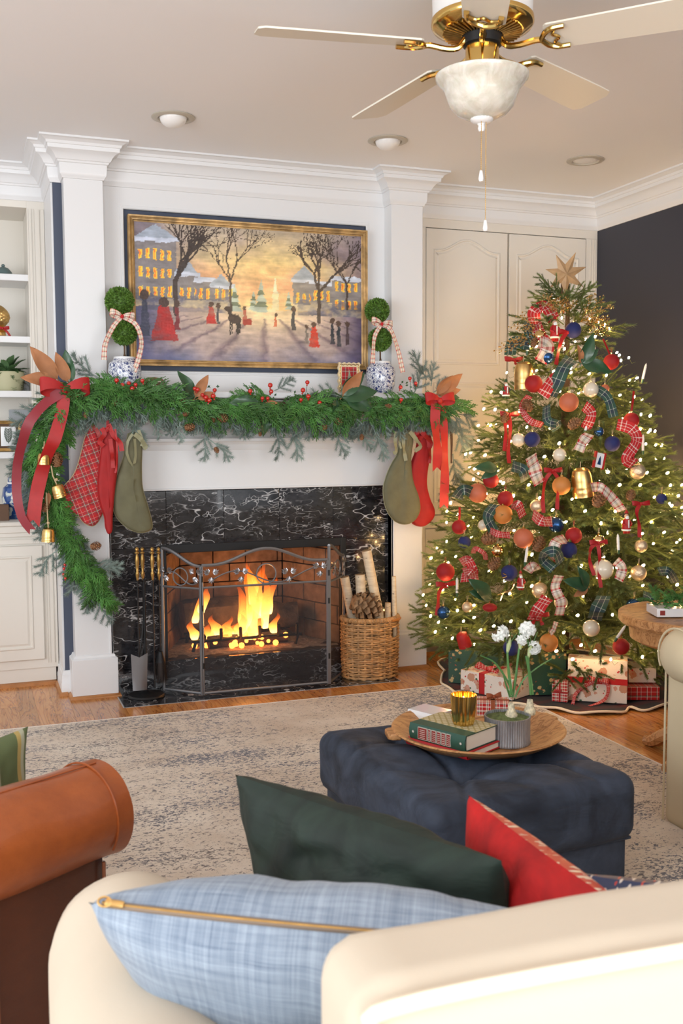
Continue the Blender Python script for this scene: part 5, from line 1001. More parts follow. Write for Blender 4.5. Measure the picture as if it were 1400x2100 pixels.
tag(obj('giant_pinecone', q, M('giant_pinecone', (.30, .17, .08), .7, var=.4, vs=40)), 'very large open pine cone resting on the birch logs in the basket', 'pine cone')
# ================================================================== the christmas tree
TX, TYY = 2.59, -.47
def TR(z): return float(np.interp(z, (.18, .32, .45, .85, 1.10, 1.35, 1.6, 1.87, 2.02, 2.15, 2.2), (.66, .80, .80, .69, .61, .51, .41, .27, .16, .07, .0)))
tree = thing('christmas_tree', 'tall decorated spruce christmas tree standing in the corner by the dark wall', 'christmas tree', (TX, TYY, .0)); TO = wloc(tree)
b = MB(); b.tube([(TX, TYY, .0), (TX, TYY, 1.2), (TX+.01, TYY, 2.16)], [.04, .028, .008], 10); obj('trunk', b, 'bark', tree)
b = MB(); b.lathe([(0, .0), (.16, .012), (.15, .04), (.06, .06), (.05, .14), (.042, .15)], 24, (TX, TYY, 0)); obj('stand', b, 'black', tree)
SPR = [make_mesh('branch', spray(.36, 80+k, .019, 200, 7, .60, .027, .0021, .16, .62, .75, False, .0035), 'spruce', smooth=False) for k in range(6)]
SPS = [make_mesh('branch', spray(.22, 180+k, .017, 200, 7, .60, .026, .0019, .10, .62, .75, False, .003), 'spruce', smooth=False) for k in range(4)]
rt = random.Random(5)
def clampx(p, d, L):
    """keep branch tips off the wall and the cupboard"""
    e = p+d*L
    return e[0] < XR-.06 and e[1] < CY-.06
nb = 0; i = 0; inner_V = []; tgt = 272
while nb < tgt and i < 2000:
    i += 1; u = (i*.61803) % 1; z = .20+1.93*(1-math.sqrt(1-(i % 997)/997*.0+0) if False else (1-(1-u)**.62)) if False else .20+1.92*(1-(1-rt.random())**.60) if False else .20+1.93*(1-math.sqrt(rt.random()))
    a = i*2.39996; Rr = TR(z); d2 = np.array((math.cos(a), math.sin(a), 0))
    if d2[1] > .45 and rt.random() < .75: continue
    me = SPR[rt.randrange(6)] if Rr > .36 else SPS[rt.randrange(4)]; L0 = .36 if Rr > .36 else .22; sc_ = min(1.05, max(.45, Rr*1.3/ L0*.55))*rt.uniform(.85, 1.12)
    up = .10+.55*max(0, (z-1.5)/.6)+rt.uniform(-.12, .16); d = nrm(d2+np.array((0, 0, up))); st_ = np.array((TX, TYY, z-up*Rr*.6))+d2*(Rr*rt.uniform(.96, 1.06)-L0*sc_*.97)
    if not clampx(st_, d, L0*sc_): 
        sc_ *= .6; st_ = np.array((TX, TYY, z))+d2*(Rr*.62-L0*sc_)
        if not clampx(st_, d, L0*sc_*1.05): continue
    inst('branch', me, tree, st_-TO, basis(d, (rt.uniform(-.5, .5), rt.uniform(-.5, .5), 1)), sc_); nb += 1
for px, py, a, s in ((1110, 575, 100, .55), (1120, 590, 150, .5), (1105, 610, 175, .55), (1190, 590, 25, .6), (1205, 605, 20, .7), (1150, 600, 60, .5), (1112, 560, 120, .4)):
    p = at(px, py, Y=TYY-.05); ar = R(a); d = nrm((math.cos(ar), -.1, math.sin(ar))); st_ = at(1152, 612, Y=TYY-.02); inst('branch', SPS[rt.randrange(4)], tree, st_-TO, basis(nrm(p-st_), (0, -1, .3)), max(.35, np.linalg.norm(p-st_)/.22))
for k in range(19):
    z = 1.86+.26*k/19; a = k*2.4+.5; d2 = np.array((math.cos(a), math.sin(a)*.8, .25+.5*(k/19))); d2 = nrm(d2); sc_ = (TR(z)+.10)/.22*.9; inst('branch', SPS[k % 4], tree, np.array((TX, TYY, z-.04))-TO, basis(d2, (0, 0, 1)), sc_)
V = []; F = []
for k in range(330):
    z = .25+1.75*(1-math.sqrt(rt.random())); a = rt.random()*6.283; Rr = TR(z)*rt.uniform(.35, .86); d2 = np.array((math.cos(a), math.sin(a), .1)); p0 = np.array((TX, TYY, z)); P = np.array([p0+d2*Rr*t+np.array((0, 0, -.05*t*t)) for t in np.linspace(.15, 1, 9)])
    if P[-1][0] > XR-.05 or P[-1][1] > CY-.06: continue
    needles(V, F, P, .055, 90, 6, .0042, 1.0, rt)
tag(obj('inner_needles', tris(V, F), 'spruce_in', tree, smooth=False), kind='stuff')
# ---- where a picture ray meets the crown
def th(px, py, k=.98, dy=0):
    d = F2+(px-700)/FPX*R3-(py-1050)/FPX*U3; best = None; bt = None
    for t in np.linspace(4.0, 6.6, 521):
        p = CAMP+d*t; h = math.hypot(p[0]-TX, p[1]-TYY)-TR(min(2.19, max(.19, p[2])))*k
        if h <= 0: return p
        if best is None or h < best: best = h; bt = p
    return bt
# ---- string lights
sl = thing('string_lights', 'strings of warm white fairy lights glowing all over the christmas tree', 'lights', (TX, TYY, .3)); SO = wloc(sl); b = MB(); b.ball((0, 0, 0), .0058, 8, (1, 1, 1.5)); BUL = make_mesh('bulb', b, 'bulb'); b = MB(); W = []
k = 0; i = 0
while k < 298 and i < 3000:
    i += 1; z = .24+1.93*(1-((i*.7548777) % 1)**.56); a = i*2.39996+.7
    if math.sin(a) > .35 and rt.random() < .72: continue
    Rr = TR(z)*rt.uniform(.86, 1.02); p = np.array((TX+Rr*math.cos(a), TYY+Rr*math.sin(a), z))
    if p[0] > XR-.03 or p[1] > CY-.04: continue
    inst('bulb', BUL, sl, p-SO, (rt.random(), rt.random(), 0), rt.uniform(.85, 1.2)); k += 1; W.append((z, p))
obj('wire', (lambda q: ([q.tube([p, p*[1, 1, 1]+np.array((.02, 0, -.03)), p+np.array((.05, .01, -.02))], .0009, 4, cap=False) for z, p in W], q)[1])(MB()), 'spruce_in', sl, kind='stuff')
# ---- ornaments
def cap_loop(b, c, r): b.lathe([(0, r*.96), (r*.16, r*.96), (r*.17, r*1.12), (r*.10, r*1.14), (0, r*1.14)], 10, c); b.tube([np.array(c)+np.array((.004*math.cos(t), 0, r*1.2+.004*math.sin(t))) for t in np.linspace(0, 6.28, 9)], .0008, 4, cap=False)
def orn(px, py, rpx, mat, lab, cat='ornament', grp='round baubles on the christmas tree', sq=1., loop='brass', k=1.02, ribbon=None, disc=False):
    p = th(px, py, k); r = rpx*size_at(p); root = thing('bauble', lab, cat, p-np.array((0, 0, r*sq)), group=grp); b = MB()
    if mat == 'gold_texture': b.grid(lambda u, v: tuple(p+r*(1+.02*math.sin(u*6.2832*22)*math.sin(v*60))*np.array((math.sin(math.pi*v)*math.cos(6.2832*u), math.sin(math.pi*v)*math.sin(6.2832*u), math.cos(math.pi*v)))), 64, 32, cu=True)
    else: b.ball(p, r, 28, (1, 1, sq))
    obj('ball', b, mat, root); b = MB(); cap_loop(b, p, r*sq); obj('cap', b, loop, root)
    b = MB(); b.tube([p+np.array((-.001, 0, r*sq*1.2)), p+np.array((-.004, 0, r*sq+.03)), p+np.array((.004, 0, r*sq+.032)), p+np.array((.001, 0, r*sq*1.2))], .0012, 4); obj('hanger', b, 'red_satin' if 'red' in mat else 'rope', root); return root
ORN = [
 (1175, 677, 16.5, 'blue_velvet', 'navy velvet ball, highest on the tree, just under the star'), (1091, 901, 16, 'blue_velvet', 'navy velvet ball touching a cream bauble, upper left of the tree'), (1255, 910, 16, 'blue_velvet', 'navy velvet ball at the upper right below the hanging gold loop'), (1166, 1128, 17, 'blue_velvet', 'navy velvet ball in the lower middle of the tree'), (1044, 1175, 17, 'blue_velvet', 'navy velvet ball half hidden by needles, lower left beside a pine cone'), (1048, 1328, 17, 'blue_velvet', 'navy velvet ball low behind the white narcissus flowers'), (952, 1112, 13, 'blue_velvet', 'navy velvet ball peeping out at the left edge below the red one'), (1356, 1023, 11, 'blue_velvet', 'small navy velvet ball hanging at the far right edge of the tree'),
 (1121, 732, 15, 'blue_satin', 'glossy blue ball under the red plaid loops near the top'), (1228, 885, 10, 'blue_satin', 'glossy blue ball half hidden beside a white candle on the right'), (1140, 1076, 16, 'blue_satin', 'glossy dark blue ball in the middle, below the red ribbon tails'), (909, 1256, 13.5, 'blue_satin', 'glossy blue ball at the lower left tip of the tree'), (1300, 1244, 17, 'blue_satin', 'glossy blue ball just behind the round wooden table'),
 (1253, 742, 16, 'red_velvet', 'red velvet ball beside the upper magnolia leaves'), (1294, 862, 16, 'red_velvet', 'red velvet ball at the upper right edge of the tree'), (1094, 787, 18, 'red_velvet', 'large red velvet ball overlapping the upper gold bell'), (1036, 1023, 16.5, 'red_velvet', 'red velvet ball above an orange flocked ball, left middle'), (941, 1081, 15, 'red_velvet', 'red velvet ball at the left edge of the tree'), (913, 1173, 19, 'red_velvet', 'large red velvet ball standing clear at the lower left edge'), (1273, 1326, 17, 'red_velvet', 'dark red velvet ball low at the right above the gifts'), (1006, 985, 16, 'red_velvet', 'red velvet ball behind the left magnolia leaf'), (1176, 1098, 17, 'red_velvet', 'red velvet ball behind the middle navy ball'),
 (1211, 799, 16, 'cream_pearl', 'cream pearl ball on the upper right of the tree'), (1063, 902, 14, 'cream_pearl', 'cream pearl ball touching a navy velvet one'), (1147, 933, 14, 'cream_pearl', 'cream pearl ball in the centre above the plaid ribbon'), (1212, 1288, 17.5, 'cream_pearl', 'cream pearl ball hanging under a green plaid ribbon'), (1236, 1168, 21, 'cream_pearl', 'large cream pearl ball behind thin red ribbon tails'), (1150, 1236, 14, 'cream_pearl', 'cream pearl ball behind the long striped ribbon'), (992, 1077, 12, 'cream_pearl', 'cream pearl ball beside the green plaid curl, left'),
 (1098, 963, 13.5, 'gold_texture', 'champagne textured ball at upper left beside the green plaid ribbon'), (1100, 1038, 13.5, 'gold_texture', 'champagne textured ball left of the red ribbon tails'), (1307, 967, 16, 'gold_texture', 'champagne textured ball at the right under the red plaid curl'), (1309, 1175, 16, 'gold_texture', 'champagne textured ball at lower right'), (1107, 1211, 16.5, 'gold_texture', 'champagne waved ball in the lower middle of the tree'), (1314, 1120, 13, 'gold_texture', 'champagne textured ball at the right, between candle and table'), (1227, 1110, 14, 'gold_shiny', 'shiny gold ball above the velvet bow at the right'), (1107, 690, 13, 'gold_shiny', 'shiny gold ball near the top under the plaid bow'), (1020, 1130, 13, 'gold_shiny', 'shiny gold ball inside the branches at the left'),
 (1166, 825, 20, 'copper_matte', 'terracotta flocked ball high in the centre'), (1073, 1104, 20.5, 'copper_matte', 'terracotta flocked ball above the white candle, left of centre'), (979, 1011, 20, 'copper_matte', 'terracotta flocked ball behind needles at the left'), (1031, 1055, 19.5, 'rust_matte', 'orange flocked ball under the left red velvet ball'), (1151, 996, 19, 'rust_matte', 'orange flocked ball beside the large gold bell'), (1125, 1318, 19, 'rust_matte', 'orange flocked ball low above the green wrapped gift'), (1240, 797, 9, 'copper_matte', 'small terracotta ball at the upper right'), (958, 1245, 11, 'gold_texture', 'small champagne ball inside the branches at the lower left')]
for px, py, r, m_, lab in ORN: orn(px, py, r, m_, lab)
r_ = orn(1004, 1246, 15, 'red_velvet', 'flattened red velvet drop ornament at the lower left', sq=.6)
for k, (px, py, a, s, lab) in enumerate(((1088, 842, 130, .85, 'pine cone inside the red plaid curl, upper left of the tree'), (1166, 878, 40, .85, 'pine cone in the upper centre of the tree'), (1219, 1040, 60, 1., 'dark pine cone right of the large gold bell'), (1098, 1131, 70, .95, 'pine cone right of the terracotta ball'), (988, 1110, 20, 1.05, 'pine cone with a red ribbon round it at the left'), (1003, 1168, 50, .9, 'dark pine cone at the lower left above a magnolia leaf'), (1290, 1027, 80, .7, 'orange pine cone at the right above the santa figure'), (1093, 712, 80, .6, 'small pine cone near the top beside a white candle'), (1033, 868, 90, .7, 'pine cone at the upper left edge'))):
    p = th(px, py, 1.08); ar = R(a); o = inst('pine_cone', PCM, None, p, basis(nrm((math.cos(ar), -.15, math.sin(ar))), (0, -1, 0)) @ Matrix.Rotation(R(90), 3, 'Y'), s*1.15); tag(o, lab, 'pine cone', 'pine cones on the christmas tree')
CN = [(1082, 704, 4, 'white clip candle near the top left of the tree'), (1321, 762, 14, 'white clip candle at the upper right edge'), (1204, 868, 18, 'white clip candle tilted in front of a plaid ribbon, upper right'), (1318, 908, 0, 'white clip candle at the right edge beside a red curl'), (1267, 1112, -4, 'white clip candle in the right middle with a green holder'), (1079, 1137, 8, 'white clip candle under the terracotta ball'), (937, 1200, 0, 'white clip candle at the lower left below the big red ball'), (1273, 1296, 40, 'fallen slanting white clip candle low at the right')]
for px, py, a, lab in CN:
    p = th(px, py, 1.03); h = 32*size_at(p); root = thing('clip_candle', lab, 'candle', p, group='white clip candles on the tree'); root.rotation_euler = (0, R(a), 0); b = MB(); r = .0068
    b.lathe([(0, -h/2), (r, -h/2), (r, h*.30), (r*.75, h*.36), (r*.85, h*.40), (r*.3, h*.52), (0, h*.56)], 12); obj('candle_stick', b, 'candle', root, local=True); b = MB(); b.lathe([(0, -h*.78), (r*.8, -h*.76), (r*1.2, -h*.5), (0, -h*.48)], 10); obj('holder', b, 'magnolia_green', root, local=True)
def tbell(px, py, wp, hp, mat, lab, tilt):
    p = th(px, py, 1.0); s = size_at(p); r, h = wp*s/2/1.05, hp*s; root = thing('tree_bell', lab, 'bell', p, group='bells on the tree'); c = p+np.array((0, -.01, h/2)); Rm = np.array(Matrix.Rotation(R(tilt), 3, 'Y')); q = bell_mesh(r, h, mat); q.V = [v @ Rm.T+c for v in q.V]; obj('bell_body', q, mat, root); q = MB(); q.ball(c+Rm @ np.array((0, 0, -h*1.0)), r*.2, 10); q.tube([c, c+np.array((0, 0, .03))], .002, 5); obj('clapper', q, 'rope', root)
tbell(1071, 770, 42, 56, 'gold', 'large gold bell at the upper left of the tree', -3); tbell(1187, 989, 44, 60, 'gold', 'large gold bell in the middle of the tree', -8); tbell(943, 1312, 28, 32, 'red_bell' if False else 'red_satin', 'shiny red bell at the bottom left of the tree', -20)
# red and white carved figures
def figure(px, py, hp, lab, kind=0):
    p = th(px, py, 1.03); s = size_at(p); h = hp*s; c = p-np.array((0, 0, h/2)); root = thing('figurine_ornament', lab, 'ornament', c, group='little painted figures on the tree')
    q = MB(); q.lathe([(0, h*.12), (h*.17, h*.12), (h*.19, h*.2), (h*.15, h*.45), (h*.13, h*.6), (h*.08, h*.66), (0, h*.66)], 16, c); obj('coat', q, 'red_satin', root)
    q = MB(); q.lathe([(h*.17, h*.11), (h*.205, h*.13), (h*.205, h*.18), (h*.17, h*.2)], 16, c); q.box(c+np.array((0, -h*.165, h*.38)), (h*.05, h*.03, h*.42)); obj('white_trim', q, 'white_petal', root)
    q = MB(); q.ball(c+np.array((0, 0, h*.74)), h*.095, 12); obj('head', q, M('doll_skin', (.65, .38, .26), .5) if not MAT.get('doll') else MAT['doll'], root); MAT['doll'] = root.children[-1].data.materials[0] if False else MAT.get('doll') or M('doll_skin2', (.65, .38, .26), .5)
    q = MB(); q.ball(c+np.array((0, -h*.06, h*.66)), h*.09, 10, (1, .6, 1.3)); obj('beard', q, 'white_petal', root); q = MB(); q.lathe([(h*.09, h*.86), (h*.07, h*.93), (h*.02, h*1.0), (0, h*1.01)], 12, c); obj('cap', q, 'red_satin' if kind == 0 else 'magnolia_green', root)
    q = MB()
    for sx in (-1, 1): q.tube([c+np.array((sx*h*.14, 0, h*.56)), c+np.array((sx*h*.22, -h*.06, h*.42)), c+np.array((sx*h*.12, -h*.16, h*.36))], h*.045, 7); q.bx(c[0]+sx*h*.08-h*.05, c[0]+sx*h*.08+h*.05, c[1]-h*.08, c[1]+h*.05, c[2], c[2]+h*.12)
    obj('sleeves_and_boots', q, 'magnolia_green' if kind else 'red_satin', root); q = MB(); q.tube([c+np.array((0, 0, h)), c+np.array((.002, 0, h+.03))], .0009, 4); obj('hanger', q, 'rope', root)
figure(1137, 674, 52, 'red and white bearded figure hanging near the top of the tree'); figure(1284, 1070, 48, 'red and white bearded figure with a green sack at the right'); figure(1037, 797, 40, 'small red and white figure at the upper left edge', 1); figure(1067, 1190, 40, 'small red and white figure at lower left of the tree')
p = th(1228, 944, 1.03); s = size_at(p); root = thing('picture_ornament', 'small tilted picture ornament with striped sides, right of the centre', 'ornament', p); root.rotation_euler = (0, R(12), 0); q = MB(); q.bx(-10*s, 10*s, -.004, .004, -15*s, 15*s); obj('picture_card', q, 'porcelain', root, local=True); q = MB()
for x_ in (-11, 11): q.bx((x_-2)*s, (x_+2)*s, -.007, .006, -17*s, 17*s)
obj('striped_side', q, 'red_satin', root, local=True); q = MB(); q.prism([(-4*s, -9*s), (4*s, -9*s), (2*s, 3*s), (0, 9*s), (-2*s, 3*s)], -.006, -.004); obj('blue_figure', q, 'blue_satin', root, local=True)
p = th(1040, 1205, 1.04); s = size_at(p); root = thing('reindeer_ornament', 'curved gold leaping deer ornament at the lower left', 'ornament', p); q = MB(); q.tube(bez([p+s*np.array(v) for v in ((-16, 0, -26), (-8, 0, -10), (8, 0, -6), (16, 0, 8), (12, 0, 22), (2, 0, 24))], 24), [.006]*4+[.009]*12+[.005]*5, 7) if False else q.tube(bez([p+s*np.array(v) for v in ((-16, 0, -26), (-8, 0, -10), (8, 0, -6), (16, 0, 8), (12, 0, 22), (2, 0, 24))], 20), .0055, 7); obj('body', q, 'gold_shiny', root); q = MB()
for v0, v1 in (((8, 0, -6), (14, 0, -24)), ((-4, 0, -8), (-22, 0, -14)), ((2, 0, 24), (-10, 0, 30)), ((2, 0, 24), (-12, 0, 20))): q.tube([p+s*np.array(v0), p+s*np.array(v1)], .003, 6)
obj('legs_and_antlers', q, 'gold_shiny', root)
# ribbon curls
def curl(pts, wpx, mat, lab, rip=.5):
    P = [th(a_, b_, 1.0+(q_[0] if q_ else .02)) for a_, b_, *q_ in pts]; w_ = wpx*size_at(P[0])/2; b = MB(); Pz = bez(P, 22); m = len(Pz); W = []
    view = nrm(np.mean(Pz, 0)-CAMP); ph = random.Random(int(pts[0][0]*7+pts[0][1])).random()*3
    for i in range(m):
        T = nrm(Pz[min(i+1, m-1)]-Pz[max(i-1, 0)]); s = nrm(np.cross(T, view)); q = np.cross(T, s); a = rip*math.sin(i/m*5+ph); W.append((s*math.cos(a)+q*math.sin(a))*w_)
    b.strip(Pz, np.array(W)); o = obj('ribbon_curl', b, mat, ang=80); tag(o, lab, 'ribbon', 'plaid ribbons curling over the tree'); return o
RP, GP, CP_ = 'red_plaid_ribbon', 'green_plaid_ribbon', 'cream_plaid_ribbon'
for c_ in (
 ([(1098, 665, .1), (1095, 640, .25), (1118, 628, .2), (1135, 655, .05)], 26, RP, 'red plaid loop nearest the top of the tree'), ([(1095, 655), (1105, 680, .1), (1118, 700, .05)], 22, RP, 'red plaid tail under the topmost loop'), ([(1085, 650, .0), (1082, 680, .2), (1095, 705)], 16, GP, 'green plaid strip at the top left edge beside the candle'), ([(1045, 728, .05), (1052, 702, .2), (1085, 706, .1)], 24, GP, 'green plaid fold at the upper left edge'),
 ([(1105, 700, .1), (1122, 712, .2), (1108, 742, .1)], 28, CP_, 'cream and red plaid loop above the glossy blue ball'), ([(1172, 735, .05), (1155, 755, .2), (1140, 790, .1), (1128, 812, 0)], 28, GP, 'wide green plaid sash left of the upper magnolia leaves'), ([(1150, 765, .05), (1130, 785, .15), (1112, 812, .05)], 26, RP, 'wide red plaid sash beside the green one'), ([(1085, 812, .0), (1070, 835, .15), (1085, 862, .2), (1112, 872, .05)], 14, RP, 'narrow red plaid curl round a pine cone, upper left'), ([(1120, 832, .05), (1122, 862, .2), (1142, 870, .1), (1128, 880, -.05)], 18, GP, 'sheer green plaid curl in the upper centre'),
 ([(1218, 795, .0), (1245, 815, .15), (1258, 855, .05)], 20, GP, 'green plaid curl at the right below a cream ball'), ([(1198, 832, .05), (1212, 850, .15), (1200, 880, .0)], 22, RP, 'red plaid fold behind the tilted candle'), ([(1208, 890, .1), (1195, 905, .15), (1186, 925, .1)], 22, CP_, 'cream striped red ribbon below the tilted candle'), ([(1088, 935, .05), (1096, 965, .2), (1106, 992, .1)], 26, CP_, 'cream and red plaid ribbon standing out left of centre'), ([(1050, 955, .1), (1072, 965, .2), (1078, 985, .05)], 24, GP, 'green plaid loops left of the cream and red ribbon'),
 ([(1265, 870, .0), (1295, 880, .1), (1305, 905, .15), (1285, 940, .1), (1300, 952, .05)], 24, RP, 'long red plaid curl at the upper right edge'), ([(1212, 1000, .05), (1232, 1000, .2), (1255, 1022, .1), (1275, 1048, .02)], 20, CP_, 'cream and red plaid ribbon arching right of the gold bell'), ([(935, 1022, .1), (950, 1005, .2), (972, 1012, .05)], 22, GP, 'green plaid fold at the left edge of the tree'), ([(1015, 1035, .05), (1000, 1060, .15), (1012, 1090, .05)], 22, GP, 'green plaid curl beside the orange ball, left'), ([(1053, 1045, .05), (1062, 1035, .2), (1072, 1060, .05)], 18, RP, 'small red plaid fold right of the orange ball'),
 ([(1092, 1055, .1), (1110, 1068, .25), (1132, 1070, .1)], 22, RP, 'rolled red plaid ribbon below the champagne ball'), ([(1160, 1105, .02), (1140, 1112, .2), (1135, 1135, .15), (1150, 1150, .05)], 22, CP_, 'cream striped red loop left of the middle navy ball'), ([(1150, 1155, .1), (1140, 1132, .25), (1120, 1135, .25), (1115, 1150, .1), (1135, 1168, .1)], 22, GP, 'sheer green plaid ring below the middle navy ball'), ([(1146, 1180, .05), (1138, 1205, .15), (1150, 1235, .1), (1146, 1262, .05)], 20, CP_, 'long wavy cream and red ribbon in the lower middle'), ([(1122, 1225, .1), (1105, 1248, .15), (1092, 1272, .05)], 26, RP, 'broad red plaid ribbon above the narcissus'),
 ([(1238, 1222, .1), (1225, 1250, .2), (1218, 1270, .1)], 30, GP, 'broad green plaid tail above the cream ball, lower right'), ([(970, 1135, .05), (975, 1125, .2), (992, 1135, .15), (996, 1148, .05)], 10, RP, 'thin red plaid loop at the left above the candle'), ([(945, 1155, .05), (960, 1150, .2), (970, 1178, .15), (945, 1185, .1)], 20, RP, 'gathered red plaid bow loop at the lower left'), ([(950, 1175, .1), (965, 1172, .25), (972, 1188, .1)], 20, RP, 'second gathered red plaid loop just below the other'), ([(1350, 1172, .1), (1370, 1172, .2), (1385, 1195, .05)], 18, GP, 'green plaid curl near the right photo edge'), ([(1318, 1222, .05), (1330, 1230, .15), (1325, 1250, .05)], 22, GP, 'green plaid piece behind the glossy blue ball at the table'), ([(1262, 1150, .05), (1275, 1165, .1), (1268, 1190, .05)], 20, CP_, 'red striped fold right of the large cream ball'), ([(1000, 1085, .05), (1020, 1095, .15), (1045, 1098, .05)], 14, RP, 'red plaid strip above the left pine cone'), ([(1140, 1275, .05), (1135, 1290, .1), (1128, 1300, .05)], 10, CP_, 'small cream and red tail above the orange ball'), ([(1080, 1172, .1), (1092, 1162, .2), (1100, 1170, .1)], 20, CP_, 'cream and red bow half hidden at the lower left')): curl(*c_)
def vbow(px, py, lab, tails, sc=1.):
    p = th(px, py, 1.06); s = size_at(p); root = thing('velvet_bow', lab, 'bow', p, group='thin red velvet bows on the tree'); b = MB(); bow_part(b, p, Matrix.Identity(3), 22*s*sc, 14*s*sc, 4.5*s, knot=3*s); obj('bow_loops', b, 'red_satin', root, ang=70)
    for pts in tails: b = MB(); tail(b, [p]+[th(a_, b_, 1.06) for a_, b_ in pts], 4*s, ripple=.4, notch=False); obj('bow_tail', b, 'red_satin', root, ang=70)
for a_ in ((1043, 850, 'thin red velvet bow at the left with long tails', [[(1046, 880), (1042, 925), (1044, 950)], [(1036, 870), (1037, 890), (1034, 925)]]), (1132, 965, 'thin red velvet bow between the gold bell and the cream ribbon', [[(1118, 985), (1113, 1020), (1114, 1052)], [(1145, 985), (1143, 1020), (1142, 1045)]]), (1312, 1033, 'thin dark red velvet bow at the right above the figure', [[(1305, 1050), (1310, 1075), (1311, 1102)]]), (1225, 1113, 'thin red velvet bow above the large cream ball', [[(1211, 1125), (1209, 1150), (1218, 1180)], [(1229, 1140), (1228, 1175), (1232, 1205)]]), (1162, 682, 'thin red velvet bow under the topmost navy ball', [[(1150, 700), (1142, 735), (1140, 748)]]), (1052, 738, 'little red velvet bow at the upper left edge', [[(1060, 748)]]), (1105, 1262, 'thin red velvet bow above the narcissus flowers', [[(1090, 1280)], [(1112, 1282)]]), (1350, 1242, 'red velvet bow behind the wooden table', [[(1365, 1248)], [(1345, 1250)]]), (912, 1198, 'red velvet bow hanging at the lower left edge', [[(900, 1215), (898, 1240), (895, 1262)], [(915, 1206)]])): vbow(*a_)
for px, py, qx, qy, lab in ((1236, 695, 1250, 728, 'straight red ribbon hanger above the upper right ball'), (1299, 802, 1294, 845, 'straight red ribbon hanger at the upper right edge'), (942, 1040, 941, 1068, 'thin red ribbon hanger at the left edge')):
    b = MB(); P0, P1 = th(px, py, 1.05), th(qx, qy, 1.05); tail(b, [P0, (P0+P1)/2+np.array((.002, 0, 0)), P1], .006, notch=False, n=6); tag(obj('ribbon_hanger', b, 'red_satin'), lab, 'ribbon')
for px, py, ls, lab in ((1192, 745, ((70, 1.15, MGL), (40, .85, MGL), (-12, 1.3, MGL), (110, .7, MGB)), 'sprig of big magnolia leaves at the upper right of the tree'), (1008, 1228, ((140, 1.25, MGL), (158, 1.0, MGL)), 'magnolia leaf at the lower left of the tree'), (1205, 1205, ((160, 1.1, MGL), (120, .9, MGL), (200, .7, MGB)), 'dark magnolia leaves in the lower right'), (1020, 960, ((175, 1.0, MGL), (205, .8, MGL)), 'magnolia leaf over the red ball at the left edge')):
    p = th(px, py, 1.08); root = thing('magnolia_sprig', lab, 'leaves', p)
    for a, s, me in ls: ar = R(a); o = inst('magnolia_leaf', me, root, (0, 0, 0), basis(nrm((math.cos(ar), -.25, math.sin(ar))), (0, -1, .3)), s)
def berries(px, py, tips, lab, seed):
    rr = random.Random(seed); c = th(px, py, .9); root = thing('berry_spray', lab, 'berry spray', c); b = MB(); q = MB()
    for tx, ty in tips:
        e = at(tx, ty, Y=c[1]-.05+rr.uniform(-.06, .06)); P = bez([c, (c+e)/2+np.array((0, -.02, .01)), e], 10); b.tube(P, .0009, 4, cap=False)
        for i in range(3, len(P)):
            for k in range(3):
                o = P[i]+np.array((rr.uniform(-1, 1), rr.uniform(-1, 1), rr.uniform(-.6, 1)))*.022; b.tube([P[i-1], o], .0006, 3, cap=False); q.ball(o, .0046, 6)
    obj('twigs', b, 'old_brass', root); tag(obj('gold_berries', q, 'gold_shiny', root), kind='stuff')
berries(1190, 660, ((1253, 628), (1248, 655), (1250, 672), (1235, 615), (1228, 690), (1215, 605), (1245, 690), (1225, 660)), 'spray of tiny gold berries at the top right of the tree', 1); berries(1100, 690, ((1065, 648), (1052, 668), (1048, 700), (1020, 720), (1045, 718)), 'sparse spray of tiny gold berries at the top left', 2); berries(1135, 650, ((1120, 610), (1140, 612), (1165, 612), (1175, 625), (1110, 622)), 'spray of tiny gold berries just under the star', 3)
# star topper
c = at(1157, 563, Y=TYY-.03); s = size_at(c); root = thing('star_topper', 'seven pointed carved wooden star on top of the tree', 'star', c-np.array((0, 0, 40*s))); tips = [(1181, 516), (1203, 547), (1197, 589), (1159, 608), (1126, 591), (1117, 552), (1139, 521)]; ins = [(1161, 541) if False else None]
T3 = [at(a_, b_, Y=c[1]) for a_, b_ in tips]; I3 = [c+((T3[i]+T3[(i+1) % 7])/2-c)*.48 for i in range(7)]; b = MB(); V = [c+np.array((0, -.022, 0)), c+np.array((0, .022, 0))]
for i in range(7): V += [T3[i], I3[i]]
F = []
for i in range(7):
    t_, n_, pv = 2+2*i, 3+2*i, 3+2*((i-1) % 7); F += [(0, t_, n_), (0, pv, t_), (1, n_, t_), (1, t_, pv)]
b.add(V, F); obj('star', b, 'wood_light', root, smooth=False, bevel=.001); b = MB(); b.tube([c+np.array((0, .02, -.02)), c+np.array((-.005, .02, -.14))], .006, 8); obj('holder', b, 'bark', root)
# ---- skirt
sk = thing('tree_skirt', 'dark plaid tree skirt with a wavy cream edge spread under the gifts', 'tree skirt', (TX, TYY, .003)); pts = [at(px, py, Z=.012) for px, py in ((912, 1376), (905, 1388), (906, 1403), (925, 1414), (945, 1424), (990, 1436), (1040, 1443), (1085, 1446), (1130, 1452), (1170, 1459), (1210, 1462), (1275, 1460), (1290, 1452), (1315, 1456), (1350, 1450))]
pts += [np.array(v) for v in ((2.95, -1.1, .012), (3.15, -.75, .012), (3.2, -.35, .012), (2.95, .05, .012), (2.5, .16, .012), (2.1, .06, .012))]; ring = bez(pts+[pts[0]], 4*len(pts))[:-1]; cc = np.array((TX, TYY, .016)); n = len(ring)
b = MB(); V = []; F = []
for k in range(9):
    for i, p in enumerate(ring): t = (k+1)/9; q = cc+(p-cc)*t; V.append((q[0], q[1], .012+.005*math.sin(i*.8)*t*t+.006*noise.noise(Vector((q[0]*9, q[1]*9, 0)))*(1 if k < 8 else .3)))
V.append(tuple(cc)); m_ = len(V)-1
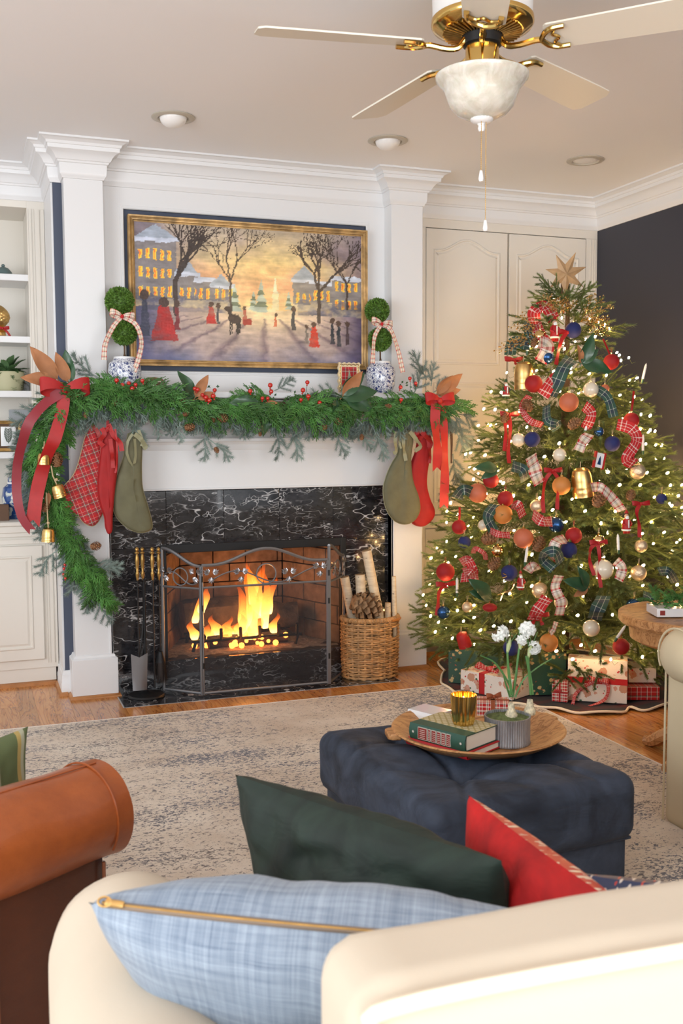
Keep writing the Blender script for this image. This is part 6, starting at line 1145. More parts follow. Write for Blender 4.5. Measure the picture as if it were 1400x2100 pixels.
for k in range(8):
    for i in range(n): F.append((k*n+i, (k+1)*n+i, (k+1)*n+(i+1) % n, k*n+(i+1) % n))
for i in range(n): F.append((i, (i+1) % n, m_))
b.add(V, F); obj('skirt_cloth', b, plaid('dark_skirt_plaid', [(0, (.02, .018, .022)), (.5, (.10, .012, .012)), (.7, (.02, .018, .022))], [(0, (.02, .018, .022)), (.5, (.09, .012, .012)), (.75, (.02, .018, .022))], 5, rough=.9), sk); b = MB(); b.tube([np.array(V[8*n+i])+np.array((0, 0, .002)) for i in range(n)]+[np.array(V[8*n])+np.array((0, 0, .002))], .0065, 6, cap=False); obj('cream_edging', b, 'cream_piping', sk)
# ---- gifts
def gift(l, r, hp, depth, mat, lab, ribbon=None, rmat='red_plaid_ribbon', bow=None, z0=.02, vert=None, hor=None):
    A_, B_ = at(*l, Z=z0), at(*r, Z=z0); d = nrm(B_-A_); n_ = np.array((-d[1], d[0], 0)); W = np.linalg.norm(B_-A_); h = hp*size_at(A_)*1.0; rz = math.atan2(d[1], d[0]); c = (A_+B_)/2+n_*depth/2; root = thing('gift_box', lab, 'gift', (c[0], c[1], z0), rz, group='wrapped gifts under the tree')
    b = MB(); b.bx(-W/2, W/2, -depth/2, depth/2, 0, h); obj('wrapped_box', b, mat, root, local=True, bevel=.002)
    e = .0015; b = MB()
    if vert is not None: x_, w_ = (vert[0]-.5)*W, vert[1]/2; b.bx(x_-w_, x_+w_, -depth/2-e, depth/2+e, -.0, h+e); 
    if hor is not None: z_, w_ = hor[0]*h, hor[1]/2; b.bx(-W/2-e, W/2+e, -depth/2-e, depth/2+e, z_-w_, z_+w_)
    if vert or hor: obj('ribbon_band', b, rmat, root, local=True)
    if bow:
        b = MB(); c2 = np.array(((bow[0]-.5)*W, -depth/2-.008 if bow[1] < 1 else -depth*.15, bow[1]*h+(.012 if bow[1] >= 1 else 0))); bow_part(b, c2, Matrix.Rotation(bow[3] if len(bow) > 3 else 0, 3, 'Y'), bow[2], bow[2]*.9, bow[2]*.26, knot=bow[2]*.13); 
        if len(bow) > 4:
            for tl in bow[4]: tail(b, [c2]+[np.array(((x_-.5)*W, y_, z_*h)) for x_, y_, z_ in tl], bow[2]*.17, ripple=.5)
        obj('bow', b, rmat, root, local=True, ang=70)
    return root
gift((919, 1400), (1032, 1408), 70, .22, 'gift_green', 'big green gift with gold leaf print at the left under the tree'); gift((944, 1414), (1050, 1437), 42, .20, 'gift_cream', 'cream bear print gift with a red plaid bow, front left under the tree', vert=(.42, .035), rmat='red_plaid_ribbon', bow=(.38, 1.0, .075, .1))
gift((1024, 1392), (1080, 1398), 26, .10, 'gift_plaid_fine', 'small red plaid gift lying behind the cream one at left', z0=.065, vert=(.5, .01), rmat='red_satin')
gift((1088, 1426), (1160, 1424), 86, .20, 'gift_green', 'tall green gift with gold leaf print in the middle under the tree'); gift((1131, 1438), (1163, 1441), 44, .04, 'gift_plaid_fine', 'small red striped gift leaning on the big cream one', vert=(.5, .008), hor=(.45, .008), rmat='red_satin', bow=(.4, .55, .02))
gift((1163, 1436), (1285, 1444), 88, .10, 'gift_cream', 'large cream bear print gift standing up, tied with red plaid ribbon', hor=(.50, .03), rmat='red_plaid_ribbon', bow=(.52, .52, .05, .1, [[(.35, -.06, .42), (.15, -.07, .2), (.10, -.09, -.02)], [(.68, -.065, .42), (.62, -.08, .1), (.25, -.12, -.08)]]))
gift((1285, 1436), (1352, 1436), 28, .26, 'gift_plaid', 'flat red tartan gift at the right under the tree'); g8 = gift((1288, 1400), (1345, 1400), 30, .16, 'gift_cream', 'cream print gift lying on the flat red tartan one', z0=.095)
# ================================================================== rug and furniture
b = MB(); RX0, RX1, RY1 = -2.9, 2.118, -.462
b.grid(lambda u, v: (RX0+(RX1-RX0)*u, -5.6+(RY1+5.6)*v, .009+.0012*noise.noise(Vector((u*20, v*20, 0)))), 80, 80); b.bx(RX0, RX1, -5.6, RY1, .0005, .008); rugo = obj('area_rug', b, 'rug'); tag(rugo, 'large cream area rug with distressed grey blue pattern covering the floor', 'rug')
b = MB(); b.tube([(RX0, RY1, .006), (RX1, RY1, .006), (RX1, -5.6, .006)], .006, 6); bb2 = obj('rug_binding', b, M('rug_binding', hx(222, 208, 196), .9), rugo)
# ---- ottoman
OC = np.array((.955, -2.475, .0)); ORZ = R(3.2); OW, OD = .335, .40; ot = thing('tufted_ottoman', 'square navy velvet ottoman with a button tufted lid, in the middle of the rug', 'ottoman', (*OC[:2], .010), ORZ)
OT = .36; btn = [(x_*.115*2+(.115 if r % 2 else 0)-.23, (r-1.5)*.20) for r in range(4) for x_ in range(3) if not (r % 2 and x_ == 2)]
btn = [(-.19, -.21), (.0, -.21), (.19, -.21), (-.19, .0), (0, .0), (.19, .0), (-.19, .21), (0, .21), (.19, .21)]
btn = [(-.11, .26), (-.10, -.13), (.17, -.09), (.16, .28)]
CRS = [(0, 1), (1, 2), (2, 3), (0, 3), (1, (.04, -.42)), (1, (-.36, -.03)), (0, (-.36, .14)), (0, (-.02, .44)), (2, (.36, -.26)), (2, (.36, .12)), (3, (.36, .34)), (1, (-.24, -.42)), (2, (.22, -.42))]
def otop(o, p):
    x, y, z = o; f = .005*noise.noise(Vector((x*9, y*9, z*9)))
    if z > -.02:
        dd = 0
        for bx_, by_ in btn: r2 = (x-bx_)**2+(y-by_)**2; dd += .040*math.exp(-r2/.0010)+.036*math.exp(-r2/.012)
        cr = 0
        for i_, j_ in CRS:
            a_, c_ = np.array(btn[i_]), np.array(btn[j_] if isinstance(j_, int) else j_); ab = c_-a_; t_ = min(1, max(0, ((x-a_[0])*ab[0]+(y-a_[1])*ab[1])/(ab @ ab))); d_ = math.hypot(x-a_[0]-t_*ab[0], y-a_[1]-t_*ab[1]); cr = max(cr, (.017 if isinstance(j_, int) else .017*(1-.6*t_))*math.exp(-(d_/.014)**2))
        z = z-min(dd, .07)*(1 if z > .03 else .2)-cr+.010*math.cos(x*4)*math.cos(y*3.6)
    return np.array((x+f, y+f, z+.005*noise.noise(Vector((x*7, y*7, 3)))))
b = MB(); b.rbox((0, 0, .255), (OW*2+.02, OD*2+.02, .20), .05, 72, disp=otop); obj('tufted_lid', b, 'navy_suede', ot, local=True, ang=80)
b = MB()
for bx_, by_ in btn: b.ball((bx_, by_, .288), .013, 10, (1, 1, .5))
for k, c in enumerate(btn):
    pass
obj('buttons', b, 'navy_suede', ot, local=True, kind='stuff'); b = MB(); b.rbox((0, 0, .125), (OW*2-.03, OD*2-.03, .19), .02, 12); obj('storage_box', b, 'navy_suede', ot, local=True)
b = MB(); b.tube([(-OW+.012, -OD+.012, .166), (OW-.012, -OD+.012, .166), (OW-.012, OD-.012, .166), (-OW+.012, OD-.012, .166), (-OW+.012, -OD+.012, .166)], .005, 6); obj('piping', b, 'navy_suede', ot, local=True)
for sx in (-1, 1):
    for sy in (-1, 1): b = MB(); b.lathe([(0, 0), (.018, 0), (.026, .008), (.030, .022), (.024, .034), (0, .036)], 16, (sx*(OW-.05), sy*(OD-.05), 0)); obj('bun_foot', b, 'black', ot, local=True)
# ---- tray and what stands on it
ZT = .355; t0, t1 = at(803, 1492, Z=.40), at(1158, 1492, Z=.40); tc = np.array(((at(980, 1442, Z=.40)[0]+at(980, 1558, Z=.40)[0])/2, (at(980, 1442, Z=.40)[1]+at(980, 1558, Z=.40)[1])/2, ZT)); tr_ = np.linalg.norm(t1-t0)/2
tc[:2] = (t0[:2]+t1[:2])/2*.35+tc[:2]*.65
tray = thing('dough_bowl_tray', 'round carved wooden dough bowl with end handles on the ottoman', 'tray', tc); b = MB(); b.lathe([(0, .0), (tr_*.55, 0), (tr_*.8, .016), (tr_*.97, .042), (tr_, .050), (tr_*.985, .054), (tr_*.92, .049), (tr_*.78, .026), (tr_*.6, .013), (0, .010)], 56, tc); obj('bowl', b, 'bowl_wood', tray)
for px, py, s in ((803, 1505, -1), (1153, 1468, 1)):
    d = nrm((at(px, py, Z=ZT+.04)-tc)*[1, 1, 0]); n_ = np.array((-d[1], d[0], 0)); b = MB(); pl = [d*(tr_*.93)-n_*.045, d*(tr_+.010)-n_*.040, d*(tr_+.022)-n_*.028, d*(tr_+.022)+n_*.028, d*(tr_+.010)+n_*.040, d*(tr_*.93)+n_*.045]; b.prism([(tc[0]+q[0], tc[1]+q[1]) for q in pl], ZT+.030, ZT+.050, 'z'); obj('tray_handle', b, 'bowl_wood', tray, bevel=.004)
def book(c, z, W, D, Hh, rz, cover, lab, spine=None, topmat=None):
    root = thing('hardback_book', lab, 'book', (c[0], c[1], z), rz, group='books stacked in the wooden tray'); t = .003
    b = MB(); b.bx(-W/2+.003, W/2-.003, -D/2+.008, D/2-.004, t, Hh-t); obj('pages', b, 'paper', root, local=True)
    b = MB(); b.bx(-W/2, W/2, -D/2, D/2, 0, t); b.bx(-W/2, W/2, -D/2, D/2, Hh-t, Hh); b.grid(lambda u, v: (-W/2+W*u, -D/2-.006*math.sin(math.pi*v), Hh*v), 2, 10); b.grid(lambda u, v: (-W/2+W*u, -D/2+.004-.006*math.sin(math.pi*v), Hh*v), 2, 10); obj('cover', b, cover, root, local=True)
    if topmat: b = MB(); b.bx(-W/2+.0, W/2, -D/2+.05, D/2, Hh-.0002, Hh+.0008); obj('patterned_board', b, topmat, root, local=True)
    return root
def text(s, mat, parent, loc, rot, size, name='lettering'):
    c = bpy.data.curves.new(name, 'FONT'); c.body = s; c.size = size; c.align_x = 'CENTER'; c.align_y = 'CENTER'; c.extrude = .0003; c.resolution_u = 3; o = bpy.data.objects.new(name, c); COL.objects.link(o); o.parent = parent; o.location = loc; o.rotation_euler = rot; o.data.materials.append(MAT[mat]); return o
MAT['book_green'] = M('green_book_cloth', (.018, .075, .05), .55); MAT['book_red'] = M('red_book_cloth', (.50, .015, .02), .5); MAT['label_red'] = M('oxblood_label', (.24, .02, .015), .5); MAT['foil'] = M('silver_foil', (.75, .72, .65), .35, .3)
def trellis():
    t = NT('gold_trellis_board'); t.set(Roughness=.6); v = t.coord('UV', (55, 55, 55), (0, 0, R(45))); sp = t.node('SeparateXYZ'); t.link(v, sp.inputs[0]); a = t.math('LESS_THAN', t.math('FRACT', sp.outputs[0]), .3); c_ = t.math('LESS_THAN', t.math('FRACT', sp.outputs[1]), .3); t.color(t.mix(t.math('MAXIMUM', a, c_), (.62, .54, .34), (.40, .32, .13))); return t.m
MAT['trellis'] = trellis()
z1_ = ZT+.018; s0, s1 = at(836, 1520, Z=z1_+.01), at(955, 1552, Z=z1_+.01); d = nrm(s1-s0); rzb = math.atan2(d[1], d[0]); n_ = np.array((-d[1], d[0], 0)); Lb = np.linalg.norm(s1-s0)+.012; cb = (s0+s1)/2+n_*.085
book(cb, z1_, Lb, .165, .022, rzb, 'book_red', 'thin red book lying at the bottom of the stack in the tray')
s0, s1 = at(845, 1500, Z=z1_+.045), at(948, 1527, Z=z1_+.045); d = nrm(s1-s0); rz2 = math.atan2(d[1], d[0]); n_ = np.array((-d[1], d[0], 0)); Lg = np.linalg.norm(s1-s0)+.022; cg = (s0+s1)/2+n_*.083; gb = book(cg, z1_+.0225, Lg, .16, .050, rz2, 'book_green', 'thick green book with oxblood spine labels, lying on the red one', topmat='trellis')
xs_ = [(-.40, .12, 'Tales'), (-.30+.06, .03, ''), (-.13, .075, 'The'), (-.02, .05, 'Old'), (.08, .055, 'and'), (.19, .055, 'New')]
x_ = -Lg*.33
for k, (w_, tx) in enumerate(((.036, 'Dec.'), (.010, 'I'), (.017, 'II'), (.014, 'I'), (.015, 'V'), (.015, 'X'))):
    b = MB(); b.bx(x_, x_+w_, -.0868, -.080, .007, .043); o = obj('spine_label', b, 'label_red', gb, local=True)
    b = MB()
    for a_ in ((x_, x_+w_, .0425, .0438), (x_, x_+w_, .0062, .0075), (x_-.0004, x_+.0008, .0062, .0438), (x_+w_-.0008, x_+w_+.0004, .0062, .0438)): b.bx(a_[0], a_[1], -.0874, -.080, a_[2], a_[3])
    for j in range(5): b.bx(x_+w_*.2, x_+w_*.8, -.0874, -.080, .011+j*.006, .0125+j*.006)
    obj('foil_lines', b, 'foil', gb, local=True, kind='stuff'); x_ += w_+.004
b = MB()
for xx in (-Lg*.42, Lg*.43):
    for k in range(8): b.tube([(xx, -.0872, .025), (xx+.0045*math.cos(k*.785), -.0872, .025+.0045*math.sin(k*.785))], .0007, 4)
obj('foil_emblem', b, 'foil', gb, local=True, kind='stuff')
# third white book behind
wb = at(876, 1447, Z=z1_+.06); o = book(wb+np.array((.02, .02, 0)), ZT+.018, .12, .09, .04, rz2, 'porcelain', 'white book lying flat behind the green one in the tray')
# gold candle holder
ch = at(950, 1484, Z=z1_+.074); root = thing('gold_candle_holder', 'fluted gold tumbler with a lit candle standing on the green book', 'candle', (ch[0], ch[1], z1_+.0733)); b = MB(); hR = 26*size_at(ch); hH = 62*size_at(ch)
b.lathe([(0, 0), (hR*.74, 0), (hR*.82, hH*.1), (hR*.9, hH*.5), (hR, hH), (hR*.95, hH), (hR*.85, hH*.5), (hR*.76, hH*.12), (0, hH*.1)], 96, tuple(wloc(root)), flute=(.07, 16)); obj('fluted_tumbler', b, 'brass', root); b = MB(); b.lathe([(0, hH*.1), (hR*.72, hH*.12), (hR*.8, hH*.68), (0, hH*.68)], 30, tuple(wloc(root))); obj('wax', b, M('lit_wax', (.9, .72, .4), .5, emit=1.2, ecol=(1, .55, .18)), root); b = MB(); b.grid(lambda u, v: tuple(wloc(root)+np.array((.005*math.sin(math.pi*v)*math.cos(6.28*u), .005*math.sin(math.pi*v)*math.sin(6.28*u), hH*.70+.022*v))), 10, 8, cu=True); obj('candle_flame', b, M('candle_flame', (1, .7, .3), .5, emit=45, ecol=(1, .6, .22)), root)
# small plaid gift in tray
g = at(1008, 1470, Z=ZT+.02); root = thing('gift_box', 'small red tartan gift with a rust velvet bow, in the wooden tray', 'gift', (g[0]+.02, g[1]+.03, ZT+.016), R(-28)); b = MB(); b.bx(-.055, .055, -.045, .045, 0, .055); obj('wrapped_box', b, 'gift_plaid_fine', root, local=True, bevel=.003); MAT['rust_ribbon'] = M('rust_velvet_ribbon', (.30, .07, .02), .7, sheen=.3); b = MB(); b.bx(-.007, .007, -.0465, .0465, -.0, .0565); b.bx(-.0565, .0565, -.007, .007, 0, .0565); obj('ribbon_band', b, 'rust_ribbon', root, local=True); b = MB(); bow_part(b, np.array((0, 0, .068)), Matrix.Rotation(.5, 3, 'Z'), .030, .04, .008, knot=.006); obj('bow', b, 'rust_ribbon', root, local=True, ang=70)
# planter with paperwhites
pp = at(1060, 1530, Z=ZT+.02); pr = 48*size_at(pp); ph = 58*size_at(pp); pcn = np.array((pp[0], pp[1]+pr*.85, ZT+.014)); root = thing('tin_planter', 'round ribbed galvanized tin planter with paperwhite narcissus in bloom', 'plant', pcn)
b = MB(); b.lathe([(0, 0), (pr*.97, 0), (pr*.99, .004), (pr*.965, .008), (pr*.97, ph*.9), (pr*.99, ph*.95), (pr, ph), (pr*.95, ph), (pr*.93, ph*.85), (0, ph*.85)], 180, pcn, flute=(.018, 60)); obj('ribbed_tin', b, 'tin', root)
b = MB(); b.grid(lambda u, v: tuple(pcn+np.array((pr*.93*v*math.cos(6.2832*u), pr*.93*v*math.sin(6.2832*u), ph*.90+.012*(1-v)+.006*noise.noise(Vector((math.cos(6.28*u)*v*9, math.sin(6.28*u)*v*9, 1)))))), 40, 14, cu=True); obj('moss', b, 'moss', root)
MAT['bulb_skin'] = M('papery_bulb', (.62, .55, .38), .6, var=.5, vs=90)
bulbs = [at(1048, 1470, Y=pcn[1]-.01), at(1086, 1462, Y=pcn[1]+.01)]
for k, p in enumerate(bulbs): p[2] = pcn[2]+ph*.9; b = MB(); b.lathe([(0, -.005), (.018, 0), (.020, .012), (.012, .028), (.009, .048), (.006, .050)], 16, p); obj('bulb_base', b, 'bulb_skin', root)
def blade(b, pts, w_): P = bez(pts, 14); tail_w = np.linspace(1, .35, len(P)); b.strip(P, np.outer(tail_w, nrm(np.cross(P[-1]-P[0], P.mean(0)-CAMP)))*w_); b.strip(P, np.outer(tail_w, nrm(P.mean(0)-CAMP))*w_*.35)
Y0 = pcn[1]
for k, (pts, w_) in enumerate(((((1048, 1425), (1045, 1390), (1041, 1352)), .0055), (((1052, 1425), (1042, 1400), (1015, 1360), (984, 1344)), .0045), (((1050, 1430), (1058, 1390), (1062, 1345)), .004), (((1090, 1425), (1086, 1385), (1078, 1345)), .007), (((1056, 1430), (1072, 1395), (1100, 1370), (1132, 1350)), .0035), (((1046, 1430), (1036, 1400), (1030, 1375)), .004))):
    b = MB(); blade(b, [at(x, y, Y=Y0+.01*(k % 3-1)) for x, y in pts], w_); obj('leaf_blade', b, 'leaf_green', root)
st_pts = (((1048, 1425), (1042, 1380), (1040, 1335)), ((1088, 1425), (1084, 1380), (1083, 1345)), ((1052, 1425), (1058, 1380), (1064, 1330)))
for s in st_pts: b = MB(); b.tube([at(x, y, Y=Y0-.004) for x, y in s], .0035, 8); obj('flower_stem', b, 'leaf_green', root)
b = MB(); b.ball((0, 0, 0), .001, 4)
def floret(sc=1.):
    b = MB(); b.lathe([(.0015, -.016), (.0022, -.004), (.005, 0), (.006, .005), (.0055, .0052), (.004, .001), (0, .0)], 10)
    for k in range(6):
        a = k*1.047; d = np.array((math.cos(a), math.sin(a), .1)); s = np.array((-math.sin(a), math.cos(a), 0)); b.add([d*.003-s*.002, d*.003+s*.002, d*.010+s*.0055, d*.018+np.array((0, 0, -.002)), d*.010-s*.0055, d*.010+np.array((0, 0, .0022))], [(0, 1, 5), (1, 2, 5), (2, 3, 5), (3, 4, 5), (4, 0, 5)])
    return make_mesh('flower', b, 'white_petal', smooth=False)
FL = floret(); rr = random.Random(2); RO = wloc(root)
for (cx, cy, n_, sp_) in ((1024, 1300, 11, 20), (1082, 1292, 12, 19), (1094, 1326, 9, 17), (1070, 1310, 4, 14)):
    c = at(cx, cy, Y=Y0)
    for k in range(n_): z = rr.uniform(-.8, .9); a = rr.uniform(3.3, 6.1); d = nrm((math.cos(a)*math.sqrt(1-z*z), math.sin(a)*math.sqrt(1-z*z), z)); p = c+d*np.array((sp_, sp_*.8, sp_*.9))*size_at(c)*rr.uniform(.55, 1); inst('flower', FL, root, p-RO, d_rot(d) if False else (Matrix.Rotation(0, 3, 'X') @ Vector(d).to_track_quat('Z', 'Y').to_matrix()), rr.uniform(.85, 1.15))
for px, py, qx, qy in ((1040, 1338, 1046, 1308), (1083, 1348, 1090, 1318), (1066, 1332, 1068, 1305)):
    b = MB(); P = [at(px, py, Y=Y0-.004), (at(px, py, Y=Y0)+at(qx, qy, Y=Y0))/2, at(qx, qy, Y=Y0)]; b.tube(P, [.004, .008, .002], 8); obj('flower_sheath', b, M('papery_sheath', (.45, .52, .25), .6) if 'sheath' not in MAT else MAT['sheath'], root)
    for k in range(5): e = at(qx+rr.uniform(-18, 14), qy-rr.uniform(4, 22), Y=Y0); b = MB(); b.tube([P[1], e], .0013, 5); obj('pedicel', b, 'leaf_green', root)
# ---- round table at the right
tb = np.array((2.33, -1.93, .0)); rt_ = .345; tz = .615; root = thing('round_side_table', 'round light wood pedestal table between the tree and the cream chair', 'table', tb)
b = MB(); b.lathe([(0, tz-.05), (rt_*.8, tz-.05), (rt_*.97, tz-.042), (rt_, tz-.03), (rt_, tz-.004), (rt_*.985, tz), (rt_*.9, tz), (rt_*.885, tz-.004), (0, tz-.004)], 64, tb); obj('table_top', b, 'bowl_wood', root)
b = MB(); b.lathe([(0, tz-.12), (rt_*.78, tz-.12), (rt_*.86, tz-.105), (rt_*.88, tz-.05)], 64, tb); obj('apron', b, 'bowl_wood', root)
b = MB(); b.lathe([(0, .06), (.05, .06), (.06, .1), (.045, .16), (.07, .25), (.05, .36), (.06, .42), (.10, tz-.11)], 28, tb); obj('pedestal', b, 'bowl_wood', root)
for k in range(4): a = R(200)+k*math.pi/2; b = MB(); b.tube(bez([tb+np.array((.04*math.cos(a), .04*math.sin(a), .13)), tb+np.array((.15*math.cos(a), .15*math.sin(a), .08)), tb+np.array((.23*math.cos(a), .23*math.sin(a), .028)), tb+np.array((.27*math.cos(a), .27*math.sin(a), .022))], 12), [.03]*8+[.026]*2+[.022]*3, 8); obj('claw_foot', b, 'bowl_wood', root)
c = at(1385, 1262, Z=tz); c = np.array((c[0]+.03, c[1]+.02, tz)); root = thing('boxed_greenery', 'white box filled with green sprigs on the round table, cut by the photo edge', 'box', c, R(-20)); b = MB(); b.bx(-.11, .16, -.07, .07, 0, .035); obj('white_box', b, 'porcelain', root, local=True, bevel=.002); b = MB(); b.bx(-.098, -.078, -.0715, -.069, .008, .027); obj('printed_picture', b, 'label_red', root, local=True); rr = random.Random(3)
for k in range(16): inst('green_sprig', CED[k % 5], root, (rr.uniform(-.09, .14), rr.uniform(-.05, .05), .035), basis(nrm((rr.uniform(-.6, .6), rr.uniform(-.6, .2), rr.uniform(.1, .6)))), .45)
# ---- cream slipcovered chair at the right edge
cx0, cy0 = 1.745, -2.39; root = thing('slipcovered_armchair', 'cream slipcovered armchair cut by the right edge of the photo', 'armchair', (2.15, -2.75, .01)); 
def wr(sd, am=.006): return lambda o, p: np.array((o[0]+am*noise.noise(Vector((o[0]*5+sd, o[1]*5, o[2]*3))), o[1]+am*noise.noise(Vector((o[0]*5, o[1]*5+sd, o[2]*3))), o[2]+am*.6*noise.noise(Vector((o[0]*6, o[1]*6, o[2]*6+sd)))))
b = MB(); b.rbox((2.16, -2.50, .60), (.92, .23, .20), .099, 22, disp=wr(1)); b.rbox((2.18, -2.50, .30), (.86, .17, .60), .03, 22, disp=wr(2)); obj('arm', b, 'slipcover_tan', root, ang=80)
b = MB(); b.tube([(1.735+.0, -2.50+.10*math.cos(t), .60+.098*math.sin(t)) for t in np.linspace(-.5, 3.64, 24)], .004, 6); b.tube([(1.752, -2.42, .01), (1.752, -2.42, .55)], .004, 6); obj('piping', b, 'slipcover_tan', root)
b = MB(); b.rbox((2.16, -2.9, .27), (.84, .66, .34), .05, 14, disp=wr(3)); obj('seat_cushion', b, 'slipcover_tan', root, ang=80); b = MB(); b.rbox((2.60, -2.9, .5), (.22, .95, .95), .08, 14, disp=wr(4)); obj('chair_back', b, 'slipcover_tan', root, ang=80)
b = MB(); b.rbox((2.16, -3.3, .60), (.92, .22, .20), .095, 14, disp=wr(5)); b.rbox((2.18, -3.3, .30), (.86, .17, .60), .03, 14, disp=wr(6)); obj('arm', b, 'slipcover_tan', root, ang=80)
# ---- leather armchair at the left
MAT['stitch'] = M('pale_stitch_welt', hx(140, 84, 56), .5)
ad = np.array((math.cos(R(31)), math.sin(R(31)), 0)); an = np.array((-ad[1], ad[0], 0)); fe = np.array((-.222, -2.985, 0)); rz = R(31); root = thing('leather_armchair', 'caramel brown leather armchair with a rolled arm, at the left edge', 'armchair', fe-ad*.45+an*.3); 
def place(lx, ly, z): return fe+ad*lx+an*ly+np.array((0, 0, z))
b = MB(); ar_ = .106; ACZ = .527
b.grid(lambda u, v: tuple(place(-.86+.86*v+.0, ar_*1.05*math.cos(6.2832*u)+.008*noise.noise(Vector((v*6, u*6, 0))), ACZ+ar_*math.sin(6.2832*u)+.006*noise.noise(Vector((v*5, math.sin(6.28*u)*2, 1))))), 48, 30, cu=True); 
b.add([place(.0, ar_*1.05*math.cos(6.2832*k/48), ACZ+ar_*math.sin(6.2832*k/48)) for k in range(48)]+[place(.018, ar_*.8*math.cos(6.2832*k/48), ACZ+ar_*.8*math.sin(6.2832*k/48)) for k in range(48)]+[place(.022, 0, ACZ)], [(k, (k+1) % 48, 48+(k+1) % 48, 48+k) for k in range(48)]+[(48+k, 48+(k+1) % 48, 96) for k in range(48)]); obj('rolled_arm', b, 'leather', root, ang=75)
b = MB(); b.tube([place(-.045, (ar_+.0035)*1.05*math.cos(t), ACZ+(ar_+.003)*math.sin(t)) for t in np.linspace(-.6, 3.74, 30)], .0025, 5, cap=False); b.tube([place(-.86+.84*t, ar_*1.06*math.cos(R(95)), ACZ+ar_*1.015) for t in np.linspace(0, 1, 8)], .002, 5); obj('seam', b, 'leather', root)
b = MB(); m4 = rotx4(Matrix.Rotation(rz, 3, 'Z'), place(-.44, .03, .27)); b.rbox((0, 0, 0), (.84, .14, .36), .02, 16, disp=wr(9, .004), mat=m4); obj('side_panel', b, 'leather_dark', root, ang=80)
b = MB(); b.tube([place(-.30, -.046, .09), place(-.302, -.048, .28), place(-.30, -.046, .44)], .004, 6); obj('welt', b, 'stitch', root); b = MB(); b.tube([place(-.03, -.042, .10), place(-.03, -.042, .42)], .004, 6); obj('welt', b, 'stitch', root)
b = MB(); b.rbox((0, 0, 0), (.70, .56, .20), .05, 12, mat=rotx4(Matrix.Rotation(rz, 3, 'Z'), place(-.42, .40, .36))); obj('seat_cushion', b, 'leather', root); b = MB(); b.rbox((0, 0, 0), (.22, .80, .70), .08, 12, mat=rotx4(Matrix.Rotation(rz, 3, 'Z'), place(-.92, .40, .55))); obj('back', b, 'leather', root); b = MB(); b.rbox((0, 0, 0), (.84, .20, .52), .08, 12, mat=rotx4(Matrix.Rotation(rz, 3, 'Z'), place(-.44, .78, .34))); obj('far_arm', b, 'leather', root)
for lx, ly in ((-.03, .0), (-.84, .0), (-.03, .78), (-.84, .78)): b = MB(); p = place(lx, ly, 0); b.tube([p+np.array((0, 0, .012)), p+np.array((0, 0, .11))], [.014, .024], 8); obj('leg', b, 'bark', root)
# striped cushion on the leather chair
def pillow(c, ax, ay, a, bb3, th_, mat, lab, name='throw_pillow', seed=0, wrk=.012, back=None, backname='patterned_face', pinch=.10, corner=.45, grp='throw pillows'):
    ax, ay = nrm(ax), np.array(ay, float); ay = nrm(ay-ax*(ay @ ax)); az = np.cross(ax, ay); c = np.array(c, float)
    if back is not None and az @ (CAMP-c) > 0: az = -az
    def f(s):
        def g(u, v):
            x, y = 2*u-1, 2*v-1; e = max(0, (1-x*x))*max(0, (1-y*y)); t = th_*(e**corner)
            w_ = wrk*noise.noise(Vector((x*2.2+seed, y*2.2, s*3)))*e**.3+wrk*.5*noise.noise(Vector((x*6+seed, y*3.5, s*5)))*e**.4+wrk*.28*math.sin(11*x-7*y+3*noise.noise(Vector((x*2, y*2, seed))))*e**.3*max(0, noise.noise(Vector((x*1.3+seed, y*1.3, 4)))+.35)
            X = a*x*(1-pinch*(1-y*y)); Y_ = bb3*y*(1-pinch*(1-x*x)); return tuple(c+ax*X+ay*Y_+az*s*(t+w_))
        return g
    root = thing(name, lab, 'pillow', c-np.array((0, 0, bb3*.8)), group=grp)
    if back is None:
        b = MB(); b.grid(f(1), 64, 64, uv=lambda u, v: (u*2*a, v*2*bb3)); b.grid(f(-1), 64, 64, uv=lambda u, v: (u*2*a, v*2*bb3)); obj('cushion', b, mat, root, ang=89)
    else:
        b = MB(); b.grid(f(-1), 64, 64, uv=lambda u, v: (u*2*a, v*2*bb3)); obj('plain_face', b, mat, root, ang=89); b = MB(); b.grid(f(1), 64, 64, uv=lambda u, v: (u*2*a, v*2*bb3)); obj(backname, b, back, root, ang=89)
    return root, (c, ax, ay, az, f)
MAT['stripe_green'] = plaid('green_gold_stripe', [(0, (.10, .13, .05)), (.3, (.45, .32, .1)), (.45, (.42, .42, .3)), (.6, (.10, .13, .05))], [(0, (.10, .13, .05))], 12, fac=.15)
p = at(20, 1590, Z=.60); pillow((p[0]-.12, p[1]+.10, .50), ad, (0, 0, 1), .2, .15, .06, 'stripe_green', 'green and gold striped pillow just showing over the leather arm', seed=5, grp='pillows')
